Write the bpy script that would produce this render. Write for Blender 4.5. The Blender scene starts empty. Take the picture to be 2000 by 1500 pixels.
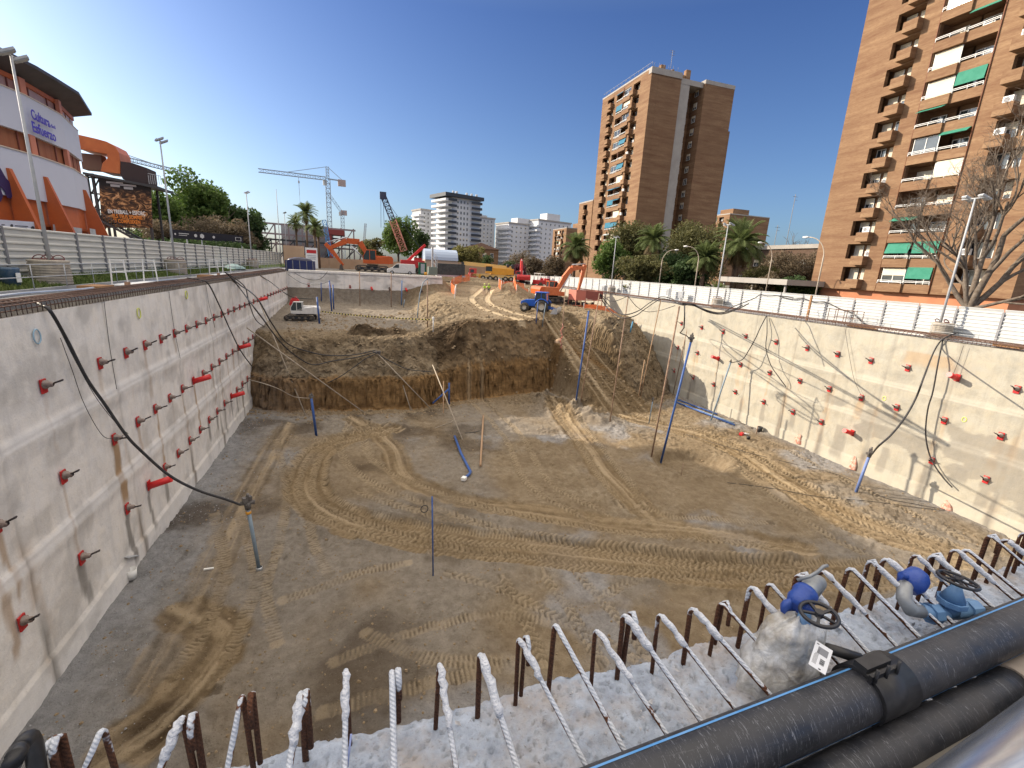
import bpy, math, random
import numpy as np
from mathutils import Vector, Matrix
random.seed(7); RNG = np.random.RandomState(11)
S = bpy.context.scene
COL = S.collection
# ---------------------------------------------------------------- camera
FPX, PITCH, ROLL, YAW, EYE = 894.3, 0.24775, 0.05407, -0.32886, 2.275
def cam_axes():
    cp, sp, cr, sr = math.cos(PITCH), math.sin(PITCH), math.cos(ROLL), math.sin(ROLL)
    R = np.array([[cr, -sr, 0], [sr, cr, 0], [0, 0, 1]])
    dn = R @ np.array([0, cp, sp]); fh = R @ np.array([0, -sp, cp]); rt = R @ np.array([1, 0, 0])
    d1 = math.sin(YAW)*rt + math.cos(YAW)*fh; d2 = math.cos(YAW)*rt - math.sin(YAW)*fh
    return np.array([d2, d1, -dn])
CM = cam_axes(); EYEP = np.array([0, 0, EYE])
cam = bpy.data.cameras.new('camera'); camo = bpy.data.objects.new('camera', cam); COL.objects.link(camo)
cam.sensor_fit = 'HORIZONTAL'; cam.sensor_width = 36; cam.lens = 36*FPX/2000
cam.clip_start = 0.05; cam.clip_end = 6000
xr, yd, zf = CM @ np.array([1, 0, 0]), CM @ np.array([0, 1, 0]), CM @ np.array([0, 0, 1])
camo.matrix_world = Matrix(((xr[0], -yd[0], -zf[0], 0), (xr[1], -yd[1], -zf[1], 0), (xr[2], -yd[2], -zf[2], EYE), (0, 0, 0, 1)))
S.camera = camo
# ---------------------------------------------------------------- sky, sun, exposure
SUN = Vector((-1, 0.68, 0.545)).normalized()
W = bpy.data.worlds.new('World'); S.world = W; W.use_nodes = True
wn = W.node_tree; bg = wn.nodes['Background']
sky = wn.nodes.new('ShaderNodeTexSky'); sky.sky_type = 'NISHITA'; sky.sun_disc = False
sky.sun_elevation = math.asin(SUN.z); sky.sun_rotation = math.atan2(SUN.x, SUN.y)
sky.air_density = 0.8; sky.dust_density = 2.4; sky.ozone_density = 2.0; sky.altitude = 0
# grade of the clear sky by height: deep blue low down, a bright unseen fill added overhead to lift the shade (above 30 degrees)
tcw = wn.nodes.new('ShaderNodeTexCoord'); sxw = wn.nodes.new('ShaderNodeSeparateXYZ'); wn.links.new(tcw.outputs['Generated'], sxw.inputs[0])
def wramp(st):
    rp = wn.nodes.new('ShaderNodeValToRGB'); e = rp.color_ramp.elements
    while len(e) < len(st): e.new(.5)
    for i, (p, c) in enumerate(st): e[i].position = p; e[i].color = (*c, 1)
    wn.links.new(sxw.outputs[2], rp.inputs[0]); return rp.outputs[0]
mx = wn.nodes.new('ShaderNodeMix'); mx.data_type = 'RGBA'; mx.blend_type = 'MULTIPLY'; mx.inputs[0].default_value = 1
wn.links.new(sky.outputs[0], mx.inputs[6]); wn.links.new(wramp([(0, (.38,.43,.50)), (.1, (.34,.41,.48)), (.42, (.20,.275,.42)), (.6, (.5,.5,.5)), (1, (.6,.6,.6))]), mx.inputs[7])
vm = wn.nodes.new('ShaderNodeVectorMath'); vm.operation = 'MULTIPLY_ADD'; vm.inputs[1].default_value = (5.2, 5.2, 5.2)
wn.links.new(wramp([(.45, (0,0,0)), (.70, (1,.86,.66))]), vm.inputs[0]); wn.links.new(mx.outputs[2], vm.inputs[2]); wn.links.new(vm.outputs[0], bg.inputs[0]); bg.inputs[1].default_value = 0.15
sl = bpy.data.lights.new('sun', 'SUN'); sl.energy = 2.9; sl.angle = math.radians(0.5); sl.color = (1, 0.86, 0.68)
so = bpy.data.objects.new('sun', sl); COL.objects.link(so); so.location = (-60, 30, 60)
so.rotation_euler = SUN.to_track_quat('Z', 'Y').to_euler()
S.view_settings.view_transform = 'Standard'; S.view_settings.look = 'None'
S.view_settings.gamma = 1; S.view_settings.exposure = 1.32
try: S.cycles.max_bounces = 6; S.cycles.transparent_max_bounces = 12
except Exception: pass
# ---------------------------------------------------------------- calibration helpers: a pixel of the photo put on a known plane of the place
def ray(px, py): return CM @ np.array([(px-1000)/FPX, (py-750)/FPX, 1.])
def onz(px, py, z=0.): r = ray(px, py); return EYEP + r*(z-EYE)/r[2]
def onx(px, py, x): r = ray(px, py); return EYEP + r*x/r[0]
def ony(px, py, y): r = ray(px, py); return EYEP + r*y/r[1]
# ---------------------------------------------------------------- noise
def vnoise(x, y, seed=0):
    x = np.asarray(x, float); y = np.asarray(y, float)
    xi = np.floor(x).astype(np.int64); yi = np.floor(y).astype(np.int64); fx = x-xi; fy = y-yi
    def h(a, b):
        n = (a*374761393 + b*668265263 + seed*974711) & 0xffffffff
        n = ((n ^ (n >> 13))*1274126177) & 0xffffffff
        return ((n ^ (n >> 16)) & 0xffff)/65535.
    sx = fx*fx*(3-2*fx); sy = fy*fy*(3-2*fy)
    a = h(xi, yi); b = h(xi+1, yi); c = h(xi, yi+1); d = h(xi+1, yi+1)
    return (a*(1-sx)+b*sx)*(1-sy) + (c*(1-sx)+d*sx)*sy
def fbm(x, y, oct=4, seed=0, gain=.5):
    s = 0; a = 1; t = 0
    for i in range(oct):
        s = s + a*vnoise(x*2**i, y*2**i, seed+i*17); t += a; a *= gain
    return s/t
def ss(a, b, x): t = np.clip((x-a)/(b-a), 0, 1); return t*t*(3-2*t)
# ---------------------------------------------------------------- mesh builder
class MB:
    def __init__(s): s.v = []; s.f = []; s.m = []; s.cur = 0; s.smooth = []
    def add(s, vs, fs, sm=False):
        o = len(s.v); s.v += [tuple(float(c) for c in p) for p in vs]
        s.f += [tuple(i+o for i in f) for f in fs]; s.m += [s.cur]*len(fs); s.smooth += [sm]*len(fs); return s
    def mat(s, i): s.cur = i; return s
    def box(s, c, d, rz=0., M=None):
        hx, hy, hz = d[0]/2, d[1]/2, d[2]/2
        P = [(-hx,-hy,-hz),(hx,-hy,-hz),(hx,hy,-hz),(-hx,hy,-hz),(-hx,-hy,hz),(hx,-hy,hz),(hx,hy,hz),(-hx,hy,hz)]
        R = M if M is not None else Matrix.Rotation(rz, 3, 'Z')
        P = [Vector(c)+R @ Vector(p) for p in P]
        return s.add(P, [(0,3,2,1),(4,5,6,7),(0,1,5,4),(1,2,6,5),(2,3,7,6),(3,0,4,7)])
    def b2(s, x0, x1, y0, y1, z0, z1): return s.box(((x0+x1)/2,(y0+y1)/2,(z0+z1)/2),(abs(x1-x0),abs(y1-y0),abs(z1-z0)))
    def bar(s, a, b, w, h=None, up=(0,0,1)):
        a = Vector(a); b = Vector(b); d = b-a; L = d.length
        if L < 1e-6: return s
        z = d/L; u = Vector(up)
        if abs(z.dot(u)) > .98: u = Vector((1,0,0)) if abs(z.x) < .9 else Vector((0,1,0))
        x = z.cross(u).normalized(); y = z.cross(x).normalized()
        M = Matrix((x, y, z)).transposed()
        return s.box((a+b)/2, (w, h or w, L), M=M)
    def tube(s, pts, r, n=8, cap=True, sm=True):
        pts = [Vector(p) for p in pts]; m = len(pts)
        rs = r if isinstance(r, (list, tuple)) else [r]*m
        vs = []; ref = None
        for i, p in enumerate(pts):
            d = (pts[min(i+1, m-1)]-pts[max(i-1, 0)])
            d = d.normalized() if d.length > 1e-9 else Vector((0,0,1))
            if ref is None:
                ref = Vector((0,0,1)) if abs(d.z) < .9 else Vector((1,0,0))
            ref = ref - d*ref.dot(d)
            if ref.length < 1e-4: ref = d.orthogonal()
            ref.normalize(); x = ref; y = d.cross(x)
            for k in range(n):
                a = 2*math.pi*k/n; vs.append(p + (x*math.cos(a)+y*math.sin(a))*rs[i])
        fs = []
        for i in range(m-1):
            for k in range(n):
                k2 = (k+1) % n; fs.append((i*n+k, i*n+k2, (i+1)*n+k2, (i+1)*n+k))
        s.add(vs, fs, sm)
        if cap and n > 2:
            o = len(s.v)-len(vs)
            s.f += [tuple(o+k for k in range(n))[::-1], tuple(o+(m-1)*n+k for k in range(n))]; s.m += [s.cur]*2; s.smooth += [False]*2
        return s
    def cyl(s, a, b, r, n=16, r2=None): return s.tube([a, b], [r, r if r2 is None else r2], n)
    def lathe(s, prof, c=(0,0,0), n=20, axis='Z', sm=True):
        vs = []
        for (r, z) in prof:
            for k in range(n):
                a = 2*math.pi*k/n; x, y = r*math.cos(a), r*math.sin(a)
                p = (x, y, z) if axis == 'Z' else ((z, x, y) if axis == 'X' else (y, z, x))
                vs.append((p[0]+c[0], p[1]+c[1], p[2]+c[2]))
        fs = [(i*n+k, i*n+(k+1) % n, (i+1)*n+(k+1) % n, (i+1)*n+k) for i in range(len(prof)-1) for k in range(n)]
        s.add(vs, fs, sm); return s
    def prism(s, poly, z0, z1, M=None):
        n = len(poly); M = M or Matrix.Identity(4)
        vs = [M @ Vector((x, y, z0)) for x, y in poly] + [M @ Vector((x, y, z1)) for x, y in poly]
        fs = [tuple(range(n))[::-1], tuple(range(n, 2*n))] + [(i, (i+1) % n, n+(i+1) % n, n+i) for i in range(n)]
        return s.add(vs, fs)
    def quad(s, a, b, c, d): return s.add([a, b, c, d], [(0,1,2,3)])
    def build(s, name, mats, root=None, sm=None, bevel=0):
        me = bpy.data.meshes.new(name)
        off = Vector((0,0,0))
        me.from_pydata(s.v, [], s.f)
        mats = mats if isinstance(mats, (list, tuple)) else [mats]
        for m in mats: me.materials.append(m)
        me.polygons.foreach_set('material_index', s.m)
        me.polygons.foreach_set('use_smooth', [bool(x) for x in s.smooth] if sm is None else [sm]*len(s.f))
        me.update()
        o = bpy.data.objects.new(name, me); COL.objects.link(o)
        if root is not None: o.parent = root
        if bevel:
            b = o.modifiers.new('bevel', 'BEVEL'); b.width = bevel; b.segments = 2; b.limit_method = 'ANGLE'
        return o
def npmesh(name, verts, quads, mats, root=None, smooth=False, attrs=None, midx=None):
    me = bpy.data.meshes.new(name); nv = len(verts); nf = len(quads); k = quads.shape[1]
    me.vertices.add(nv); me.vertices.foreach_set('co', np.asarray(verts, np.float32).ravel())
    me.loops.add(nf*k); me.loops.foreach_set('vertex_index', np.asarray(quads, np.int32).ravel())
    me.polygons.add(nf); me.polygons.foreach_set('loop_start', np.arange(0, nf*k, k, dtype=np.int32))
    me.polygons.foreach_set('loop_total', np.full(nf, k, np.int32))
    me.polygons.foreach_set('use_smooth', np.full(nf, smooth))
    for m in (mats if isinstance(mats, (list, tuple)) else [mats]): me.materials.append(m)
    if midx is not None: me.polygons.foreach_set('material_index', np.asarray(midx, np.int32))
    if attrs:
        for an, ar in attrs.items():
            a = me.color_attributes.new(an, 'FLOAT_COLOR', 'POINT'); a.data.foreach_set('color', np.asarray(ar, np.float32).ravel())
    me.update(calc_edges=True); me.validate()
    o = bpy.data.objects.new(name, me); COL.objects.link(o)
    if root is not None: o.parent = root
    return o
def thing(name, label, cat, loc=(0,0,0), rz=0., group=None, root=None):
    o = bpy.data.objects.new(name, None); COL.objects.link(o); o.location = loc; o.rotation_euler = (0,0,rz); o.empty_display_size = .2
    o['label'] = label; o['category'] = cat
    if group: o['group'] = group
    return o
def tag(o, label, cat, group=None, kind=None):
    o['label'] = label; o['category'] = cat
    if group: o['group'] = group
    if kind: o['kind'] = kind
    return o
def struct(o): o['kind'] = 'structure'; return o
def kids(o): return [c for c in COL.objects if c.parent == o]
def copy_tree(o, loc=None, rz=None, label=None, KIDS={}):
    def rec(src, par):
        c = src.copy(); COL.objects.link(c); c.parent = par
        for k in src_children[src.name]: rec(k, c)
        return c
    src_children = {}
    def scan(x):
        ch = list(x.children); src_children[x.name] = ch
        for k in ch: scan(k)
    scan(o); c = rec(o, None)
    if loc is not None: c.location = loc
    if rz is not None: c.rotation_euler = (0,0,rz)
    if label: c['label'] = label
    return c
# ---------------------------------------------------------------- materials
def mat(name, c, rough=.8, c2=None, sc=3., metal=0., bump=0., bsc=20., det=5, alpha=1., spec=.4, stretch=None, thr=(.35,.65), extra=None, trans=0.):
    m = bpy.data.materials.new(name); m.use_nodes = True; n = m.node_tree.nodes; l = m.node_tree.links
    b = n['Principled BSDF']; b.inputs['Roughness'].default_value = rough; b.inputs['Metallic'].default_value = metal
    b.inputs['Base Color'].default_value = (*c, 1); b.inputs['Specular IOR Level'].default_value = spec
    b.inputs['Transmission Weight'].default_value = trans
    if alpha < 1: b.inputs['Alpha'].default_value = alpha
    tc = n.new('ShaderNodeTexCoord'); src = tc.outputs['Object']
    if stretch:
        mp = n.new('ShaderNodeMapping'); mp.inputs['Scale'].default_value = stretch; l.new(src, mp.inputs[0]); src = mp.outputs[0]
    if c2 is not None:
        t = n.new('ShaderNodeTexNoise'); t.inputs['Scale'].default_value = sc; t.inputs['Detail'].default_value = det; t.inputs['Roughness'].default_value = .62
        r = n.new('ShaderNodeValToRGB'); r.color_ramp.elements[0].position = thr[0]; r.color_ramp.elements[1].position = thr[1]
        r.color_ramp.elements[0].color = (*c, 1); r.color_ramp.elements[1].color = (*c2, 1)
        l.new(src, t.inputs['Vector']); l.new(t.outputs['Fac'], r.inputs[0]); l.new(r.outputs[0], b.inputs['Base Color'])
    if bump:
        t2 = n.new('ShaderNodeTexNoise'); t2.inputs['Scale'].default_value = bsc; t2.inputs['Detail'].default_value = 6
        bp = n.new('ShaderNodeBump'); bp.inputs['Strength'].default_value = bump; bp.inputs['Distance'].default_value = .02
        l.new(tc.outputs['Object'], t2.inputs['Vector']); l.new(t2.outputs['Fac'], bp.inputs['Height']); l.new(bp.outputs[0], b.inputs['Normal'])
    return m
class NG:
    """tiny node helper"""
    def __init__(s, m): s.m = m; s.n = m.node_tree.nodes; s.l = m.node_tree.links; s.b = s.n['Principled BSDF']
    def noise(s, vec, sc, det=4, rough=.6, dist=0.):
        t = s.n.new('ShaderNodeTexNoise'); t.inputs['Scale'].default_value = sc; t.inputs['Detail'].default_value = det
        t.inputs['Roughness'].default_value = rough; t.inputs['Distortion'].default_value = dist
        if vec is not None: s.l.new(vec, t.inputs['Vector'])
        return t.outputs['Fac']
    def mapv(s, vec, sc): t = s.n.new('ShaderNodeMapping'); t.inputs['Scale'].default_value = sc; s.l.new(vec, t.inputs[0]); return t.outputs[0]
    def ramp(s, f, stops):
        r = s.n.new('ShaderNodeValToRGB'); e = r.color_ramp.elements
        while len(e) < len(stops): e.new(.5)
        for i, (p, c) in enumerate(stops):
            e[i].position = p; e[i].color = (*c, 1) if len(c) == 3 else c
        s.l.new(f, r.inputs[0]); return r.outputs[0]
    def mix(s, f, a, b, mode='MIX'):
        t = s.n.new('ShaderNodeMix'); t.data_type = 'RGBA'; t.blend_type = mode
        for sock, v in ((t.inputs['Factor'], f), (t.inputs['A'], a), (t.inputs['B'], b)):
            pass
        for idx, v in ((0, f), (6, a), (7, b)):
            if hasattr(v, 'default_value') or hasattr(v, 'links'): s.l.new(v, t.inputs[idx])
            else: t.inputs[idx].default_value = v if idx == 0 else (*v, 1)
        return t.outputs[2]
    def math(s, op, a, b=0.):
        t = s.n.new('ShaderNodeMath'); t.operation = op
        for i, v in enumerate((a, b)):
            if hasattr(v, 'links'): s.l.new(v, t.inputs[i])
            else: t.inputs[i].default_value = v
        return t.outputs[0]
    def bump(s, h, strength=.5, dist=.02):
        t = s.n.new('ShaderNodeBump'); t.inputs['Strength'].default_value = strength; t.inputs['Distance'].default_value = dist
        s.l.new(h, t.inputs['Height']); s.l.new(t.outputs[0], s.b.inputs['Normal']); return t.outputs[0]
def newmat(name, rough=.85, spec=.3):
    m = bpy.data.materials.new(name); m.use_nodes = True; g = NG(m); g.b.inputs['Roughness'].default_value = rough
    g.b.inputs['Specular IOR Level'].default_value = spec
    tc = g.n.new('ShaderNodeTexCoord'); g.obj = tc.outputs['Object']; return m, g
# concrete of the diaphragm walls: mottled, with stains and ledge shading painted on as attribute (R wet grey and ledge shadow lines, G rust, B pale bands with ledge light)
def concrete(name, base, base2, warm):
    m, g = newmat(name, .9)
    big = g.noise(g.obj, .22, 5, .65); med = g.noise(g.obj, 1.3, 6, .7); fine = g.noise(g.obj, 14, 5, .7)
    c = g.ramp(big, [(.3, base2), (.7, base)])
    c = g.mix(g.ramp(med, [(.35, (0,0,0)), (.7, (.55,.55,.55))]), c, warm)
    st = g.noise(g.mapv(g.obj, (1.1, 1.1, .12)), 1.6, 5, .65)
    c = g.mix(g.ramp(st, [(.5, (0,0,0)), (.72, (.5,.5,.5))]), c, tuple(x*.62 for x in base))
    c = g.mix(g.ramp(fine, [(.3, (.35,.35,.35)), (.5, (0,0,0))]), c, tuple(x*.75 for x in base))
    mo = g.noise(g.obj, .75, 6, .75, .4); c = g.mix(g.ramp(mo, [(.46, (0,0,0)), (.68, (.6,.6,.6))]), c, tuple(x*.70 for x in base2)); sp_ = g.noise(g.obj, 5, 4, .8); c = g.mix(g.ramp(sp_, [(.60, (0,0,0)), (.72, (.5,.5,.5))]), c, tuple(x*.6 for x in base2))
    at = g.n.new('ShaderNodeAttribute'); at.attribute_name = 'stain_shade'; sp = g.n.new('ShaderNodeSeparateColor'); g.l.new(at.outputs['Color'], sp.inputs[0])
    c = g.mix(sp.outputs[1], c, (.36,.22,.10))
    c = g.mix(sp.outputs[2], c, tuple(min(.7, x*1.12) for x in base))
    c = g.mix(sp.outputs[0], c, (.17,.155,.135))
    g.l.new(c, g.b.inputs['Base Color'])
    h = g.math('ADD', g.math('MULTIPLY', med, 1.2), g.math('MULTIPLY', fine, .35)); g.bump(h, .5, .05)
    return m
# ================================================================ TERRAIN
XL, XR, YN, YF, ZF = -10.2, 37.8, 1.95, 78.0, -12.1
def polyd(X, Y, pts):
    """distance and arc length and side to a polyline (arrays)"""
    bd = np.full(X.shape, 1e9); bs = np.zeros(X.shape); bside = np.zeros(X.shape); acc = 0
    for (x0, y0), (x1, y1) in zip(pts[:-1], pts[1:]):
        dx, dy = x1-x0, y1-y0; L = math.hypot(dx, dy)+1e-9; ux, uy = dx/L, dy/L
        t = np.clip((X-x0)*ux+(Y-y0)*uy, 0, L); qx = X-(x0+ux*t); qy = Y-(y0+uy*t); d = np.hypot(qx, qy)
        m = d < bd; bd = np.where(m, d, bd); bs = np.where(m, acc+t, bs); bside = np.where(m, ux*(Y-y0)-uy*(X-x0), bside); acc += L
    return bd, bs, bside
def fl(px, z=ZF): return [tuple(onz(x, y, z)[:2]) for x, y in px]
def smooth(pts, k=6):
    P = [Vector((*p, 0)) if len(p) == 2 else Vector(p) for p in pts]; out = []
    for i in range(len(P)-1):
        a, b, c, d = P[max(i-1, 0)], P[i], P[i+1], P[min(i+2, len(P)-1)]
        for j in range(k):
            t = j/k; out.append(.5*((2*b)+(c-a)*t+(2*a-5*b+4*c-d)*t*t+(3*b-a-3*c+d)*t**3))
    out.append(P[-1]); return out
def sm2(pts, k=6): return [(p.x, p.y) for p in smooth(pts, k)]
def plateau(y): return np.interp(y, [44, 51, 62, 73, 80, 92, 98], [-3.9, -3.75, -3.1, -2.25, -1.7, -.95, -.8])
def terrain(X, Y):
    n1 = fbm(X*.35, Y*.35, 4, 3)-.5; n2 = fbm(X*1.3, Y*1.3, 4, 9)-.5; n3 = fbm(X*5, Y*5, 3, 21)-.5
    yf = np.interp(X, [-10.2, -6.8, -.3, 4.6, 10.4, 16.8, 22, 25, 28, 31, 33, 35.5, 37.8], [48.4, 46, 45.7, 45.2, 47.6, 49.0, 50, 49, 46, 44.0, 44.4, 46, 47.6])
    d = Y-yf+n1*1.3+n2*.25; n4 = fbm(X*11, Y*11, 2, 23)-.5
    bench = np.interp(Y, [48, 52, 66, 78], [-5.75, -5.5, -4.95, -4.5]) + n1*.25
    # left bank : vertical cut then slope up to the bench
    cut = ss(0, .45, d + (fbm(X*3.5, Y*0+2, 2, 5)-.5)*.22)
    zl = ZF + cut*2.9 + np.clip((d-.5)/3.4, 0, 1)*(bench-ZF-2.9) + (n2*.5+n3*.12)*cut*ss(6.5,3.5,d) + n2*.25*ss(3.5,6,d)
    # centre mound
    teeth = (np.abs(((X*1.9) % 1)-.5)*2-.5)*.14
    dc = d+teeth*ss(0,1,1.5-np.abs(d-.3)); pt = plateau(Y)
    zc = ZF + ss(0, .5, dc)*3.3 + np.clip((dc-.5)/2.1, 0, 1)*(pt-ZF-3.3) + (n2*.6+n3*.16)*ss(0, .6, d)*ss(4.5, 2.5, d)
    # right mound
    top = np.interp(Y, [44, 54, 70, 80, 90, 98], [-3.1, -3.0, -3.0, -2.7, -1.4, -.9]) - ss(32.5, 37.8, X)*ss(68, 52, Y)*2.6
    zr = ZF + np.clip(d/7.2+n2*.12, 0, 1)**.82*(top-ZF) + n2*.5*ss(0, 1, d) + (fbm(X*2.5, Y*.5, 2, 8)-.5)*.5*ss(0,2,d)*ss(8,4,d)
    # blends across x
    wl = ss(6.5, 12.2, X+n1*1.5+ss(60, 50, Y)*-.6)      # bench -> plateau
    z = zl*(1-wl)+zc*wl
    zf2 = np.where(Y > 40, zr, ZF)
    wr = ss(27.6, 30.2, X+n1*1.2+(56-np.clip(Y,40,56))*-.10)
    z = z*(1-wr)+zf2*wr
    # spoil heap flank beside the plateau
    h = np.exp(-(((X-8.6)/3.1)**2+((Y-60)/7.5)**2)); z = z+h*(.9+n2*1.0)
    # dark clods on the bench edge
    for cx, cy, s, hh in ((.2, 52.0, 1.1, .95), (2.0, 51.6, .9, .7), (3.6, 52.6, 1.2, .6)):
        z = z+np.exp(-(((X-cx)/s)**2+((Y-cy)/(s*.7))**2)**1.5)*hh*(1+n2*1.2)
    # heap inside the orange netting
    z = z+np.exp(-(((X-24.2)/2.6)**2+((Y-74)/3.6)**2))*(2.0+n2)
    # ramp down
    xc = 26.9-(Y-40.5)*.19; hw = 1.7+np.clip(56-Y, 0, 20)*.085; u = (X-xc)/hw
    zramp = np.clip(-3.2-(56-Y)*(8.9/15.5), ZF, -3.2)+.05*n2
    wq = ss(1.5, 1.0, np.abs(u))*ss(39.2, 40.6, Y)*ss(60.5, 57, Y)
    z = z*(1-wq)+zramp*wq
    berm = np.exp(-((u-1.25)/.16)**2)*.55*ss(41, 44, Y)*ss(58, 55, Y); z = z+berm*(1+n2)
    # small loose heap at the ramp foot
    for cx, cy, s, hh in ((21.6, 41.5, 2.0, 1.1), (23.2, 39.0, 1.4, .7), (19.5, 45.5, 2.2, .9)):
        z = z+np.exp(-(((X-cx)/s)**2+((Y-cy)/s)**2))*hh*(1+n2*1.6)
    onfloor = ss(.6, -.4, np.where((np.abs(u) < 1.6) & (Y > 39), 1, np.where(Y > yf-1.5, 1, -1)))
    # hollow in the floor, ring of earth round it
    q = np.hypot((X-24.9)/3.4, (Y-27.6)/2.4); z = z-(ss(1, .75, q))*.55*onfloor+np.exp(-((q-1.12)/.13)**2)*.18
    rough = ss(.4, .6, fbm(X*.3+9, Y*.3, 3, 47))
    # irregular smears and scrapes left by the machines
    sm = (np.abs((fbm(X*.5, Y*.5, 3, 91)*9) % 1-.5)-.25)*.10*ss(.35, .6, fbm(X*.22, Y*.22, 2, 93))
    z = z+(n1*.30+n2*(.10+.20*rough)+n3*(.07+.13*rough)+n4*.08*(.35+rough)+sm)*onfloor+(n3*.24+n2*.14+n4*.09)*(1-onfloor)*(1-.8*ss(11.5, 13.5, X)*ss(22.5, 20.5, X)*ss(51, 52.5, Y))*(1-.6*ss(10, 7, X)*ss(53, 55, Y))
    # material masks, and painted shading of ruts and treads
    ramp_m = wq; brown = np.zeros_like(z); tr = np.zeros_like(z); groove_shade = np.zeros_like(z)
    def lane(px, w, amt, dep=0., zz=ZF):
        nonlocal brown, z, tr, groove_shade
        dd, s, sd = polyd(X, Y, sm2(fl(px, zz))); k = ss(w, w*.7, dd+n2*.8)
        brown = np.maximum(brown, k*amt); st_ = vnoise(sd*3.2+7, s*.12, 401)*.6+vnoise(sd*9, s*.3, 403)*.4-.5; z = z-k*dep+np.exp(-((dd-w)/.2)**2)*dep*1.6*(.4+vnoise(s*.6, s*0, 5))+k*st_*.11; tr = np.maximum(tr, k*np.clip(st_*3.2, 0, 1)); groove_shade = np.maximum(groove_shade, k*np.clip(-st_*2.4, 0, .8))
    def tread(px, kind='chev', w=.32, off=0., dep=.05, pitch=.24, zz=ZF):
        nonlocal z, tr, groove_shade
        dd, s, sd = polyd(X, Y, sm2(fl(px, zz))); o = sd-off; k = ss(w, w*.8, np.abs(o))*(dd < abs(off)+w+.1)
        wob = .5+.5*ss(.3, .5, fbm(s*.7, o*0+off, 2, 31))
        ph = ((s-np.abs(o)*.9) if kind == 'chev' else s)/pitch % 1
        r = (np.abs(ph-.5)*4-1); r = np.clip(r, -.8, .8)
        z = z+k*(r*dep*wob-dep*.5); tr = np.where(k*wob > .05, np.clip(.5+.5*r, 0, 1)*k*wob, tr); groove_shade = np.maximum(groove_shade, k*wob*np.clip(-r+.2, 0, 1))  # light ridges and shaded grooves painted into the colour to strengthen the relief
    arc = [(760, 838), (640, 872), (600, 930), (620, 985), (720, 1030), (900, 1060), (1150, 1085), (1450, 1120), (1750, 1125)]
    lane(arc, 1.5, 1., .10)
    lane([(690, 820), (760, 870), (790, 930), (900, 975), (1100, 1010), (1350, 1040), (1560, 1070)], 1.1, .75, .05)
    lane([(1080, 790), (1130, 850), (1190, 930), (1260, 1000)], 1.3, .8, .06)
    lane([(1230, 815), (1400, 860), (1520, 930), (1650, 1010), (1850, 1080)], 1.8, .9, .05)
    lane([(560, 830), (520, 900), (470, 1000), (400, 1150), (300, 1330)], 1.0, .5)
    lane([(360, 1200), (430, 1250), (330, 1380), (260, 1440)], 1.2, 1., .04)
    for px, kind, off, w in (
        (arc, 'chev', -1.15, .28), (arc, 'chev', -.45, .28), (arc, 'chev', .35, .28), (arc, 'bar', 1.1, .26), ([(1230, 815), (1400, 860), (1520, 930), (1650, 1010), (1850, 1080)], 'chev', 1.3, .3), ([(1230, 815), (1400, 860), (1520, 930), (1650, 1010), (1850, 1080)], 'chev', -1.4, .3),
        ([(1860, 1075), (1700, 1015), (1560, 950), (1450, 890), (1370, 850), (1290, 828)], 'chev', -.95, .36),
        ([(1860, 1075), (1700, 1015), (1560, 950), (1450, 890), (1370, 850), (1290, 828)], 'chev', .95, .36),
        ([(1800, 1120), (1640, 1060), (1530, 985), (1440, 915)], 'chev', .0, .36),
        ([(1500, 1085), (1250, 1060), (1050, 1030), (880, 985), (740, 930), (690, 880), (700, 830)], 'chev', .9, .34),
        ([(1500, 1085), (1250, 1060), (1050, 1030), (880, 985), (740, 930), (690, 880), (700, 830)], 'chev', -.9, .34),
        ([(1640, 1120), (1300, 1105), (1000, 1075), (800, 1040), (660, 990)], 'chev', .3, .34),
        ([(985, 1130), (1020, 1200), (1060, 1290)], 'chev', 0, .3), ([(1065, 1120), (1110, 1190), (1170, 1290)], 'chev', 0, .3),
        ([(1130, 1120), (1200, 1200), (1260, 1280)], 'chev', 0, .28),
        ([(1100, 800), (1160, 880), (1230, 980)], 'chev', .9, .3), ([(1100, 800), (1160, 880), (1230, 980)], 'chev', -.9, .3),
        ([(540, 860), (560, 960), (545, 1060), (520, 1150), (540, 1250)], 'bar', 0, .28), ([(600, 980), (610, 1050), (640, 1120)], 'bar', 0, .28),
        ([(660, 1290), (820, 1230), (960, 1200), (1060, 1210)], 'bar', 0, .28), ([(640, 1390), (820, 1340), (980, 1300)], 'bar', 0, .28),
        ([(560, 1170), (700, 1120), (790, 1100)], 'bar', 0, .28), ([(560, 850), (640, 860), (700, 835)], 'bar', 0, .3), ([(1250, 990), (1330, 1010), (1500, 1020)], 'bar', 0, .28), ([(700, 960), (850, 1010), (1050, 1045), (1300, 1075), (1560, 1100)], 'chev', 0, .34), ([(1180, 1160), (1260, 1130), (1420, 1120), (1600, 1150)], 'chev', 0, .3), ([(420, 1010), (440, 1120), (400, 1230), (330, 1330)], 'bar', 0, .3), ([(470, 1010), (500, 1120), (470, 1230), (420, 1340)], 'bar', 0, .3), ([(880, 1120), (980, 1150), (1130, 1230), (1230, 1280)], 'chev', 0, .3), ([(720, 1240), (850, 1290), (1000, 1290)], 'bar', 0, .3), ([(930, 780), (1000, 850), (1050, 940), (1150, 1000)], 'chev', .8, .3), ([(930, 780), (1000, 850), (1050, 940), (1150, 1000)], 'chev', -.8, .3), ([(1500, 860), (1620, 920), (1750, 985), (1880, 1050)], 'chev', 0, .34)):
        tread(px, kind, w, off, .085 if kind == 'chev' else .05, .30 if kind == 'chev' else .19)
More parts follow.
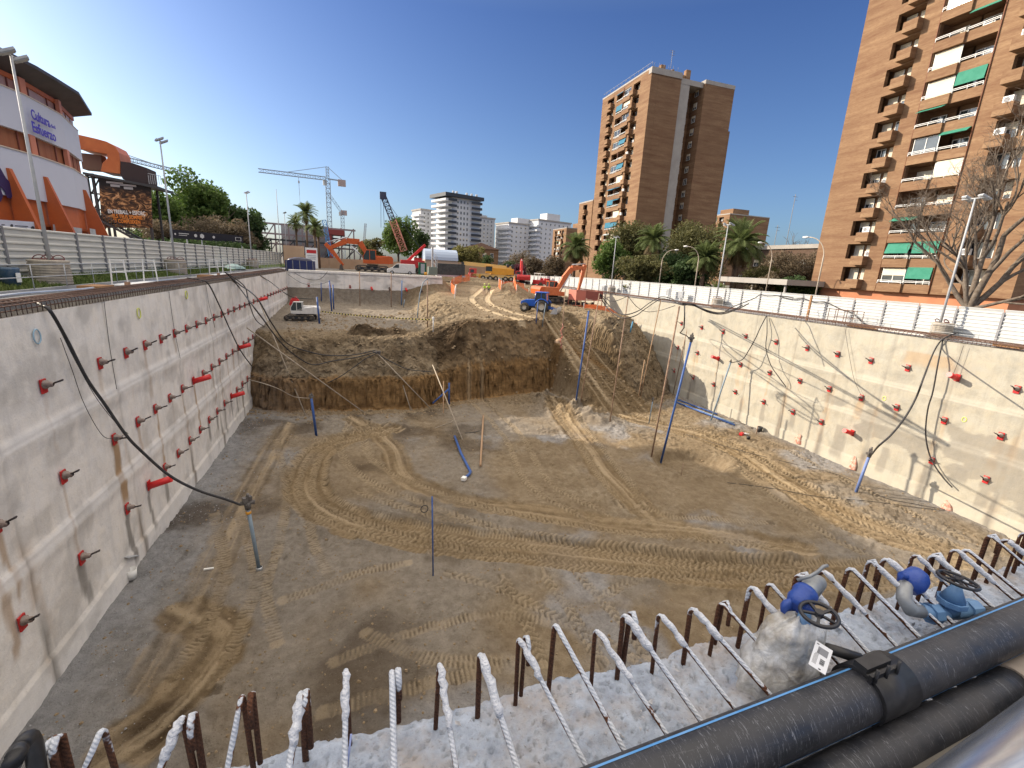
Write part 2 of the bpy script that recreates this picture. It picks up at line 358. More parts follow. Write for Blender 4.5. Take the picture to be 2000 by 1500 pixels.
    # twin smooth tyre tracks winding over the plateau and ribs of the crawler on the ramp
    for P in ([(18.6, 51.5), (16.6, 56), (15.6, 62), (16.3, 69), (19, 76), (23, 86)], [(20.8, 53.5), (18.9, 58), (18.0, 63), (18.7, 69), (21.2, 75.5), (25, 84)]):
        dd, s, sd = polyd(X, Y, sm2(P)); k = ss(.5, .3, dd)*(Y > yf+2.2); z = z-k*.07+np.exp(-((dd-.55)/.12)**2)*.05; brown = brown*(1-k); tr = np.maximum(tr, k*2)
    up = ss(1., .85, np.abs(u))*ss(39.5, 41, Y)*ss(58, 56, Y); ph = (Y/.34) % 1
    z = z+up*(np.abs(ph-.5)*2-.5)*.06*(np.abs(np.abs(u)-.55) < .28)
    rs = vnoise(u*5+3, Y*.12, 511)*.6+vnoise(u*11, Y*.3, 513)*.4-.5; z = z+up*rs*.16; tr = np.maximum(tr, up*np.clip(rs*3, 0, 1)*1.2); groove_shade = np.maximum(groove_shade, up*np.clip(-rs*2.6, 0, 1)); z = z+np.exp(-((u+1.12)/.12)**2)*.35*ss(41, 43, Y)*ss(58, 55, Y)  # ramp ruts: lit bands and shaded hollows put into the colour
    rib = ss(12, 14, X)*ss(20, 18, X)*ss(51, 53, Y)*ss(64, 60, Y)
    z = z+rib*(vnoise(X*.6, Y*2.4, 77)-.5)*.08
    grey = .8*ss(.44, .72, fbm(X*.16+5, Y*.16, 4, 41)+.12*ss(4, 0, X-XL)-.08*brown)*onfloor
    edge = 1.3*np.exp(-np.clip(X-XL, 0, 99)/2.2)+np.exp(-np.clip(XR-X, 0, 99)/.9)*.8+np.exp(-((X-10)**2+(Y-43)**2)/14)*.8
    grey = np.clip(grey+edge*onfloor, 0, 1)*(1-brown*.85)
    gx = (X < 11) & (Y > 50); grey = np.where(gx, np.maximum(grey, .75*ss(52.5, 55, Y)*ss(9, 5, X+n1*2)), grey)
    clay = ss(.2, -.2, np.abs(d-.2)-.55-.25*n2*4*0)*ss(38.5, 40, Y)*ss(30, 26, X)+ss(-2.5, .3, d)*ss(4, 3, d)*.35*(X > 8)*(X < 27)
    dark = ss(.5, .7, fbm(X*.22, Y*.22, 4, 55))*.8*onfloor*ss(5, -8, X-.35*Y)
    for cx, cy, s in ((.2, 52, 1.3), (2.0, 51.6, 1.1), (3.8, 52.6, 1.3), (-5.6, 10.6, 1.3), (-6.2, 14.0, .8), (9.0, 50.5, 2.3)):
        dark = np.maximum(dark, ss(1.6, .8, np.hypot(X-cx, (Y-cy)*1.2)/s+n2))
    dark = np.maximum(dark, groove_shade*.75); brown = np.maximum(brown, ramp_m); dark = np.maximum(dark, ramp_m*.5)
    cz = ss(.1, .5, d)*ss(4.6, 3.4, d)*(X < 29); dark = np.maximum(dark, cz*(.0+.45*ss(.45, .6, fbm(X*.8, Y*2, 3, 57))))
    return z, np.stack([np.clip(brown, 0, 1), np.clip(grey, 0, 1), np.clip(clay, 0, 1), np.clip(dark, 0, 1)], -1), np.clip(tr, 0, 2)
def gz(x, y):
    """street level round the pit"""
    x = np.asarray(x, float); y = np.asarray(y, float)
    return -1.0*ss(22, 38, x)*ss(0, 14, y) - .55*ss(80, 110, y)*ss(22, 40, x)
def soil_mat():
    m, g = newmat('earth', .95, .15)
    big = g.noise(g.obj, .35, 6, .65); med = g.noise(g.obj, 2.2, 6, .7); fine = g.noise(g.obj, 16, 4, .75)
    at = g.n.new('ShaderNodeAttribute'); at.attribute_name = 'soil'; sp = g.n.new('ShaderNodeSeparateColor'); g.l.new(at.outputs['Color'], sp.inputs[0])
    at2 = g.n.new('ShaderNodeAttribute'); at2.attribute_name = 'track'; s2 = g.n.new('ShaderNodeSeparateColor'); g.l.new(at2.outputs['Color'], s2.inputs[0])
    c = g.ramp(big, [(.3, (.19,.145,.09)), (.5, (.255,.20,.13)), (.72, (.32,.265,.185))])
    c = g.mix(g.ramp(med, [(.35, (.7,.7,.7)), (.65, (0,0,0))]), c, (.135,.095,.056))
    c = g.mix(g.math('MULTIPLY', sp.outputs[0], .72), c, g.ramp(med, [(.3, (.16,.11,.055)), (.7, (.25,.175,.09))]))
    c = g.mix(g.math('MULTIPLY', sp.outputs[1], .7), c, g.ramp(med, [(.3, (.16,.15,.135)), (.7, (.27,.255,.235))]))
    c = g.mix(g.math('MULTIPLY', sp.outputs[2], .9), c, g.ramp(g.noise(g.mapv(g.obj, (1, 1, 3)), 1.5, 5, .7), [(.3, (.17,.098,.04)), (.7, (.34,.205,.085))]))
    c = g.mix(g.math('MULTIPLY', s2.outputs[2], .85), c, g.ramp(med, [(.3, (.19,.195,.205)), (.7, (.34,.345,.355))]))
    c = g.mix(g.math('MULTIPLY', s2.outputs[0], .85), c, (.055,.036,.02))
    c = g.mix(g.math('MULTIPLY', s2.outputs[1], .6), c, (.44,.35,.23))
    c = g.mix(g.ramp(fine, [(.62, (0,0,0)), (.72, (.7,.7,.7))]), c, (.36,.32,.26))
    c = g.mix(g.ramp(fine, [(.3, (.6,.6,.6)), (.42, (0,0,0))]), c, (.055,.04,.026))
    g.l.new(c, g.b.inputs['Base Color'])
    g.bump(g.math('ADD', g.math('MULTIPLY', med, 1.0), g.math('MULTIPLY', fine, .7)), 1.0, .12)
    return m
M_SOIL = soil_mat()
def build_terrain():
    xs = np.concatenate([np.arange(XL, XR, .09), [XR]])
    ys = np.concatenate([np.arange(YN, 42, .085), np.arange(42, 52.5, .035), np.arange(52.5, 62, .10), np.arange(62, 98.2, .2)])
    X, Y = np.meshgrid(xs, ys); z, msk, tr = terrain(X, Y)
    keep = (Y > YF+.2) & (X < 13.2); side = ss(15.5, 13.2, X)*ss(77, 79, Y); z = z*(1-side)+np.minimum(gz(X, Y)-.02, 0)*side
    e = ss(96, 98, Y); z = z*(1-e)+(gz(X, Y)-.03)*e
    nx, ny = len(xs), len(ys); idx = np.arange(nx*ny).reshape(ny, nx)
    q = np.stack([idx[:-1, :-1], idx[:-1, 1:], idx[1:, 1:], idx[1:, :-1]], -1)
    ok = ~(keep[:-1, :-1] | keep[1:, 1:]); q = q[ok]
    gy = np.abs(np.gradient(z, axis=0)/np.maximum(np.gradient(Y, axis=0), .01)); st = ss(.5, 2.0, gy)*(Y > 40)*(Y < 60)
    cl = fbm(X*1.3+3, z*1.5, 4, 301)-.5; cr = fbm(X*5, z*6, 3, 307)-.5; toe = (np.abs((X*2.1+cl*1.2) % 1-.5)*2-.5)*ss(-12.2, -11.5, z)*ss(-8.3, -9.4, z)*(vnoise(X*.35, X*0, 9) > .38)
    Yd = Y+st*(cl*.7+cr*.16+toe*.26); Zd = z+st*(fbm(X*2.2, Y*6, 3, 309)-.5)*.3
    V = np.stack([X+st*cr*.3, Yd, Zd], -1).reshape(-1, 3)
    soil = np.concatenate([msk[..., :3], np.ones_like(z)[..., None]], -1).reshape(-1, 4)
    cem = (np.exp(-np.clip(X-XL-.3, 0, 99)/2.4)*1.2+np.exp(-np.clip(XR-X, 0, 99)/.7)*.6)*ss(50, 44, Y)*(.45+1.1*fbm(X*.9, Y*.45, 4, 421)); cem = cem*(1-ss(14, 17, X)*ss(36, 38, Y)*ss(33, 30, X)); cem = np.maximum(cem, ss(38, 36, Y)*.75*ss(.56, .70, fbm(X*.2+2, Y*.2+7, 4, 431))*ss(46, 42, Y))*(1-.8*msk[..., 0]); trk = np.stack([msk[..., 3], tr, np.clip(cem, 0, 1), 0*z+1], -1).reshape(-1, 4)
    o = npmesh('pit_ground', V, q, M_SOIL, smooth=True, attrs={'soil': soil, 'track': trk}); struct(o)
    return xs, ys, z
TX, TY, TZ = build_terrain()
def tz(x, y):
    i = int(np.clip(np.searchsorted(TX, x), 0, len(TX)-1)); j = int(np.clip(np.searchsorted(TY, y), 0, len(TY)-1)); return float(TZ[j, i])
def hit(px, py, z0=-30., dz=0.):
    """where a sight line through a photo pixel meets the pit ground"""
    r = ray(px, py)
    for t in np.arange(6, 130, .12):
        p = EYEP+r*t
        if not (XL < p[0] < XR and YN < p[1] < 98): continue
        if p[2] <= tz(p[0], p[1])+dz: return Vector((p[0], p[1], tz(p[0], p[1])))
    p = onz(px, py, ZF); return Vector(p)
# street level sheet with the pit cut out of it
def build_ground():
    m, g = newmat('street_ground', .9, .2)
    a = g.noise(g.obj, .25, 6, .7); b = g.noise(g.obj, 3, 6, .7)
    c = g.mix(g.ramp(b, [(.35, (0,0,0)), (.65, (.6,.6,.6))]), g.ramp(a, [(.35, (.10,.095,.088)), (.65, (.19,.165,.13))]), (.14,.13,.115)); g.l.new(c, g.b.inputs['Base Color']); g.bump(b, .4, .05)
    xs = sorted(set([-3500, -800, -250, -120, -70, -40, -25, -18, XL, -4, 2, 8, 13.2, 18, 22, 26, 30, 34, XR, 40, 45, 60, 90, 150, 300, 900, 3500]))
    ys = sorted(set([-800, -60, -20, -6, -2, YN-.85, 6, 10, 14, 20, 30, 45, 60, 70, YF, 84, 90, 98, 104, 110, 130, 160, 220, 400, 1000, 3800]))
    X, Y = np.meshgrid(np.array(xs, float), np.array(ys, float)); Z = gz(X, Y)
    Z = Z-.12*ss(1.2, .9, Y)*(np.abs(X) < 60); nx = len(xs); idx = np.arange(Z.size).reshape(Z.shape)
    q = np.stack([idx[:-1, :-1], idx[:-1, 1:], idx[1:, 1:], idx[1:, :-1]], -1)
    cx = (X[:-1, :-1]+X[1:, 1:])/2; cy = (Y[:-1, :-1]+Y[1:, 1:])/2
    hole = ((cx > XL) & (cx < XR) & (cy > YN-.85) & (cy < YF)) | ((cx > 13.2) & (cx < XR) & (cy >= YF) & (cy < 98))
    struct(npmesh('ground', np.stack([X, Y, Z], -1).reshape(-1, 3), q[~hole], m))
build_ground()
# ================================================================ RETAINING WALLS
M_CL = concrete('wall_concrete_shade_lift', (.82,.80,.765), (.75,.73,.70), (.80,.73,.62))  # same concrete, base lightened to make up for the shade on these walls
M_CR = concrete('wall_concrete_warm_sunlit', (.43,.41,.345), (.345,.33,.28), (.43,.37,.26))  # same concrete, warmer, base lowered where the sun falls on it
M_RUST = mat('rusty_steel', (.075,.045,.035), .75, (.16,.085,.055), 14, bump=.3, bsc=60)
M_RUSTD = mat('dark_rebar', (.05,.035,.035), .8, (.13,.075,.055), 9)
M_RED = mat('red_painted_steel', (.52,.022,.025), .45, (.40,.02,.02), 5)
M_REDN = mat('red_sleeve', (.62,.03,.03), .4)
M_GROUT = mat('grout_cap', (.30,.25,.22), .8, (.16,.11,.09), 9)
M_STRAND = mat('steel_strand', (.07,.06,.06), .5, metal=.6)
M_DUST = mat('cement_dust', (.55,.57,.62), .95, (.70,.72,.76), 30, bump=.9, bsc=80)
M_WHITEPL = mat('white_plastic', (.75,.75,.73), .5)
M_BLUE = mat('blue_pvc', (.015,.065,.25), .5, (.05,.11,.30), 5)
M_GALV = mat('galvanised', (.50,.52,.54), .38, (.38,.40,.42), 6, metal=.7)
M_GREYP = mat('grey_paint', (.33,.35,.37), .6, (.42,.43,.44), 3)
M_BLACK = mat('black_rubber', (.012,.012,.014), .45, (.03,.03,.032), 8)
M_BLACKH = mat('hose_rubber', (.016,.016,.02), .55, (.045,.042,.04), 5)
M_YPAINT = mat('yellow_spray', (.62,.66,.16), .8); M_BPAINT = mat('blue_spray', (.30,.45,.55), .8)
AY = [12.1, 15.7, 19.0, 22.7, 25.0]+[27.05+2.0*k for k in range(26)]      # anchor stations of the left wall
BY = [13.0, 15.9, 18.9, 21.9, 24.5, 27.2, 30.0, 33.3, 37.0, 40.2, 43.6, 47.2]   # and of the right wall
LZ, RZ_ = (-2.4, -5.72, -9.02), (-3.25, -6.25, -9.2)
def wall_face(name, x, sgn, y0, y1, zt, led, stains, m, root, joints, paint=None):
    ys = np.arange(y0, y1+.01, .13); zs = np.concatenate([np.arange(zt, ZF-1.0, -.1)])
    Y, Z = np.meshgrid(ys, zs)
    off = (fbm(Y*.5, Z*.5, 3, 61)-.5)*.05+(fbm(Y*2.4, Z*2.4, 3, 67)-.5)*.03
    for l in led: off = off+(.055 if sgn > 0 else .035)*ss(l+.02, l-.03, Z)*ss(l-.95, l-.40, Z)+.04*ss(l-.3, l-.4, Z)
    off = off+.06*ss(-11.15, -11.2, Z)
    for j in joints: off = off-.035*np.exp(-((Y-j-(fbm(Z*.4, Z*0+j, 2, 5)-.5)*.12)/.07)**2)
    st = np.zeros(Y.shape+(4,)); st[..., 3] = 1; nz = fbm(Y*2.5, Z*.7, 4, 71)
    for j in joints:
        st[..., 0] = np.maximum(st[..., 0], .42*np.exp(-((Y-j-(fbm(Z*.4, Z*0+j, 2, 5)-.5)*.12)/.07)**2))
        st[..., 1] = np.maximum(st[..., 1], .5*np.exp(-((Y-j)/.3)**2)*ss(.45, .7, nz)*ss(-3, -8, Z))
        st[..., 0] = np.maximum(st[..., 0], .8*ss(.35*ss(-7, -11.5, Z)+.03, .0, np.abs(Y-j-(nz-.5)*.4))*ss(-8.5, -10.5, Z))
    for l in led:
        st[..., 2] = np.maximum(st[..., 2], (.5 if sgn > 0 else .3)*ss(l+.02, l-.03, Z)*ss(l-.42, l-.34, Z))  # ledge band lightened in the colour as if lit from above
        st[..., 0] = np.maximum(st[..., 0], .30*np.exp(-((Z-l+.40)/.05)**2))  # shadow line under the ledge band painted into the colour
    st[..., 2] = np.maximum(st[..., 2], .35*ss(-11.2, -11.3, Z))
    for (yy, zz, wd, ln, k, ch) in stains:
        w = wd*(.75+.5*nz)*(1+.25*np.clip((zz-Z)/max(ln, .1), 0, 1))
        s = ss(w, w*.7, np.abs(Y-yy-(fbm(Z*.8, Z*0+yy, 2, 3)-.5)*.35))*ss(zz+.05, zz-.1, Z)*ss(zz-ln-.1, zz-ln+.2+.5*nz, Z)*k
        st[..., ch] = np.maximum(st[..., ch], s)
    if paint is not None: st[..., 0] = np.maximum(st[..., 0], paint(Y, Z))
    X = x+sgn*off; V = np.stack([X, Y, Z], -1).reshape(-1, 3); idx = np.arange(Y.size).reshape(Y.shape)
    q = np.stack([idx[:-1, :-1], idx[:-1, 1:], idx[1:, 1:], idx[1:, :-1]], -1).reshape(-1, 4)
    if sgn > 0: q = q[:, ::-1]
    npmesh('concrete_face', V, q, m, root, smooth=True, attrs={'stain_shade': st.reshape(-1, 4)})
    MB().b2(x-sgn*.06, x-sgn*.55, y0, y1, zt-.02, ZF-1).build('concrete_core', m, root)
def anchor_meshes():
    a = MB(); a.box((.03, 0, 0), (.05, .29, .48))                                    # plate lies in the wall plane
    c = MB(); c.lathe([(.15, 0), (.15, .08), (.10, .12), (.09, .22), (.05, .26)], (.05, 0, .06), 10, 'X')
    d = MB()
    for dy, dz in ((0, 0), (.04, .02), (-.03, .03)): d.tube([(.26, dy*.5, .06+dz*.3), (.55, dy, .16+dz)], .024, 5)
    s = MB(); s.tube([(.0, 0, .0), (1.15, 0, .42)], .19, 12, cap=False); s.tube([(1.13, 0, .41), (1.15, 0, .418)], .17, 12)
    return a, c, d, s
AP, AC, AD, AS = anchor_meshes()
P_PLATE = AP.build('plate', M_RED); P_CAP = AC.build('grout_cap', M_GROUT); P_STR = AD.build('strand', M_STRAND)
SL = MB(); SL.tube([(0, 0, 0), (.95, 0, .30)], .17, 12); SL.mat(1); SL.lathe([(.0, 0), (.135, 0)], (0, 0, 0), 4, 'X')
P_SL = SL.build('sleeve', [M_REDN, M_WHITEPL])
for o in (P_PLATE, P_CAP, P_STR, P_SL): COL.objects.unlink(o)
def anchor(root, p, sgn, long=False, tilt=0.):
    h = bpy.data.objects.new('anchor_head', P_PLATE.data); COL.objects.link(h); h.parent = root; h.location = p
    h.rotation_euler = (tilt, 0, 0 if sgn > 0 else math.pi)
    if long:
        for src in (P_SL,):
            c = bpy.data.objects.new('sleeve', src.data); COL.objects.link(c); c.parent = h; c.location = (.02, 0, -.05)
        return h
    for nm, src in (('grout_cap', P_CAP), ('strand', P_STR)):
        c = bpy.data.objects.new(nm, src.data); COL.objects.link(c); c.parent = h
        if nm == 'strand': c.rotation_euler = (0, random.uniform(-.15, .15), random.uniform(-.25, .25))
    return h
def ring(root, y, z, x, sgn, m, r=.26):
    b = MB(); pts = [(x+sgn*.05, y+r*math.cos(t)*.75, z+r*math.sin(t)) for t in np.linspace(0, 2*math.pi, 17)]
    b.tube(pts, .025, 4, cap=False); b.build('spray_mark', m, root)
# ---- left wall
WL = thing('retaining_wall', 'long pale concrete pit wall on the left under the corrugated fence, with three rows of red anchors', 'retaining wall', (0, 0, 0))
rr = random.Random(3); stn = []
for y in AY:
    if y > 50: continue
    if rr.random() < .75: stn.append((y+.05, LZ[2]-.25, rr.uniform(.12, .24), rr.uniform(1.0, 2.4), .7, 0))
    stn.append((y, LZ[0]-.2, rr.uniform(.08, .2), rr.uniform(1, 3), .35*rr.random(), 1))
    stn.append((y+rr.uniform(-.1, .4), LZ[1]-.2, rr.uniform(.08, .25), rr.uniform(1, 3.5), rr.uniform(.1, .75), 1))
stn += [(15.4, -2.6, .16, 7.5, .6, 1), (16.2, -.1, .24, 2.0, .85, 0), (22.8, -5.8, .3, 3.2, .9, 1), (22.75, -9.1, .22, 2.9, .8, 0), (18.9, -9.1, .2, 1.7, .8, 0)]
JL = [16.6, 23.8, 31.2, 38.0, 44.9, 52, 59, 66, 73]
def seam(Y, Z):   # dark seepage under the last joints
    return .0*Y
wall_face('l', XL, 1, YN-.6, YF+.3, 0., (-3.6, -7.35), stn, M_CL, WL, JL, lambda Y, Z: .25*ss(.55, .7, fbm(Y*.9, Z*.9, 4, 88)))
for y in AY:
    for k, z in enumerate(LZ):
        if z < tz(XL+.4, y)+.1: continue
        lg = (k == 1 and abs(y-33.05) < .1) or (k == 2 and abs(y-25.0) < .1) or (k == 2 and abs(y-41.05) < .1) or (k == 0 and abs(y-55.05) < .1)or (k == 1 and abs(y-45.05) < .1)
        anchor(WL, (XL+.03+.045*k, y, z), 1, lg)
for y, z in ((13.2, -.85+-.1), (17.2, -.75), (24.9, -.8), (31.8, -.4)):
    ring(WL, y+2, z, XL, 1, M_BPAINT if abs(y-17.2) < .1 else M_YPAINT, .24)
MB().b2(XL+.02, XL+.035, 18.0, 18.0, -1, -2)
# ---- right wall
WR = thing('retaining_wall', 'sunlit concrete pit wall on the right under the white fence, crossed by hose shadows', 'retaining wall', (0, 0, 0))
stn = []
for y in BY:
    if rr.random() < .7: stn.append((y, RZ_[2]-.2, rr.uniform(.25, .4), rr.uniform(1.2, 2.2), .5, 0))
    stn.append((y, RZ_[1]-.2, rr.uniform(.1, .3), rr.uniform(1, 2.5), rr.uniform(.1, .5), 1))
stn += [(25.4, -8.9, .5, 3.0, .5, 0), (21.0, -2.0, 1.6, 1.1, .45, 1), (17.3, -9.0, .5, 1.2, .6, 0)]
JR = [19.1, 27.0, 36.0, 23.2, 31.2, 44, 15.2]
def patch(Y, Z):
    s = 0*Y; n = fbm(Y*.8, Z*1.6, 4, 99)
    for cy, cz, a, b in ((22.6, -7.4, 1.5, .55), (21.6, -8.2, 2.2, .8), (23.6, -8.1, 1.0, .6), (17.3, -7.7, 1.0, 1.0), (16.2, -7.2, 1.3, .45), (16.0, -8.3, 1.3, .6), (14.2, -9.2, 1.6, 1.2), (13.6, -7.0, .9, .6), (16.9, -9.2, .9, .4), (26.5, -7.1, 1.0, .3)):
        s = np.maximum(s, ss(1.1, .9, np.maximum(np.abs((Y-cy)/a), np.abs((Z-cz)/b))+(n-.5)*2.0))
    return .5*s
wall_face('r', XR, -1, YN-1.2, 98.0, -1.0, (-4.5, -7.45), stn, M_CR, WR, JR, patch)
for y in BY:
    for k, z in enumerate(RZ_):
        if z < tz(XR-.4, y)+.1 or (k == 2 and 18 < y < 22.0 and y > 19.5): continue
        lg = (k == 0 and y == 18.9) or (k == 2 and y == 24.5) or (k == 1 and y == 40.2)
        anchor(WR, (XR-.03-.045*k, y, z), -1, lg)
for y, z in ((22.9, -5.85), (17.9, -5.85)): ring(WR, y, z, XR, -1, M_YPAINT, .16)
# ---- far wall
WF = thing('retaining_wall', 'grey shaded concrete wall closing the far left end of the pit below the street', 'retaining wall', (0, 0, 0))
def far_face():
    xs = np.arange(XL, 13.5, .2); zs = np.arange(-.1, -6.4, -.15); X, Z = np.meshgrid(xs, zs)
    st = np.zeros(X.shape+(4,)); st[..., 3] = 1; n = fbm(X*.5, Z*1.2, 4, 12)
    st[..., 0] = np.maximum(.95*ss(.42, .55, n)*ss(-2.6, -3.0, Z+(n-.5)*2)*ss(-6, -3, X)*ss(5, 2, X), .35*ss(.5, .62, n)); st[..., 2] = .5*ss(2.5, 3, X)*ss(-2.4, -2.5, Z)
    V = np.stack([X, YF+(fbm(X, Z, 3, 5)-.5)*.05, Z], -1).reshape(-1, 3); idx = np.arange(X.size).reshape(X.shape)
    q = np.stack([idx[:-1, :-1], idx[1:, :-1], idx[1:, 1:], idx[:-1, 1:]], -1).reshape(-1, 4)
    npmesh('concrete_face', V, q, M_CL, WF, smooth=True, attrs={'stain_shade': st.reshape(-1, 4)})
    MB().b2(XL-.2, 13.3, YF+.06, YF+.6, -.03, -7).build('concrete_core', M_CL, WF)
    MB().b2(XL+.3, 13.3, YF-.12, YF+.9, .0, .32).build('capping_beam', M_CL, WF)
far_face()
for i, x in enumerate((-7.2, -4.2, -1.2, 2.0, 4.8, 7.4, 9.8, 12.0)):
    if i < 3: anchor(WF, (x, YF-.02, -1.9), 1).rotation_euler = (0, 0, -math.pi/2)
    else: MB().tube([(x, YF-.05, -1.9), (x+.1, YF-.75, -2.2)], .16, 8).build('sleeve', M_REDN if i % 2 else M_RUSTD, WF)
# ================================================================ CAPPING BEAM AT THE NEAR SIDE
M_CAP = newmat('broken_concrete', .95, .2)
def capm():
    m, g = M_CAP; a = g.noise(g.obj, 7, 6, .7); b = g.noise(g.obj, 45, 5, .75)
    c = g.ramp(a, [(.3, (.25,.285,.35)), (.55, (.37,.42,.50)), (.8, (.50,.56,.66))])
    L2 = g.noise(g.obj, 1.7, 5, .75); c = g.mix(g.ramp(L2, [(.45, (0,0,0)), (.66, (.75,.75,.75))]), c, (.36,.31,.265)); c = g.mix(g.ramp(b, [(.3, (.85,.85,.85)), (.43, (0,0,0))]), c, (.22,.20,.20)); g.l.new(c, g.b.inputs['Base Color'])
    g.bump(g.math('ADD', a, g.math('MULTIPLY', b, .8)), .9, .012); return m
M_CAP = capm()
CB = thing('capping_beam', 'broken grey concrete beam top at the near edge of the pit, full of rusty rebar loops', 'concrete beam', (0, 0, 0))
def cap():
    xs = np.concatenate([np.arange(XL, -1.6, .2), np.arange(-1.6, 6.5, .011), np.arange(6.5, 10, .05), np.arange(10, XR+.2, .4)]); t = np.linspace(0, 1, 92)
    X, T = np.meshgrid(xs, t); far = 1.93+(fbm(X*3, X*0, 4, 31)-.5)*.07+(fbm(X*14, X*0, 3, 33)-.5)*.03; near = 1.12
    tt = np.clip(T*1.12, 0, 1); Y = near+(far-near)*tt
    n = fbm(X*4, Y*4, 3, 35)-.5; f = fbm(X*16, Y*16, 4, 37)-.5; p = fbm(X*45, Y*45, 2, 39)
    Z = -.02+n*.05+f*.035-ss(.66, .8, p)*.02
    dn = np.clip(T*1.12-1, 0, 1)/.12; Z = Z-dn*12.4*(T*1.12 > 1)-.02*ss(.93, 1, T*1.12); Y = Y-dn*.04
    V = np.stack([X, Y, Z], -1).reshape(-1, 3); idx = np.arange(X.size).reshape(X.shape)
    q = np.stack([idx[:-1, :-1], idx[:-1, 1:], idx[1:, 1:], idx[1:, :-1]], -1).reshape(-1, 4)
    npmesh('concrete_top', V, q, M_CAP, CB, smooth=True)
    MB().b2(XL, XR, 1.10, 1.9, -.10, ZF-1).build('concrete_core', M_CAP, CB)
cap()
def rebar_mats():
    m, g = newmat('rebar_dusted', .85, .25)
    a = g.noise(g.obj, 5.5, 4, .7); f = g.noise(g.obj, 90, 4, .7); ge = g.n.new('ShaderNodeNewGeometry'); sx = g.n.new('ShaderNodeSeparateXYZ'); g.l.new(ge.outputs['Normal'], sx.inputs[0])
    up = g.math('MULTIPLY', g.math('ADD', sx.outputs[2], .55), 1.0)
    k = g.math('MULTIPLY', up, g.math('ADD', g.math('MULTIPLY', g.math('SUBTRACT', a, .5), 2.6), .62))
    wv = g.n.new('ShaderNodeTexWave'); wv.inputs['Scale'].default_value = 26; wv.bands_direction = 'DIAGONAL'; g.l.new(g.obj, wv.inputs['Vector'])
    rust = g.ramp(f, [(.3, (.045,.022,.015)), (.7, (.17,.07,.035))])
    c = g.mix(g.ramp(k, [(.36, (0,0,0)), (.44, (1,1,1))]), rust, g.ramp(f, [(.35, (.42,.45,.5)), (.7, (.66,.69,.75))]))
    g.l.new(c, g.b.inputs['Base Color']); g.bump(g.math('ADD', f, g.math('MULTIPLY', wv.outputs['Fac'], .8)), .8, .004); return m
M_RBD = rebar_mats()
LX = [-1.42, -1.2, -.98, -.74, -.52, -.31, -.10, .11, .32, .53, .76, .95, 1.18, 1.39, 1.62, 1.82, 2.04, 2.24, 2.45]
while LX[-1] < 7.5: LX.append(LX[-1]+.215)
lr = random.Random(5)
for i, x in enumerate(LX):
    b = MB(); h = .42+lr.uniform(-.045, .045); r = .0145 if i % 2 else .012; yb = 1.84+lr.uniform(-.02, .02); tl = lr.uniform(-.022, .022); x += lr.uniform(-.022, .022)
    rad = .05; pts = [(x, yb, -.12), (x+tl, yb, h-rad)]
    for t in (20, 45, 65): a = math.radians(t); pts.append((x+tl, yb-rad*(1-math.cos(a)), h-rad+rad*math.sin(a)))
    y2 = 1.20 if x > -.3 else 1.5
    endz = -.01 if x > -.3 else -.02
    nseg = 9; p0 = pts[-1]
    dx = lr.uniform(-.04, .05)+float(np.interp(x, [-1.4, -.3, .1, .5, .8, 1.6, 4], [-.30, -.08, .0, .13, .30, .40, .44]))+lr.uniform(-.03, .03)
    for k in range(1, nseg+1):
        t = k/nseg; drop = (h-.01)*(t if x > .2 else t**.9); pts.append((p0[0]+dx*t, p0[1]-(p0[1]-y2)*t, max(p0[2]+(endz-p0[2])*min(1, t*1.25), endz+.012)))
    b.tube(pts, r, 8)
    if i % 3 == 1 or i in (3, 5):                                              # hook end of a second bar wired beside it
        hx = x+.026; b.tube([(hx, yb, .05), (hx, yb, h-.02), (hx, yb-.03, h+.01), (hx, yb-.06, h-.02), (hx, yb-.065, h-.13)], r, 8)
    lump = lr.random() < .65 and x > -.8
    o = b.build('rebar_loop', M_RBD, CB)
    if i in (3, 6, 10, 12, 17, 25, 30) or lump:                                # crust of cement on the bar
        c = MB(); j = lr.choice([4, 5, 6]); q = pts[4:4+3]; n = 10; P = []; R = []
        A, B_ = Vector(pts[4]), Vector(pts[4+lr.choice([2, 3])])
        for k in range(n): P.append(A.lerp(B_, k/(n-1))+Vector((lr.uniform(-.006, .006), lr.uniform(-.006, .006), lr.uniform(0, .006)))); R.append(r*lr.uniform(1.15, 1.75))
        R[0] = R[-1] = r*1.05; c.tube(P, R, 9); c.build('cement_crust', M_DUST, o)
# small rubble lying on the beam
def rubble(name, label, cat, pts, m, grp=None):
    for (x, y, z, s) in pts:
        bm = MB(); n = 7; V = []
        for k in range(14): v = Vector((lr.gauss(0, 1), lr.gauss(0, 1), lr.gauss(0, 1))).normalized(); V.append((v.x*s*lr.uniform(.7, 1.2), v.y*s*lr.uniform(.6, 1.0), v.z*s*lr.uniform(.35, .7)))
        import bmesh
        b = bmesh.new(); [b.verts.new(p) for p in V]; bmesh.ops.convex_hull(b, input=b.verts); me = bpy.data.meshes.new(name); b.to_mesh(me); b.free(); me.materials.append(m)
        o = bpy.data.objects.new(name, me); COL.objects.link(o); o.location = (x, y, z); o.rotation_euler = (0, 0, lr.uniform(0, 6)); tag(o, label, cat, grp)
M_CHIP = mat('concrete_chip', (.30,.30,.31), .95, (.50,.50,.52), 20, bump=.5, bsc=50)
P = [(lr.uniform(-.3, 6), lr.uniform(1.42, 1.88), .0, lr.choice([.006, .008, .01, .012, .018, .025, .035])) for _ in range(150)]
bmR = MB()
for (x, y, z, s) in P:
    V = [(x+s*lr.uniform(-1, 1), y+s*lr.uniform(-1, 1), z+s*lr.uniform(-.3, .9)) for _ in range(5)]
    bmR.add(V, [(0,1,2), (0,2,3), (0,3,4), (0,4,1), (1,2,4), (2,3,4)])
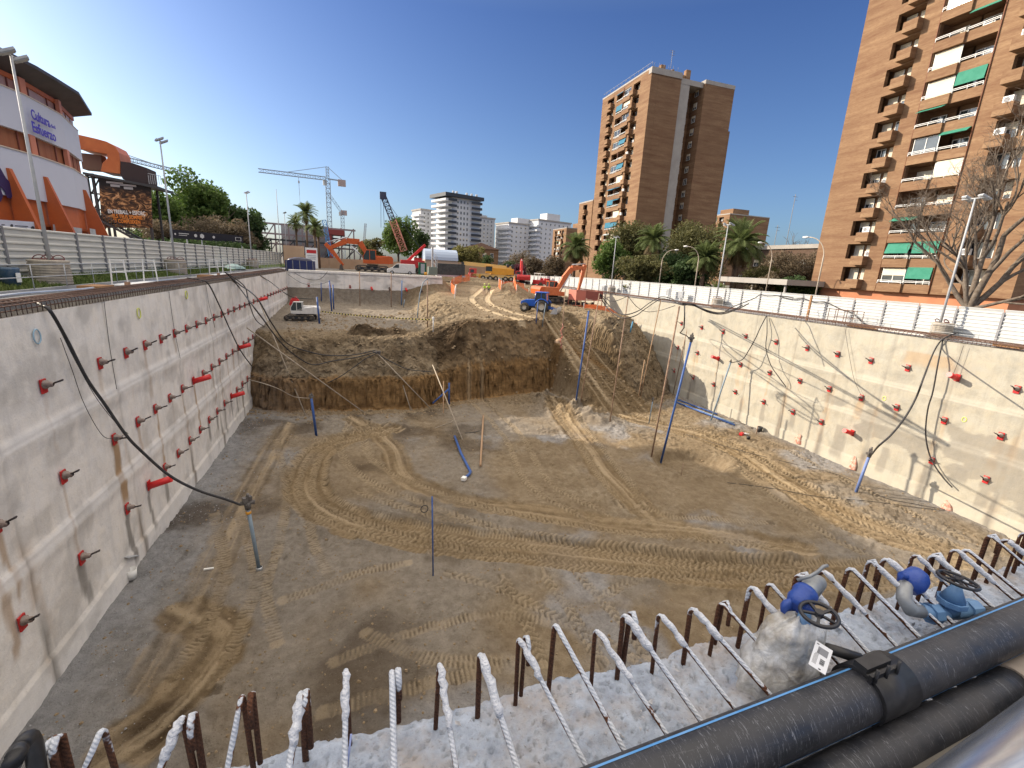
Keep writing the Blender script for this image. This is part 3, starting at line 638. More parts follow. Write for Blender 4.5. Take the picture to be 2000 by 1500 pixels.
tag(bmR.build('concrete_chips', M_CHIP), 'loose chips of broken concrete scattered over the top of the near beam', 'rubble', kind='stuff')
# ================================================================ PIPES AND VALVES ON THE BEAM
def pe_mat():
    m, g = newmat('black_polyethylene', .38, .5); f = g.noise(g.mapv(g.obj, (2, 14, 14)), 3, 6, .75); s = g.noise(g.mapv(g.obj, (30, 3, 3)), 2.2, 4, .8, 2.5); d = g.noise(g.obj, 2.2, 5, .7)
    c = g.mix(g.ramp(s, [(.585, (0,0,0)), (.64, (.75,.75,.75))]), (.016,.018,.024), (.20,.21,.235))
    c = g.mix(g.ramp(d, [(.42, (0,0,0)), (.72, (.55,.55,.55))]), c, (.075,.072,.075)); c = g.mix(g.ramp(f, [(.6, (0,0,0)), (.75, (.4,.4,.4))]), c, (.11,.11,.12))
    g.l.new(c, g.b.inputs['Base Color']); g.l.new(g.ramp(d, [(.3, (.3,.3,.3)), (.7, (.7,.7,.7))]), g.b.inputs['Roughness']); g.bump(f, .15, .01); return m
M_PE = pe_mat(); M_STRIPE = mat('blue_stripe', (.07,.25,.55), .5, (.14,.32,.6), 6)
def pipe(label, c0, c1, r, stripes, x0=-.2, x1=9.0, m=M_PE, extra=None):
    d = Vector(c1)-Vector(c0); root = thing('pressure_pipe', label, 'pipe', (0,0,0)); b = MB(); n = 28
    pts = [Vector(c0)+d*(x-c0[0])/d.x for x in np.linspace(x0, x1, 24)]
    pts = [p+Vector((0, 0, .006*math.sin(p.x*1.7))) for p in pts]; b.tube(pts, r, n); b.build('pipe_barrel', m, root)
    for a in stripes:
        s = MB(); a = math.radians(a); w = .008
        q = [p+Vector((0, math.cos(a), math.sin(a)))*(r+.0012) for p in pts]; t = Vector((0, -math.sin(a), math.cos(a)))*w
        s.add([p-t for p in q]+[p+t for p in q], [(i, i+1, len(q)+i+1, len(q)+i) for i in range(len(q)-1)]); s.build('stripe', M_STRIPE, root)
    return root, lambda x: Vector(c0)+d*(x-c0[0])/d.x
P1, p1 = pipe('thick black plastic pipe with light blue stripe, lying along the concrete beam beside the rebar', (.8, 1.20, .125), (4.5, 1.385, .125), .13, (62, -10, 200), .1, 9)
P2, p2 = pipe('thick scratched black pipe lying below the blue striped one, ending in a beige sleeve', (1.6, 1.05, -.07), (4.5, 1.22, -.07), .115, (-60,), .3, 3.75)
P3, p3 = pipe('shiny galvanised steel pipe in the bottom right corner of the view', (2.13, .68, .10), (3.03, .775, .10), .20, (), .8, 8, mat('shiny_steel', (.50,.52,.56), .27, (.36,.40,.48), 3, metal=.85, stretch=(.3, 9, 9)))
b = MB(); a0, a1 = p2(3.75), p2(6.5); b.tube([a0, a1], .128, 24); b.build('sleeve', mat('beige_pvc', (.36,.30,.25), .5, (.28,.24,.2), 5), P2)
# saddle clamp on the first pipe
cx = p1(2.66); b = MB()
b.tube([p1(2.52), p1(2.82)], .147, 28); b.build('saddle_clamp', M_BLACK, P1)
b = MB(); b.box(p1(2.62)+Vector((0, .02, .16)), (.20, .07, .035), rz=.05); b.box(p1(2.62)+Vector((0, -.04, .14)), (.22, .02, .05), rz=.05)
for k in (-.09, 0, .09): b.cyl(p1(2.62+k)+Vector((0, -.055, .10)), p1(2.62+k)+Vector((0, -.055, .21)), .009, 8)
b.build('clamp_bolts', M_BLACK, P1)
b = MB(); b.tube([p1(2.67)+Vector((0, .10, .09)), p1(2.6)+Vector((-.03, .18, .10)), p1(2.55)+Vector((-.06, .26, .09))], .03, 12); b.build('outlet', M_BLACK, P1)
M_VB = mat('blue_enamel', (.012,.05,.27), .42, (.03,.07,.28), 14, bump=.2, bsc=60); M_VB2 = mat('pale_blue_enamel', (.09,.19,.36), .45, (.13,.25,.42), 9); M_CAM = mat('cast_aluminium', (.30,.32,.33), .5, (.24,.25,.26), 12, metal=.4)
M_HW = mat('black_handwheel', (.02,.02,.024), .35)
def wheel(b, c, r, M, rim=.011):
    P = [Vector(c)+M @ Vector((r*math.cos(t), r*math.sin(t), 0)) for t in np.linspace(0, 2*math.pi, 25)]
    b.tube(P, rim, 8, cap=False)
    for k in range(5): a = 2*math.pi*k/5; b.bar(Vector(c), Vector(c)+M @ Vector((r*math.cos(a), r*math.sin(a), 0)), .016, .010)
    b.tube([Vector(c)-M @ Vector((0,0,.012)), Vector(c)+M @ Vector((0,0,.02))], .022, 10)
# gate valve sitting on the wrapped bag
VC = Vector((2.40, 1.60, .46))
V1 = thing('gate_valve', 'blue gate valve with black handwheel and grey camlock, resting on the plastic bag', 'valve', tuple(VC))
Mw = Matrix.Rotation(math.radians(2), 3, 'X') @ Matrix.Rotation(math.radians(-6), 3, 'Y')
b = MB(); wheel(b, (-.03, -.12, .05), .090, Mw, .011); b.build('handwheel', M_HW, V1)
b = MB(); ax = Vector((.85, .25, .28)).normalized(); o0 = Vector((-.02, .02, .0))
b.tube([o0-ax*.03, o0+ax*.0, o0+ax*.03, o0+ax*.075, o0+ax*.09, o0+ax*.12], [.035, .055, .066, .060, .07, .066], 18); b.tube([(.02, -.09, .02), (.0, .0, .0)], [.016, .03], 10)
b.lathe([(0, 0), (.052, .0), (.06, .02), (.03, .05), (.0, .06)], (-.05, .02, -.03), 14, 'Y'); b.build('valve_body', M_VB, V1)
b = MB(); q0 = o0+ax*.12; b.tube([q0, q0+ax*.02, q0+ax*.09, q0+ax*.12+Vector((.01, .0, -.02)), q0+ax*.15+Vector((.0, 0, -.07)), q0+ax*.15+Vector((0, 0, -.14))], [.055, .05, .05, .05, .04, .02], 16); b.build('camlock', M_CAM, V1)
b = MB(); b.tube([q0+Vector((-.03, .05, .05)), q0+Vector((.03, .02, .09)), q0+Vector((.07, .01, .12)), q0+Vector((.09, .0, .16)), q0+Vector((.12, 0, .16))], .010, 8); b.build('cam_lever', M_CAM, V1)
b = MB(); b.tube([(-.02, -.04, 0), (-.03, -.05, -.16), (.0, -.05, -.42)], [.03, .045, .05], 12); b.build('riser', M_VB2, V1)
# second valve further right
V2 = thing('gate_valve', 'pale blue gate valve with blue cap, at the right edge beside the striped pipe', 'valve', (3.72, 1.60, .10))
V2.rotation_euler = (0, 0, .15)
b = MB(); b.tube([(-.20, .03, .10), (-.12, 0, .06), (.26, -.12, .06)], [.045, .05, .055], 16); b.tube([(-.12, .0, .06), (-.06, -.02, .06)], .068, 8, sm=False); b.tube([(.17, -.09, .06), (.25, -.115, .06)], .07, 8, sm=False); b.tube([(.03, -.05, .06), (.03, -.05, .17)], [.06, .05], 14); b.tube([(.03, -.05, .13), (.03, -.05, .165)], .085, 8, sm=False); b.tube([(.03, -.05, .165), (.03, -.05, .27)], [.07, .025], 12); b.build('valve_body', M_VB2, V2)
b = MB(); wheel(b, (.05, -.04, .30), .105, Matrix.Rotation(.12, 3, 'Y')); b.build('handwheel', M_HW, V2)
b = MB(); b.tube([(-.20, .02, .09), (-.30, .04, .12), (-.32, .08, .18), (-.24, .12, .22), (-.16, .12, .22)], .045, 12); b.build('elbow', M_CAM, V2)
b = MB(); b.tube([(-.2, .12, .19), (-.16, .12, .23), (-.1, .11, .26), (-.03, .10, .25)], [.06, .085, .075, .03], 14); b.tube([(-.26, .15, .30), (-.16, .12, .26)], .02, 8); b.build('blue_cap', M_VB, V2)
b = MB(); b.tube([(.26, -.12, .06), (.45, -.2, .03), (.62, -.3, .0)], .03, 10); b.build('outlet', M_BLACK, V2)
# translucent plastic bag wrapped round the valve riser
def bag():
    n, k = 56, 44; T, U = np.meshgrid(np.linspace(0, 2*np.pi, n), np.linspace(0, 1, k))
    fold = (fbm(T*3.2, U*3.0, 4, 131)-.5); f2 = np.abs(np.sin(T*7+U*2.5+fold*5))
    prof = np.interp(U, [0, .12, .3, .55, .8, .93, 1], [.27, .275, .25, .21, .185, .12, .03])
    r = prof*(1+.28*fold+.07*f2*(U < .95)); r = r*.80; X = 2.30+r*np.cos(T)*1.2+.07*U; Y = 1.58+r*np.sin(T)*.72; Z = .0+.42*U**.85+.05*fold*(U > .1)
    V = np.stack([X, Y, Z], -1).reshape(-1, 3); idx = np.arange(X.size).reshape(X.shape)
    q = np.stack([idx[:-1, :-1], idx[:-1, 1:], idx[1:, 1:], idx[1:, :-1]], -1).reshape(-1, 4)
    m = bpy.data.materials.new('cloudy_plastic_film'); m.use_nodes = True; g = NG(m); g.b.inputs['Roughness'].default_value = .32
    tc = g.n.new('ShaderNodeTexCoord'); nn = g.noise(tc.outputs['Object'], 7, 4, .6)
    g.l.new(g.ramp(nn, [(.35, (.52,.47,.38)), (.65, (.72,.73,.73))]), g.b.inputs['Base Color'])
    g.l.new(g.ramp(nn, [(.35, (.42,.42,.42)), (.65, (.82,.82,.82))]), g.b.inputs['Alpha']); g.bump(g.noise(tc.outputs['Object'], 16, 5, .65, 1.5), .9, .02)
    root = thing('plastic_bag', 'cloudy crumpled plastic bag wrapped round the valve foot between the rebar loops', 'bag', (0,0,0))
    npmesh('film', V, q, m, root, smooth=True)
    # sticker with a barcode hanging on the bag
    L = MB(); M4 = Matrix.Translation(tuple(ony(1603, 1284, 1.385))) @ Matrix.Rotation(math.radians(-25), 4, 'Z') @ Matrix.Rotation(math.radians(45), 4, 'X') @ Matrix.Rotation(math.radians(62), 4, 'Z') @ Matrix.Scale(.8, 4)
    def rect(x0, x1, y0, y1, z, mi): L.mat(mi); L.add([M4 @ Vector(p) for p in ((x0,y0,z),(x1,y0,z),(x1,y1,z),(x0,y1,z))], [(0,1,2,3)])
    rect(-.085, .085, -.055, .055, 0, 0); rect(.015, .06, -.035, .03, .0012, 2)
    for j in range(9): rect(-.045+j*.0042, -.045+j*.0042+.002+(j % 3)*.0006, -.03, .0, .0012, 1)
    for j in range(5): rect(-.06, .05-.012*j, .026+j*.0055-.008, .0275+j*.0055-.008, .0014, 1)
    rect(-.078, -.070, -.02, -.005, .0012, 1); rect(.068, .074, .03, .045, .0012, 1)
    L.build('paper_label', [mat('label_paper', (.8,.8,.8), .5), mat('label_ink', (.02,.02,.02), .6), mat('label_box', (.25,.25,.26), .6)], root)
bag()
# debris and dry leaves between the pipes
M_LEAF = mat('dry_leaf', (.42,.33,.16), .8, (.25,.18,.08), 30); dl = MB()
for _ in range(260):
    x = lr.uniform(.9, 6); yc = 1.13+.055*(x-1.6); y = yc+lr.uniform(-.05, .07)-.02; z = -.12+lr.uniform(0, .05); s = lr.uniform(.012, .026); a = lr.uniform(0, 6)
    ux, uy = math.cos(a)*s, math.sin(a)*s
    dl.add([(x-ux, y-uy, z), (x-uy*.5, y+ux*.5, z+s*.4), (x+ux, y+uy, z+lr.uniform(-.3, .6)*s), (x+uy*.5, y-ux*.5, z+s*.3)], [(0,1,2,3)])
tag(dl.build('dry_leaves', M_LEAF), 'dry yellow leaves and grit caught in the gap between the two black pipes', 'leaves', kind='stuff')
gv = MB()
for _ in range(320):
    x = lr.uniform(1.2, 6.5); y = .93+.08*(x-1.6)+lr.uniform(-.07, .05); s = lr.uniform(.008, .03); z = -.12+s*.3
    V = [(x+s*lr.uniform(-1, 1), y+s*lr.uniform(-1, 1), z+s*lr.uniform(-.3, .9)) for _ in range(5)]; gv.add(V, [(0,1,2), (0,2,3), (0,3,4), (0,4,1), (1,2,4), (2,3,4)])
tag(gv.build('gravel', M_CHIP), 'loose pale gravel on the ground between the lower black pipe and the steel pipe', 'gravel', kind='stuff')
M_WEED = mat('weed_leaf', (.06,.13,.03), .6, (.10,.19,.05), 20)
wd = thing('weed', 'small green weed growing up against the lower black pipe', 'weed', (2.05, .93, -.1)); wb = MB()
for k in range(34):
    a = lr.uniform(0, 6.28); r = lr.uniform(.015, .07); z = lr.uniform(.04, .22); s = lr.uniform(.018, .035); c = Vector((r*math.cos(a), r*math.sin(a), z)); d = Vector((math.cos(a), math.sin(a), lr.uniform(-.2, .8))).normalized(); p = d.cross(Vector((0,0,1))).normalized()*s*.35
    wb.add([c, c+d*s*.5+p, c+d*s*1.3, c+d*s*.5-p], [(0,1,2,3)])
wb.build('leaves', M_WEED, wd)
sb = MB()
for k in range(5): a = k*1.26; sb.tube([(0,0,0), (.03*math.cos(a), .03*math.sin(a), .1), (.05*math.cos(a), .05*math.sin(a), .18)], .0025, 4)
sb.build('stem', M_WEED, wd)

# black rubber hose bend at the bottom left corner and a thin strip stuck in the beam
b = MB(); q = [onz(-10, 1560, .0), ony(20, 1500, 1.62), ony(38, 1462, 1.66), ony(56, 1442, 1.70), ony(66, 1460, 1.74), ony(72, 1500, 1.76), ony(80, 1570, 1.78)]; b.tube(smooth([Vector(v) for v in q], 4), .028, 12); tag(b.build('hose_bend', M_BLACK), 'bent black rubber hose sticking up in the bottom left corner', 'hose')
b = MB(); q0 = Vector(onz(678, 1500, 0)); b.tube([q0, Vector(ony(686, 1434, q0.y+.05))], .005, 6); tag(b.build('plastic_strip', mat('lilac_plastic', (.30,.36,.62), .5)), 'thin pale blue strip sticking up from the beam between two rebar loops', 'strip')
# ================================================================ SITE EDGES : fences, railings, lamps
M_CORL = mat('cream_corrugated', (.58,.57,.52), .55, (.46,.46,.43), .8, stretch=(1, .5, 2))
M_CORR = mat('white_corrugated', (.50,.51,.51), .5, (.41,.42,.41), .8, stretch=(1, .5, 2))
M_POST = mat('fence_post_steel', (.17,.17,.18), .6, (.24,.24,.25), 3)
M_RAIL = mat('railing_galvanised', (.42,.44,.46), .45, (.34,.35,.36), 5, metal=.3)
M_GRASS = mat('grass', (.05,.085,.018), .9, (.11,.14,.035), 2.5, bump=.8, bsc=25)
M_SLAB = mat('grey_slab', (.25,.26,.27), .9, (.34,.34,.34), 1.2, bump=.3, bsc=12)
M_DRUM = mat('concrete_drum', (.42,.37,.30), .9, (.30,.27,.23), 2.5, bump=.5, bsc=9)
M_WOOD = mat('timber', (.24,.12,.05), .85, (.34,.19,.09), 4, stretch=(1, 5, 5))
def corr_panel(L, H, pitch, amp, m, sgn):
    b = MB(); z = 0; P = []
    while z < H-1e-6:
        P += [(0, z), (0, z+pitch*.55), (amp, z+pitch*.68), (amp, z+pitch*.87)]; z += pitch
    P.append((0, H)); vs = [(x*sgn, 0, zz) for x, zz in P]+[(x*sgn, L, zz) for x, zz in P]; n = len(P)
    b.add(vs, [(i, i+1, n+i+1, n+i) for i in range(n-1)]); b.add([(-.02*sgn, 0, 0), (-.02*sgn, L, 0), (-.02*sgn, L, H), (-.02*sgn, 0, H)], [(0,1,2,3)]); return b
def fence(label, x, ys, z0, H, m, sgn, pitch=.33):
    root = thing('corrugated_fence', label, 'fence', (0,0,0)); pm = None; qm = None; cache = {}
    for i, y in enumerate(ys):
        L = round(ys[min(i+1, len(ys)-1)]-y, 2)
        zz = z0(y)
        if qm is None:
            b = MB(); b.box((sgn*.05, 0, H/2-.15), (.10, .12, H+.32)); b.bar((-sgn*.0, 0, H*.6), (-sgn*1.1, 0, -.2), .06); o = b.build('post', M_POST, root); qm = o
        else: o = qm.copy(); COL.objects.link(o)
        o.location = (x, y, zz); o.parent = root
        if i == len(ys)-1: break
        if L not in cache: o = corr_panel(L-.06, H, pitch, .06, m, sgn).build('panel', m, root); cache[L] = o
        else: o = cache[L].copy(); COL.objects.link(o); o.parent = root
        o.location = (x, y+.03, zz)
    return root
FLY = [28.45+3.05*k for k in range(-5, 28)]
fence('cream corrugated hoarding behind the railing on the left, below the round arena', -15.6, FLY, lambda y: .62, 2.3, M_CORL, 1, .33)
FRY = [6.1, 8.6, 11.1, 13.6, 16.1, 18.75, 21.3, 23.7, 26.1, 28.6, 31.0, 33.5, 36.0]+[36.0+2.5*k for k in range(1, 30)]
fence('white corrugated hoarding along the right edge, in front of the brick towers', 40.3, FRY, lambda y: -.9-.5*float(ss(70, 108, y)), 2.03, M_CORR, -1, .25)
# left strip: slab, grass bank
b = MB(); b.b2(-13.75, -11.25, -1.5, 96, -.2, .12); struct(b.build('walkway', M_SLAB))
b = MB()
ysg = np.arange(-1, 118, .5); xsg = np.linspace(-15.9, -13.7, 9); X, Y = np.meshgrid(xsg, ysg); Z = .22+.3*ss(-13.9, -15.5, X)+(fbm(X*2, Y*2, 3, 5)-.5)*.12; idx = np.arange(X.size).reshape(X.shape)
gr = npmesh('grass', np.stack([X, Y, Z], -1).reshape(-1, 3), np.stack([idx[:-1, :-1], idx[:-1, 1:], idx[1:, 1:], idx[1:, :-1]], -1).reshape(-1, 4), M_GRASS, smooth=True)
tag(gr, 'strip of short green grass at the foot of the cream hoarding', 'grass', kind='stuff')
n = 16000; gx = RNG.uniform(-15.5, -13.8, n); gy = 18+RNG.rand(n)**1.6*62; gz_ = .25+.3*ss(-13.9, -15.5, gx); hh = RNG.uniform(.08, .22, n); a = RNG.uniform(0, 6.28, n); w = .012+.0008*gy
V = np.stack([np.stack([gx-w*np.cos(a), gy-w*np.sin(a), gz_], -1), np.stack([gx+w*np.cos(a), gy+w*np.sin(a), gz_], -1), np.stack([gx+RNG.normal(0, .05, n), gy+RNG.normal(0, .05, n), gz_+hh], -1)], 1).reshape(-1, 3)
tag(npmesh('grass_blades', V, np.arange(3*n).reshape(n, 3), mat('grass_blade', (.07,.12,.022), .8, (.15,.18,.05), 1.5)), 'tufts of green grass standing up along the foot of the cream hoarding', 'grass', kind='stuff')
MB().b2(-13.8, -13.62, -1.5, 96, .0, .27).build('kerb', M_SLAB)['kind'] = 'structure'
# rebar cages standing out of the two long walls
def cage(root, x, sgn, y0, y1, z, sp, h, dep, back):
    base = MB(); base.tube([(0, 0, -.1), (0, 0, h-.05), (-sgn*.05, 0, h), (-sgn*dep, 0, h+.02)], .014, 5); proto = None; k = 0; rest = MB(); y = y0; r = random.Random(2)
    while y < y1:
        if k < 90 and y > y0:
            if proto is None: o = base.build('stirrup', M_RUSTD, root); proto = o
            else: o = proto.copy(); COL.objects.link(o)
            o.location = (x, y, z); o.rotation_euler = (r.uniform(-.06, .06), 0, r.uniform(-.08, .08)); o.parent = root
        else: rest.tube([(x, y, z-.1), (x+r.uniform(-.02, .02), y, z+h), (x-sgn*dep, y, z+h+.02)], .016, 4, cap=False)
        k += 1; y += sp*r.uniform(.85, 1.15)
    rest.build('stirrups', M_RUSTD, root)['kind'] = 'stuff'
    b = MB()
    for j, (dx, dz) in enumerate(((.02, h*.97), (.25, h+.03), (.5, h+.03), (.75, h+.05), (dep-.1, h+.04), (.06, h*.5), (.4, h+.09), (.62, h+.1))):
        ys = np.arange(y0, y1, 3.1); b.tube([(x-sgn*(dx+r.uniform(-.04, .04)), yy, z+dz+r.uniform(-.02, .02)) for yy in ys], .022, 5)
    b.build('longitudinal_bars', M_RUST, root)
    MB().b2(x-sgn*(dep+.02), x-sgn*(dep+.12), y0, y1, z-.1, z+back).build('kerb_face', M_CAP, root)
    MB().b2(x-sgn*.05, x-sgn*dep, y0, y1, z-.4, z-.045).build('beam_top', M_CAP, root)
cage(WL, XL-.06, 1, 12.0, YF, 0, .24, .34, 1.0, .30)
cage(WR, XR+.06, -1, 8.0, 88, -1.0, .27, .27, .75, .05)
MB().b2(38.6, 40.25, -1, 98, -1.3, -.97).build('walkway', M_SLAB)['kind'] = 'structure'
def railing(label, x, ys, zb, h=1.0, m=M_RAIL, r=.022):
    root = thing('guard_rail', label, 'railing', (0,0,0))
    for y in ys:
        b = MB(); b.cyl((x, y, zb), (x, y, zb+h+.02), r, 6); b.build('post', m, root)
    for dz in (h, h*.5):
        b = MB(); b.tube([(x+random.uniform(-.015, .015), y, zb+dz) for y in ys], r*.95, 6); b.build('rail', m, root)
    return root
railing('tubular steel guard rail along the kerb at the top of the left pit wall', -13.5, [19.5, 23.2, 26.0, 28.5]+[31.0+2.6*k for k in range(25)], .27, 1.05)
railing('thin steel guard rail in front of the white hoarding', 38.45, [8+2.7*k for k in range(30)], -1.0, 1.05, M_RAIL, .016)
# lamps standing in concrete drums
def lamp(label, x, y, zb, h, aim, group, plain=False, lean=0.):
    root = thing('floodlight_mast', label, 'lamp', (x, y, zb), 0, group); b = MB()
    b.tube([(0, 0, 0), (lean*.5, 0, h*.5), (lean, 0, h)], [.085, .07, .05], 10); b.build('pole', M_GREYP, root)
    if plain: return root
    a = MB(); a.tube([(lean, -.75, h-.02), (lean, .75, h-.02)], .04, 8); a.build('crossarm', M_GREYP, root)
    for s in (-.45, .45):
        f = MB(); R = Matrix.Rotation(aim, 3, 'Z') @ Matrix.Rotation(-.5, 3, 'Y'); f.box((lean+.1, s, h+.02), (.62, .5, .10), M=R); f.box(Vector((lean+.1, s, h+.02))+R @ Vector((.0, 0, -.07)), (.52, .4, .04), M=R)
        f.build('lamp_head', M_GREYP, root)
    return root
def drum(label, x, y, z, r, h, tires=True):
    root = thing('concrete_drum', label, 'drum', (x, y, z)); b = MB()
    prof = [(0, h)]; prof = [(0, h), (r-.06, h), (r-.06, h-.0)]
    n = 9
    for k in range(n): zz = h-h*k/n; prof += [(r, zz-.01), (r, zz-h/n*.7), (r-.035, zz-h/n*.75), (r-.035, zz-h/n*.97)]
    prof += [(r, 0)]; b.lathe(prof, n=24, sm=False); b.build('drum_body', M_DRUM, root)
    c = MB()
    for k in range(3): t = k*2.1; c.tube([(r*.5*math.cos(t)+.25*math.cos(u), r*.5*math.sin(t)+.25*math.sin(u)*.4, h+.05+.2*max(0, math.sin(u))) for u in np.linspace(0, 6.3, 14)], .025, 6, cap=False)
    c.build('cable_coil', mat('dark_red_cable', (.11,.03,.03), .6) if k else M_BLACKH, root); return root
GL = 'floodlight masts in concrete drums along the left hoarding'; GR = 'floodlight masts along the white hoarding'
for i, (y, h, lab, dl) in enumerate(((29.7, 9.2, 'tall grey floodlight mast nearest the camera, in front of the arena and its purple lettering', 'ribbed concrete drum nearest the camera on the left grass strip'), (46.8, 9.4, 'grey floodlight mast rising in front of the dark advertising screen and trees', 'ribbed concrete drum in the middle of the left grass strip'), (77.5, 9.4, 'grey floodlight mast beside the end of the black sponsor banner', 'farthest concrete drum near the end of the left grass strip'))):
    lamp(lab, -14.6, y, 1.2, h, .4, GL); drum(dl, -14.5, y-.3, .3, .78, 1.15)
lamp('plain tapering steel pole without a lamp, left of the palm trees', -14.5, 104.5, 0, 14.6, 0, GL, True)
lamp('distant floodlight mast between the bare pole and the palm trees', -14.3, 112, 0, 11.0, 0, GL)
lamp('most distant thin lamp mast just left of the palm trees', -9.5, 122, 0, 7.5, 0, GL)
for y, h, lab, dl in ((21.5, 8.7, 'pale floodlight mast leaning in front of the bare tree and brick tower', 'ribbed concrete drum at the foot of the mast by the bare tree'), (43.6, 8.5, 'pale floodlight mast in front of the big palm tree behind the white hoarding', 'concrete drum beside the white hoarding below the big palm tree'), (67.5, 8.2, 'pale floodlight mast right of the shaggy palm beside the brick tower', 'concrete drum at the far end of the white hoarding')):
    lamp(lab, 39.2, y, -.3, h, 2.6, GR); drum(dl, 39.25, y-.15, -.98, .62, 1.1)
drum('concrete drum cut off by the right edge of the picture', 39.25, 13.6, -.98, .62, 1.05)
def street_lamp(label, x, y, h, dirv):
    root = thing('street_lamp', label, 'lamp', (x, y, -1), 0, 'curved street lamps beyond the white hoarding'); b = MB(); d = Vector((*dirv, 0)).normalized()
    P = [Vector((0,0,0)), Vector((0,0,h*.75))]+[Vector((0,0,h*.75))+d*(1.6*(1-math.cos(t)))+Vector((0,0,h*.25*math.sin(t))) for t in np.linspace(.2, 1.57, 8)]
    b.tube(P, [.07]*2+[.045]*8, 8); b.build('pole', mat('beige_lamp_pole', (.45,.38,.30), .6), root)
    q = P[-1]; b = MB(); b.tube([q, q+d*.25, q+d*.6], [.05, .12, .07], 8); b.build('lamp_head', M_WHITEPL, root)
    return root
street_lamp('curved street lamp left of the near brick tower', 44.5, 35.7, 7.9, (-.5, 1)); street_lamp('curved street lamp standing left of the dark hedge trees', 44, 61.5, 7.2, (1, -.6)); street_lamp('curved street lamp in the shade behind the palms', 44.5, 54.0, 7.4, (-1, .6)); street_lamp('small street lamp among the brown shrubs beside the near tower', 52, 49, 8.2, (-1, .3))
# off-white cabinets, control boxes on the right walkway
for lab, y, d, z in (('white control cabinet on a post in front of the white hoarding', 52.6, (.5, .5, 1.0), .25), ('grey blue control panel on a post in front of the white hoarding', 50.0, (.25, .9, .9), .1), ('grey metal cabinet standing beside the drum at the far end of the white hoarding', 69.8, (.6, .9, 1.3), -.4)):
    r = thing('control_cabinet', lab, 'cabinet', (39.3, y, z)); MB().box((0,0,0), d).build('cabinet_body', M_GREYP if 'grey' in lab else M_WHITEPL, r, bevel=.02); b = MB(); b.box((-d[0]/2-.01, 0, .0), (.02, d[1]*.8, d[2]*.8)); b.build('door', M_GALV, r)
    if z > -.3: b = MB(); b.cyl((0, 0, -d[2]/2), (0, 0, -1-z), .05, 8); b.build('post', M_GREYP, r)
# suspended work platforms (white steel cradles) on the left beam
def cradle(label, x, y, L, rz=0.):
    r = thing('work_platform', label, 'platform', (x, y, .30), rz); b = MB(); b.b2(-.35, .35, 0, L, 0, .06); b.build('deck', M_WHITEPL, r); M = M_WHITEPL
    for yy in (0, L):
        for xx in (-.35, .35): b = MB(); b.bar((xx, yy, 0), (xx*.8, yy, 1.35), .05); b.build('upright', M, r)
    for zz in (.7, 1.3):
        b = MB(); b.bar((-.32, 0, zz), (-.32, L, zz), .04); b.bar((-.3, 0, zz), (.3, 0, zz), .04); b.bar((-.3, L, zz), (.3, L, zz), .04); b.build('rail', M, r)
    b = MB(); b.box((.3, .05, .12), (.18, .25, .18)); b.build('clamp_box', mat('clamp_orange_brown', (.35,.2,.12), .7), r); return r
cradle('white work platform frame with rails resting over the near left rebar beam', -11.8, 29.6, 3.9); cradle('second white work platform frame further along the left rebar beam', -11.8, 46.8, 4.2)
for (x, y, lab) in ((-12.5, 28.8, 'brown timber block under the near work platform'), (-12.3, 46.2, 'brown timber block under the far work platform')):
    b = MB(); b.box((0, 0, .12), (.9, 1.5, .34)); o = b.build('timber_block', M_WOOD); o.location = (x, y, .05); tag(o, lab, 'timber')
# blue barrels, bags and odds on the left grass
r = thing('blue_bin', 'dirty blue plastic bin wrapped in film beside the nearest concrete drum', 'bin', (-14.6, 26.6, .3)); b = MB(); b.lathe([(0, 0), (.32, 0), (.36, .75), (.38, .8), (.3, .85)], n=16); b.build('bin_body', mat('faded_blue', (.03,.08,.16), .5, (.12,.16,.2), 5), r); b = MB(); b.box((.36, -.08, .42), (.03, .28, .4)); b.build('paper_label', M_WHITEPL, r)
r = thing('tarpaulin', 'pale green tarpaulin heap on the grass before the far drum', 'tarpaulin', (-14.4, 66, .4))
def lump(b, sx, sy, sz, seed, n=18, k=9):
    T, U = np.meshgrid(np.linspace(0, 2*np.pi, n, endpoint=False), np.linspace(0, 1, k)); f = 1+.35*(fbm(np.cos(T)*1.5+5, np.sin(T)*1.5+U*2+5, 3, seed)-.5)*2
    X = np.cos(T)*np.cos(U*1.57)*sx*f; Y = np.sin(T)*np.cos(U*1.57)*sy*f; Z = np.sin(U*1.57)*sz*f
    V = np.stack([X, Y, Z], -1).reshape(-1, 3); b.add([tuple(v) for v in V], [(i*n+j, i*n+(j+1) % n, (i+1)*n+(j+1) % n, (i+1)*n+j) for i in range(k-1) for j in range(n)], True); return b
lump(MB(), .9, 3, .5, 4).build('sheet', mat('pale_green_sheet', (.32,.45,.42), .5), r)
r = thing('skip', 'dark blue bin full of rubbish bags at the far end of the left railing', 'skip', (-8.6, 82, 0)); b = MB(); b.box((0, 0, .85), (4.2, 2, 1.6)); b.build('skip_body', mat('navy_steel', (.012,.02,.09), .5), r); b = MB(); [b.box((x, -1.02, .85), (.1, .06, 1.6)) for x in (-1.9, -1, 0, 1, 1.9)]; b.build('rib', M_POST, r)
b = MB(); lump(b, 1.8, .9, .5, 7); o = b.build('rubbish_bags', mat('black_bags', (.02,.02,.05), .3), r); o.location = (0, 0, 1.6)
# long poly pipe lying on the slab by the near-left rebar
b = MB(); b.tube([(-11.4, 17, .42), (-11.8, 22, .4), (-12.2, 27, .25), (-12.6, 32, .24), (-12.5, 40, .2)], .07, 8); tag(b.build('grey_pipe', M_GALV), 'thin pale pipe lying on the slab between the rebar cage and the guard rail', 'pipe')
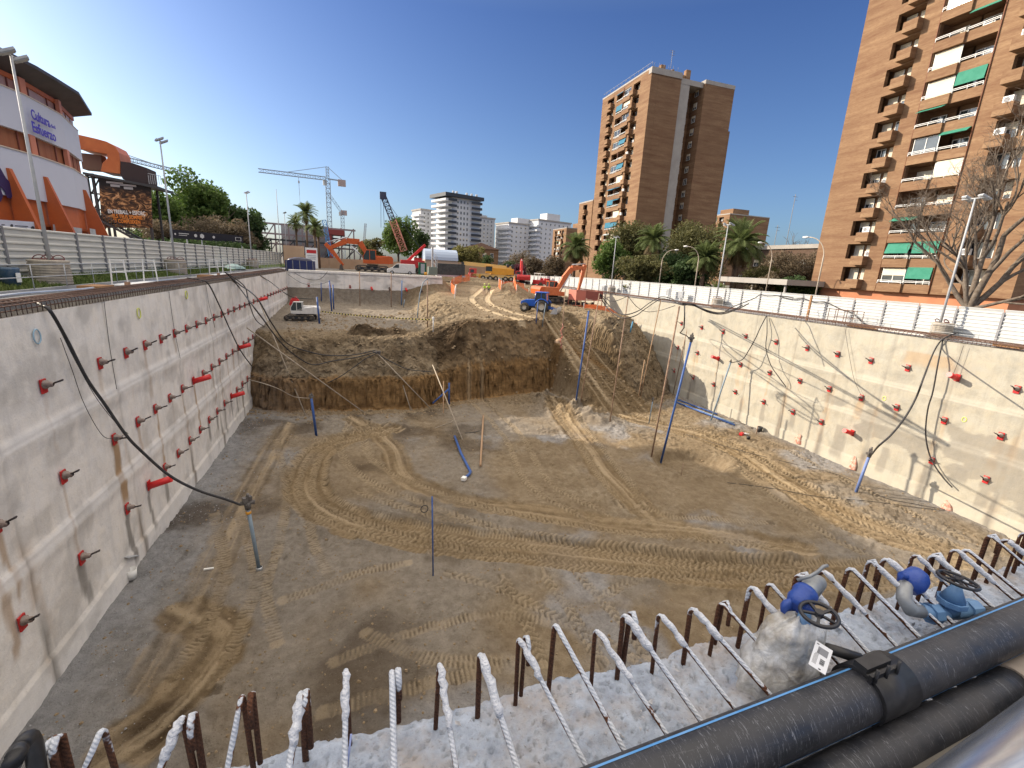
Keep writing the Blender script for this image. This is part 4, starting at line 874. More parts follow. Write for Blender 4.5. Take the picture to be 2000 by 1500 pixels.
# timber stakes, pallets and bars scattered on the right walkway
for i, (y, lab) in enumerate(((31.8, 'upright orange timber post against the white hoarding'),)):
    b = MB(); b.box((0, 0, 1.0), (.14, .16, 2.6)); o = b.build('timber_post', M_WOOD); o.location = (39.2, y, -1.0); tag(o, lab, 'post')
b = MB(); b.box((0, 0, .06), (.9, 2.4, .1)); b.box((0, .3, .18), (.8, 1.6, .1)); o = b.build('timber_stack', M_WOOD); o.location = (38.9, 26.3, -.95); tag(o, 'low stack of brown boards on the edge right of the leaning timber post', 'timber')
b = MB(); b.box((0, 0, .06), (.5, 3.4, .1)); o = b.build('white_board', M_WHITEPL); o.location = (38.8, 23.6, -.92); tag(o, 'long white board lying at the foot of the white hoarding', 'board')
b = MB(); b.box((0, 0, .07), (.7, 1.3, .12)); o = b.build('timber_plank', M_WOOD); o.location = (38.7, 17.3, -.92); tag(o, 'short brown plank near the drum at the right picture edge', 'timber')
r = thing('work_platform', 'rusty rebar work cage hanging on the edge in front of the white hoarding', 'platform', (38.6, 27.0, -.9)); b = MB()
for yy in (0, .8, 1.6, 2.4): b.bar((0, yy, 0), (0, yy, 1.3), .04); b.bar((.8, yy, 0), (.8, yy, 1.2), .04)
b.build('upright', M_RUST, r); b = MB(); [b.bar((x, 0, z), (x, 2.4, z), .035) for x in (0, .8) for z in (.1, .6, 1.2)]; b.build('rail', M_RUST, r)
# unseen cabins added outside the left picture edge to shade the camera's end of the pit
r = thing('shade_cabins', 'unseen stack of pale cabins added beside the left end of the near beam to shade it', 'shade_cabin', (-18.6, 8.5, 0))
M_CAB = mat('shade_cabin_panel', (.5,.5,.48), .6, (.42,.42,.41), 1)
for k in range(3): MB().b2(-6, 6.8, -9, 8.7, .1+k*3.3, 3.3+k*3.3).build('shade_cabin_module', M_CAB, r)
b = MB(); [b.b2(6.8, 6.84, y-.6, y+.6, 1+k*3.3, 2.3+k*3.3) for k in range(3) for y in (-7, -3.5, 0, 3.5, 7)]; b.build('window', mat('shade_cabin_glass', (.03,.04,.05), .1), r)
# ================================================================ BUILDINGS
def brick(name, a, b_, c_):
    m, g = newmat(name, .9, .2)
    n1 = g.noise(g.mapv(g.obj, (.12, .12, 1.3)), 1., 6, .75); n2 = g.noise(g.mapv(g.obj, (2.2, 2.2, 9)), 1., 4, .7); n3 = g.noise(g.obj, .08, 3, .6)
    c = g.ramp(n1, [(.35, a), (.65, b_)]); c = g.mix(g.ramp(n2, [(.45, (0,0,0)), (.7, (.55,.55,.55))]), c, c_); c = g.mix(g.ramp(n3, [(.4, (0,0,0)), (.7, (.35,.35,.35))]), c, tuple(x*.8 for x in a))
    g.l.new(c, g.b.inputs['Base Color']); g.bump(n2, .3, .02); return m
M_BRK = brick('orange_brick', (.165,.09,.052), (.30,.195,.112), (.145,.068,.038))
M_SALM = mat('salmon_render', (.42,.17,.09), .9, (.48,.21,.11), .6)
M_CONC = mat('grey_render', (.36,.34,.31), .9, (.30,.28,.26), .5)
M_GLD = mat('dark_window_glass', (.025,.03,.035), .12, (.06,.07,.08), .5, spec=.6)
M_SHUT = mat('cream_shutter', (.60,.53,.40), .7, (.66,.60,.48), .8); M_WHT = mat('white_frame', (.72,.72,.70), .6)
M_AWG = mat('green_awning', (.02,.17,.11), .8, (.04,.22,.15), 1.5); M_AWB = mat('blue_awning', (.02,.14,.22), .8); M_AWW = mat('pale_awning', (.35,.38,.38), .8)
M_INT = mat('loggia_plaster', (.42,.37,.32), .9, (.30,.25,.22), .7)
def part_copies(root, name, proto, places):
    out = []
    for i, (p, rz) in enumerate(places):
        o = proto if i == 0 else proto.copy()
        if i: COL.objects.link(o)
        o.location = p; o.rotation_euler = (0, 0, rz); out.append(o)
    return out
def win_mb(w, h, kind=0):
    b = MB(); b.mat(0); b.box((0, 0, 0), (.06, w, h)); b.mat(1)
    t = .07
    for z in (-h/2+t/2, h/2-t/2): b.box((-.04, 0, z), (.06, w, t))
    for y in (-w/2+t/2, 0, w/2-t/2): b.box((-.045, y, 0), (.06, t, h))
    b.mat(2)
    if kind: b.box((-.065, 0, h/2-h*kind/2), (.05, w-.1, h*kind))
    return b
WM = [M_GLD, M_WHT, M_SHUT]
def brick_tower(label, x, y0, L, zb, n, fh, D, top, base, cols, rnd, back=None, awn=M_AWG, group=None):
    """slab tower whose main face looks to -X. cols = list of (kind, a, b) along Y from y0"""
    root = thing('brick_tower', label, 'apartment tower', (x, y0, 0), 0, group); r = random.Random(rnd); H = zb+n*fh
    W_ = MB(); T = .5; solid = []; prev = 0
    for kind, a, b in cols:
        if a > prev: solid.append((prev, a))
        prev = b
    if prev < L: solid.append((prev, L))
    for a, b in solid: W_.b2(0, T, a, b, base, H+top)
    for kind, a, b in cols:
        dep = 1.3 if kind == 'R' else 1.7
        W_.b2(dep, dep+.3, a-.1, b+.1, base, H)                                  # back wall of the recess
        W_.b2(0, T, a, b, H-.0, H+top)
        for i in range(n):
            z = zb+i*fh
            W_.b2(.0 if kind == 'R' else (-.25 if kind == 'L1' else 0), .18 if kind == 'R' else .15, a, b, z, z+(fh-1.75 if kind == 'R' else fh-1.78))
            W_.b2(.15, dep, a, b, z+.0, z+.14)
        W_.b2(0, T, a, b, base, zb)
    W_.b2(T+.02+1.3, D, 0.02, L-.02, base, H+top-.02); W_.b2(T, T+1.35, .02, .35, base, H+top-.03); W_.b2(T, T+1.35, L-.35, L-.02, base, H+top-.03)
    W_.build('wall', M_BRK, root)
    P = MB(); P.b2(-.04, D+.05, -.05, L+.05, H+top, H+top+.35); P.build('parapet', M_CONC, root)
    if base > 0: MB().b2(.6, D-.2, .3, L-.3, -1.6, base+.01).build('ground_floor', M_SALM, root)
    protoB = None; acp = None; places_w = {}
    for kind, a, b in cols:
        for i in range(n):
            z = zb+i*fh; zt = z+fh-1.75
            if kind == 'R':
                s = 1 if (a+b)/2 > L/2 else -1; bw = (b-a)*.55; c0 = (a if s > 0 else b-bw)-s*.1
                if protoB is None:
                    q = MB(); q.box((-.45, 0, 0), (.95, bw, 1.05)); q.mat(1); q.box((-.45, 0, .531), (.8, bw-.2, .02)); q.mat(1); protoB = q.build('balcony', [M_BRK, M_CONC], root); o = protoB
                else: o = protoB.copy(); COL.objects.link(o)
                o.location = (0, c0+bw/2, z+.72)
                k = r.choice([0, .35, .6, 1.0, 1.0])
                for jj, (wy, ww) in enumerate((((a+b)/2-.72, 1.05), ((a+b)/2+.72, 1.05))):
                    kk = r.choice([0, .4, .7, 1., 1.]); places_w.setdefault((ww, 1.6, kk), []).append((1.24, wy, z+fh-.9))
                if r.random() < .35:
                    if acp is None: q = MB(); q.box((0, 0, 0), (.35, .8, .6)); q.mat(1); q.lathe([(0, -.19), (.22, -.19)], (0, .1, 0), 12, 'X'); acp = q.build('air_conditioner', [M_WHT, M_POST], root); o = acp
                    else: o = acp.copy(); COL.objects.link(o)
                    o.location = (-.3 if r.random() < .5 else 1.0, c0+bw/2, z+1.6)
            else:
                m_ = (a+b)/2
                rl = MB(); [rl.bar((-.30 if kind == 'L1' else -.04, a+.05, zz), (-.30 if kind == 'L1' else -.04, b-.05, zz), .05) for zz in (zt+.16, zt+.30)]; [rl.bar((-.3 if kind == 'L1' else -.04, a+.05+(b-a-.1)*t, zt-.05), (-.3 if kind == 'L1' else -.04, a+.05+(b-a-.1)*t, zt+.3), .04) for t in (0, .5, 1)]; rl.build('railing', M_WHT, root)
                t = r.random()
                if t < .33:                                              # glazed or blinded loggia
                    places_w.setdefault((round(b-a-.2, 2), 1.6, r.choice([.0, .5, 1.])), []).append((.2, m_, z+fh-.88))
                else:
                    places_w.setdefault((1.5, 1.7, r.choice([0, 0, .5])), []).append((1.63, m_+.3, z+1.35))
                    if t < .75:
                        q = MB(); l = r.choice([.5, .6, 1.5, 1.6]); dx = -.55 if l < 1 else -.12; q.add([(-.0, a+.1, fh-.02), (-.0, b-.1, fh-.02), (dx-.3*(kind == 'L1'), b-.1, fh-l*.8), (dx-.3*(kind == 'L1'), a+.1, fh-l*.8)], [(0,1,2,3)]); q.add([(-.0, a+.1, fh+.04), (-.0, b-.1, fh+.04), (dx-.3*(kind == 'L1'), b-.1, fh-l*.8+.03), (dx-.3*(kind == 'L1'), a+.1, fh-l*.8+.03)], [(3,2,1,0)])
                        o = q.build('awning', r.choice([awn, awn, awn, M_AWW]), root); o.location = (0, 0, z)
    nw = 0
    for (w, h, k), pl in places_w.items():
        o0 = None
        for p in pl:
            nw += 1
            if o0 is None: o0 = win_mb(w, h, k).build('window', WM, root); o = o0
            else: o = o0.copy(); COL.objects.link(o)
            o.location = p
    J = MB()
    for kind, a, b in cols:
        if kind != 'R': J.cyl((-.08, a-.12 if kind == 'L0' else b+.12, base), (-.08, a-.12 if kind == 'L0' else b+.12, H+top-.5), .05, 6)
    J.build('downpipe', mat('brown_downpipe', (.16,.06,.03), .6), root)
    return root, H
TR, HT = brick_tower('nearest sunlit brick apartment tower at the right edge, cut by the top of the picture', 58.5, 27.1, 20.9, 1.9, 15, 2.74, 20, 1.2, 1.9, [('R', 2.3, 5.0), ('L0', 6.9, 9.55), ('L1', 9.55, 12.2), ('R', 14.1, 16.9)], 4)
# blank shaded end wall fittings of the near tower
b = MB(); b.box((20.1, 10, 0), (.2, 20.0, HT*2)); b.build('rear_wall', M_BRK, TR)
TM, HM = brick_tower('tall brick apartment tower standing alone in the middle right, with a shaded end wall', 61.8, 98.6, 21.8, 4.0, 15, 2.72, 7.8, 1.0, 0, [('R', 4.2, 7.0), ('L1', 7.9, 11.1), ('L0', 11.1, 14.3), ('R', 15.6, 18.9)], 9, awn=M_AWB)
def mid_rest():
    b = MB(); Z = HM+1.0
    b.b2(7.82, 10.4, .9, 21.5, 0, Z-.4); b.mat(1); b.b2(7.82, 10.4, .35, .9, 0, Z-.5); b.mat(0)
    b.b2(10.4, 14.0, 4.2, 21.5, 0, Z-.6); b.b2(14.0, 22.2, -.4, 14, 0, Z-.9); b.b2(22.2, 22.9, -.1, 13.6, 0, 36.3); b.build('end_wing', [M_BRK, M_CONC], TM)
    c = MB(); c.b2(7.9, 14.2, .3, 4, Z-1.6, Z-.55); c.b2(13.95, 22.25, -.45, 14.1, Z-.9, Z-.1); c.b2(-.1, 7.9, -.12, 1, Z-.9, Z-.01); c.build('fascia', M_CONC, TM)
    p = MB(); p.b2(6, 14, 6, 12, Z, Z+2.6); p.b2(5.8, 7, 5.6, 6.6, Z, Z+3.6); p.b2(13, 14.2, 5.8, 6.8, Z, Z+3.8); p.b2(9, 9.6, 5.8, 6.4, Z, Z+3.2); p.build('roof_house', M_BRK, TM)
    a = MB(); a.cyl((10, 8, Z+2.6), (10, 8, Z+8), .06, 5); [a.bar((9.3, 8, Z+zz), (10.7, 8, Z+zz), .05) for zz in (7, 7.5, 7.9)]; [a.cyl((x, -.0, Z+.3), (x, 0, Z+1.2), .04, 4) for x in np.arange(.5, 7, 1.2)]; [a.cyl((0, y, Z+.3), (0, y, Z+1.2), .04, 4) for y in np.arange(0, 21.6, 1.8)]; a.bar((0, 0, Z+1.2), (0, 21.6, Z+1.2), .05); a.build('aerial', M_POST, TM)
    pr = {}
    for i in range(15):
        z = 4.0+i*2.72+1.55
        for nm, w, x, y, rz in (('a', 2.2, 12.1, 4.12, math.pi/2), ('b', 1.2, 13.93, 2.2, 0)):
            k = random.choice([0, .3, .6]); key = (nm, k)
            if key not in pr: o = win_mb(w, 1.4, k).build('window', WM, TM); pr[key] = o
            else: o = pr[key].copy(); COL.objects.link(o)
            o.location = (x, y, z); o.rotation_euler = (0, 0, rz)
mid_rest()
# lower wing of the same estate, left of the tall tower
brick_tower('lower brick wing peeping out on the left side of the tall middle tower', 63.0, 123.2, 8.5, 2.0, 7, 2.72, 14, .6, 0, [('R', 3.2, 5.8)], 5)
def block(label, name, corner, ang, w, d, z0, z1, m, faces, cat='building', roof=None, roofm=None, grp=None, bands=None, extra=None, wm=None):
    """box building: corner = its near corner, face A runs along +u (ang), face B along the normal away"""
    root = thing(name, label, cat, (corner[0], corner[1], 0), ang, grp); b = MB(); b.b2(0, w, 0, d, z0, z1); b.build('wall', m, root)
    cnt = 0; wm = wm or [M_GLD, M_WHT, M_SHUT]
    for face, cols, rows, ww, wh, a0, a1, zb, zt in faces:
        pr = {}; rest = MB()
        for i in range(rows):
            for j in range(cols):
                t = a0+(a1-a0)*((j+.5)/cols); z = zb+(zt-zb)*((i+.5)/rows); k = random.choice([0, 0, .4])
                loc = (t, -.03, z) if face == 'A' else (-.03, t, z); rz = math.pi/2 if face == 'A' else 0
                cnt += 1
                if cnt <= 96:
                    if k not in pr: o = win_mb(ww, wh, k).build('window', wm, root); pr[k] = o
                    else: o = pr[k].copy(); COL.objects.link(o)
                    o.location = loc; o.rotation_euler = (0, 0, rz)
                else: rest.box(loc, (ww, .08, wh) if face == 'A' else (.08, ww, wh))
        if rest.v: rest.build('windows', M_GLD, root)['kind'] = 'stuff'
    if roof:
        r_ = MB(); o = .4
        if roof == 'flat': r_.b2(-o, w+o, -o, d+o, z1, z1+.8)
        elif roof == 'gable': h = w*.16; r_.add([(-o, -o, z1), (w+o, -o, z1), (w+o, d+o, z1), (-o, d+o, z1), (w/2, -o, z1+h), (w/2, d+o, z1+h)], [(0, 4, 5, 3), (1, 2, 5, 4), (0, 1, 4), (3, 5, 2), (0, 3, 2, 1)])
        r_.build('roof', roofm or M_CONC, root)
    if bands:
        for lab, x0, x1, y0, y1, zs, h, mm in bands:
            q = None
            for z in zs:
                if q is None: q = MB(); q.b2(x0, x1, y0, y1, 0, h); q = q.build(lab, mm, root); o = q
                else: o = q.copy(); COL.objects.link(o)
                o.location = (0, 0, z)
    if extra: extra(root)
    return root
M_WB = mat('white_facade', (.60,.61,.62), .8, (.54,.55,.57), .3); M_BLK = mat('black_band', (.035,.04,.05), .5); M_GRYB = mat('pale_grey_facade', (.40,.41,.42), .8, (.46,.47,.48), .3)
def ex(root):
    b = MB(); [b.cyl((x, 4, 36.8), (x, 4, 38.6), .6, 8) for x in (3, 5, 11, 14, 17)]; b.build('chimney', M_GRYB, root)
zs = [4.2+2.62*k for k in range(12)]
A0 = onz(866, 378, 36); 
block('white high-rise with black balcony bands, tallest of the distant white blocks', 'high_rise', (A0[0]+4.5, A0[1]+1.2), .33, 17, 16, 0, 35, M_WB,
      [('A', 4, 12, 1.0, 1.5, 2.6, 10.2, 3.5, 34.5)], roof=None, bands=[('balcony', -4.2, 1.4, -1.2, 14, zs, 1.05, M_WB), ('black_band', -2.6, 2.2, -1.45, -1.2, zs, 1.15, M_BLK), ('balcony', 11.2, 17.6, -1.2, 5, zs, 1.0, M_WB), ('black_band', 11.0, 17.2, -1.45, -1.2, zs, 1.15, M_BLK), ('black_band', -4.6, 18, -1.9, 15, [35], 1.7, M_BLK)], extra=ex)
def far_block(px, py, z, w, d, ang, label, m, floors, name='high_rise', band=True, roofh=0, win=5):
    c = onz(px, py, z); r = block(label, name, (c[0], c[1]), ang, w, d, 0, z, m, [('A', win, floors, 1.0, 1.3, 1, w-1, 3, z-.5)], roof='flat', bands=[('balcony', -1.6, 2.2, -1.0, d*.8, [3+(z-4)/floors*k for k in range(floors)], 1.0, M_WB)] if band else None)
    if roofh: MB().b2(w*.3, w*.7, 2, d*.6, z+.8, z+roofh).build('roof_house', m, r)
    return r
far_block(925, 424, 31, 15, 14, .25, 'pale grey high-rise hidden partly behind the black banded white one', M_GRYB, 12, roofh=2)
far_block(822, 410, 31, 9, 12, .3, 'slim pale high-rise just left of the black banded white one', M_GRYB, 12, roofh=0, win=3)
far_block(994, 436, 29, 25, 16, .25, 'white stepped apartment block without a tank, left one of the far pair', M_WB, 9, roofh=4, win=7)
far_block(1052, 430, 32, 26, 16, .25, 'white stepped apartment block with a round tank, right one of the far pair', M_WB, 10, roofh=5, win=7)
C_ = onz(1107, 443, 24); r, h = brick_tower('brick apartment block with zigzag balconies between the white blocks and the shaggy palm', C_[0], C_[1], 17.5, 1.0, 8, 2.7, 26, .8, 0, [('R', 3.0, 5.6), ('L0', 6.8, 9.0), ('L1', 9.0, 11.2), ('R', 12.2, 14.8)], 21)
MB().b2(8, 16, 3, 10, h+1, h+4).build('roof_house', M_BRK, r)
C_ = onz(1425, 424, 26); r, h = brick_tower('far brick tower top rising behind the largest palm tree', C_[0], C_[1], 17.5, 2.0, 9, 2.7, 20, .8, 0, [('R', 3.0, 5.6), ('L0', 6.8, 9.0), ('L1', 9.0, 11.2), ('R', 12.2, 14.8)], 22)
MB().b2(4, 12, 3, 10, h+1, h+3.5).build('roof_house', M_BRK, r)
M_TILE = mat('brown_tile', (.20,.12,.085), .9, (.27,.17,.12), 2); M_DKB = brick('dark_brick', (.20,.10,.06), (.26,.14,.08), (.15,.07,.04))
c = onz(975, 520, 1.5); 
block('low brown brick house with a shallow tiled roof behind the mobile crane', 'brick_house', (c[0]-6, 150), -.1, 17, 30, -1, 9.2, M_DKB, [('A', 3, 2, 1.3, 1.5, 1, 9, 2, 8)], roof='gable', roofm=M_TILE)
block('orange brick house with a pale roof edge left of the low brown one', 'brick_house', (36, 168), -.1, 13, 14, -1, 8.4, M_BRK, [('A', 4, 2, 1.2, 1.6, 1, 12, 1, 8)], roof='gable', roofm=M_TILE)
# long dark flat-roofed building behind the shrubs, with a pale canopy
L0, L1 = onx(1480, 490, 84), onx(1605, 489, 84)
block('long low dark brick building with a flat roof behind the brown shrubs', 'long_building', (86, 50), .0, 14, 42, -1, 9.2, mat('very_dark_brick', (.085,.055,.04), .9, (.12,.075,.05), 2), [('B', 10, 2, 1.4, 1.4, 1, 41, 1, 8)], roof='flat')  # brick tone darker than on the other houses
r = thing('canopy', 'pale flat canopy roof behind the white hoarding below the palms', 'canopy', (52, 46, 0)); b = MB(); b.b2(0, 10, 0, 12, 2.0, 2.7); b.build('roof', M_CONC, r); b = MB(); [b.cyl((x, y, -1), (x, y, 2.4), .15, 8) for x in (.6, 9) for y in (.6, 6, 11.4)]; b.build('column', M_CONC, r)
for (px, y, h, lab) in ((1533, 100, 16, 'tall thin aerial mast standing far behind the long dark building'), (1510, 100, 8, 'shorter thin aerial mast left of the tall one behind the long dark building')):
    p = ony(px, 490, y); b = MB(); b.cyl((0, 0, 0), (0, 0, 9+h), .10, 4); b.bar((-.8, 0, 8.4+h), (.8, 0, 8.4+h), .08); b.bar((0, 0, 7.6+h), (.9, 0, 7.6+h), .08); o = b.build('aerial_mast', M_POST); o.location = (p[0], y, 0); tag(o, lab, 'mast')
# ---------------------------------------------------------------- arena
M_ORP = mat('orange_panel', (.50,.12,.03), .55, (.42,.10,.03), 1.2); M_ORD = mat('dark_orange_mesh', (.24,.07,.03), .7, (.33,.13,.06), .6, stretch=(2, 2, .1)); M_WPAN = mat('white_panel', (.56,.58,.66), .6, (.52,.54,.62), .15); M_ROOF = mat('dark_roof_metal', (.035,.032,.036), .5, (.06,.05,.055), 1)
M_PINK = mat('translucent_sheet', (.36,.20,.18), .45, (.44,.28,.25), .8, stretch=(1, 1, .2)); M_PURP = mat('purple_lettering', (.06,.04,.42), .6); M_PURD = mat('dark_purple_print', (.035,.02,.09), .6)
ZS = {k: EYE+(v-EYE)*.469 for k, v in dict(eave=31, wt=29.4, b1=26.9, b2=20.5, b3=17.2, b4=9.5).items()}
def arena():
    root = thing('arena', 'round arena building with white panels, orange window bands and buttresses under a dark roof', 'arena', (0,0,0))
    P = [Vector(onz(px, py, ZS['b1'])[:2]) for px, py in ((0, 164), (47, 184), (82, 202.5), (120, 224), (152, 255))]
    d = (P[0]-P[1]); P = [P[0]+d*2.3, P[0]+d*1.1]+P; e = (P[-1]-P[-2]).normalized()
    nrm = Vector((-e.y, e.x)); P += [P[-1]+(e*.2+nrm*1).normalized()*9, P[-1]+(nrm-e*.4).normalized()*26]
    nP = len(P)
    def outn(i): a = P[max(i-1, 0)]; c = P[min(i+1, nP-1)]; t = (c-a).normalized(); return Vector((t.y, -t.x))
    N = [outn(i) for i in range(nP)]
    def band(name, z0, z1, off, m, idx=None):
        b = MB(); I = idx or range(nP-1)
        for i in I:
            A, B = P[i]+N[i]*off, P[i+1]+N[i+1]*off; A2, B2 = A-N[i]*.35, B-N[i+1]*.35
            b.add([(A.x, A.y, z0), (B.x, B.y, z0), (B.x, B.y, z1), (A.x, A.y, z1), (A2.x, A2.y, z0), (B2.x, B2.y, z0), (B2.x, B2.y, z1), (A2.x, A2.y, z1)], [(0,1,2,3), (5,4,7,6), (3,2,6,7), (1,0,4,5), (1,5,6,2), (0,3,7,4)])
        return b.build(name, m, root)
    band('white_panel_band', ZS['b2'], ZS['b1'], 0, M_WPAN); band('white_panel_band', ZS['b4'], ZS['b3'], .15, M_WPAN)
    band('orange_base', -.5, ZS['b4'], -.1, M_ORP); band('window_band', ZS['b3'], ZS['b2'], -.35, M_ORD); band('window_band', ZS['b1'], ZS['wt'], -.35, M_PINK)
    band('orange_rim', ZS['wt']-.35, ZS['wt'], -.2, M_ORP); band('trim', ZS['b3']-.06, ZS['b3']+.02, .22, mat('cream_trim', (.6,.5,.4), .6)); band('trim', ZS['b1']-.06, ZS['b1']+.02, .06, bpy.data.materials['cream_trim']); band('base_ledge', 3.6, 3.8, .1, mat('dark_orange', (.30,.07,.02), .6))
    # roof with deep eave
    b = MB(); V = []
    ov = [1.2, 1.2, 1.2, 1.2, 1.3, 1.5, 1.7, 1.6, 1.2]; Q = [P[i]+N[i]*ov[min(i, 8)] for i in range(nP)]
    z0, z1, z2 = ZS['wt'], ZS['wt']+.75, ZS['eave']+.25
    for i in range(nP-1):
        a, c = Q[i], Q[i+1]; a2, c2 = P[i]-N[i]*.3, P[i+1]-N[i+1]*.3; a3, c3 = P[i]-N[i]*14, P[i+1]-N[i+1]*14
        b.add([(a2.x, a2.y, z0), (c2.x, c2.y, z0), (c.x, c.y, z1), (a.x, a.y, z1), (c.x, c.y, z2), (a.x, a.y, z2), (c3.x, c3.y, z2+.2), (a3.x, a3.y, z2+.2)], [(0,1,2,3), (3,2,4,5), (5,4,6,7)])
    b.build('roof', M_ROOF, root)
    # mullions / orange pilasters in the window bands
    M_MUL = mat('rust_mullion', (.20,.06,.04), .6)
    for i in range(1, nP-2):
        A, B = P[i], P[i+1]; L = (B-A).length
        for z0, z1, w, mm in () if i not in (3, 5) else ((ZS['b3'], ZS['b2'], .5, 0), (ZS['b1'], ZS['wt'], .5, 0)):
            q = A+N[i]*-.12; o = MB(); o.box((q.x, q.y, (z0+z1)/2), (.3, .7, z1-z0), rz=math.atan2(N[i].y, N[i].x)); o.build('pilaster', mat('salmon_pilaster', (.55,.2,.12), .6) if 'salmon_pilaster' not in bpy.data.materials else bpy.data.materials['salmon_pilaster'], root)
        k = max(2, int(L/1.4))
        for j in range(1, k):
            q = A.lerp(B, j/k)+N[i]*-.28
            for z0, z1 in ((ZS['b3'], ZS['b2']), (ZS['b1'], ZS['wt'])): MB().box((q.x, q.y, (z0+z1)/2), (.08, .08, z1-z0), rz=math.atan2(N[i].y, N[i].x)).build('mullion', M_MUL, root)
    # sloping buttresses
    for best, t in ((1, .55), (3, .14), (5, .5), (6, .3)):
        A, B = P[best], P[best+1]; p = A.lerp(B, t); e_ = (B-A).normalized(); n = Vector((e_.y, -e_.x)); tn = Vector((-n.y, n.x))*.16
        zt = 7.7; b = MB(); out = 2.5
        pr = [(p+n*.05, 0), (p+n*out, 0), (p+n*.35, zt), (p+n*.05, zt)]
        b.add([(v.x+s*tn.x, v.y+s*tn.y, z) for s in (-1, 1) for v, z in pr], [(0,1,2,3), (7,6,5,4), (0,4,5,1), (1,5,6,2), (2,6,7,3), (3,7,4,0)]); b.build('buttress', M_ORP, root)
    # pale lower panels and sponsor strip
    def facetM(i, off): A, B = P[i]+N[i]*off, P[i+1]+N[i+1]*off; u = (B-A).normalized(); return Matrix(((u.x, 0, u.y, A.x), (u.y, 0, -u.x, A.y), (0, 1, 0, 0), (0, 0, 0, 1))), (B-A).length
    return root, P, N, facetM
ARENA, AP_, AN_, FACM = arena()
def text(s, size, m, root, M, name='lettering', bold=0., align='LEFT', depth=.01, sp=1.):
    cu = bpy.data.curves.new(name, 'FONT'); cu.body = s; cu.size = size; cu.extrude = depth; cu.offset = bold; cu.align_x = align; cu.space_line = sp; cu.resolution_u = 3
    o = bpy.data.objects.new(name, cu); COL.objects.link(o); dg = bpy.context.evaluated_depsgraph_get(); me = bpy.data.meshes.new_from_object(o.evaluated_get(dg)); bpy.data.objects.remove(o)
    me.materials.clear(); me.materials.append(m); o = bpy.data.objects.new(name, me); COL.objects.link(o); o.parent = root; o.matrix_world = M; o.matrix_local = M; return o
def on_face(px, py, plane_pt, nrm):
    r = ray(px, py); n = np.array([nrm[0], nrm[1], 0]); t = ((np.array([plane_pt[0], plane_pt[1], 0])-EYEP)*np.array([1,1,0])).dot(n)/r.dot(n); return EYEP+r*t
def face_mat(px0, py0, px1, i, off=.06):
    A, B = AP_[i], AP_[i+1]; u = (B-A).normalized(); n = Vector((u.y, -u.x)); c = on_face(px0, py0, A+n*off, n)
    return Matrix(((u.x, 0, n.x, c[0]), (u.y, 0, n.y, c[1]), (0, 1, 0, c[2]), (0, 0, 0, 1))), (on_face(px1, py0, A+n*off, n)-c)
def face_text(word, p0, p1, ptop, i=4, bold=.02):
    """p0, p1 = ends of the baseline in the photo, ptop = top of the first letter"""
    A, B = AP_[i], AP_[i+1]; u0 = (B-A).normalized(); n = Vector((u0.y, -u0.x)); Q = [Vector(on_face(px, py, A+n*.2, n)) for px, py in (p0, p1, ptop)]
    o = text(word, 1.0, M_PURP, ARENA, Matrix.Identity(4), bold=bold); L = o.dimensions.x; u = (Q[1]-Q[0]); h = (Q[2]-Q[0]).z/.72; ul = u/L
    o.matrix_local = Matrix(((ul.x, 0, n.x, Q[0].x), (ul.y, 0, n.y, Q[0].y), (ul.z*0, h, 0, Q[0].z), (0, 0, 0, 1)))
face_text('Cultura', (62, 231), (98, 247), (61, 212)); face_text('Esfuerzo', (64, 256), (109, 273), (63, 236)); face_text('del', (99, 248), (108, 251), (99, 241), bold=.01)
# dark printed figure fragment at the left edge
b = MB(); i = 2
pts = [(-60, 300), (-20, 310), (0, 327), (12, 348), (24, 360), (27, 375), (22, 388), (14, 386), (8, 372), (0, 364), (6, 382), (2, 394), (-30, 396), (-60, 380)]
A, B = AP_[1], AP_[2]; A, B = AP_[2], AP_[3]; u = (B-A).normalized(); n = Vector((u.y, -u.x)); V = [tuple(on_face(px, py, A+n*.22, n)) for px, py in pts]
b.add(V, [tuple(range(len(V)))]); b.build('printed_figure', M_PURD, ARENA)
# white sponsor strip above the fence
b = MB(); A, B = AP_[2], AP_[4]; u = (B-A).normalized(); n = Vector((u.y, -u.x)); V = [tuple(on_face(px, py, A+n*1.2, n)) for px, py in ((-60, 462), (75, 468), (75, 434), (-60, 425))]; b.add(V, [(0,1,2,3)]); b.build('sponsor_strip', M_WPAN, ARENA)
M_INK = mat('dark_ink', (.03,.03,.04), .6)
b = MB()
for px, py, w, h in ((3, 438, 7, 1.5), (3, 442, 6, 1.5), (0, 446, 8, 1), (29, 440, 26, 1.5), (29, 443.5, 24, 1), (31, 447, 14, 1)): V = [tuple(on_face(px+a, py+c+a*.06, A+n*1.22, n)) for a, c in ((0, 0), (w, 0), (w, h), (0, h))]; b.add(V, [(0,1,2,3)])
V = [tuple(on_face(64+4*math.cos(t), 446+4.5*math.sin(t), A+n*1.22, n)) for t in np.linspace(0, 6.28, 9)[:-1]]; b.add(V, [tuple(range(8))])
V = [tuple(on_face(23+3*math.cos(t), 441+3.5*math.sin(t), A+n*1.22, n)) for t in np.linspace(0, 6.28, 9)[:-1]]; b.add(V, [tuple(range(8))]); b.build('sponsor_marks', M_INK, ARENA)
# grey infill panels between the buttresses
b = MB()
for pp in (((103, 438), (160, 446), (160, 470), (106, 466)), ((175, 446), (186, 448), (190, 470), (178, 466))): V = [tuple(on_face(px, py, AP_[4]+AN_[4]*.3, AN_[4])) for px, py in pp]; b.add(V, [(0,1,2,3)])
b.build('grey_infill', M_GREYP, ARENA)
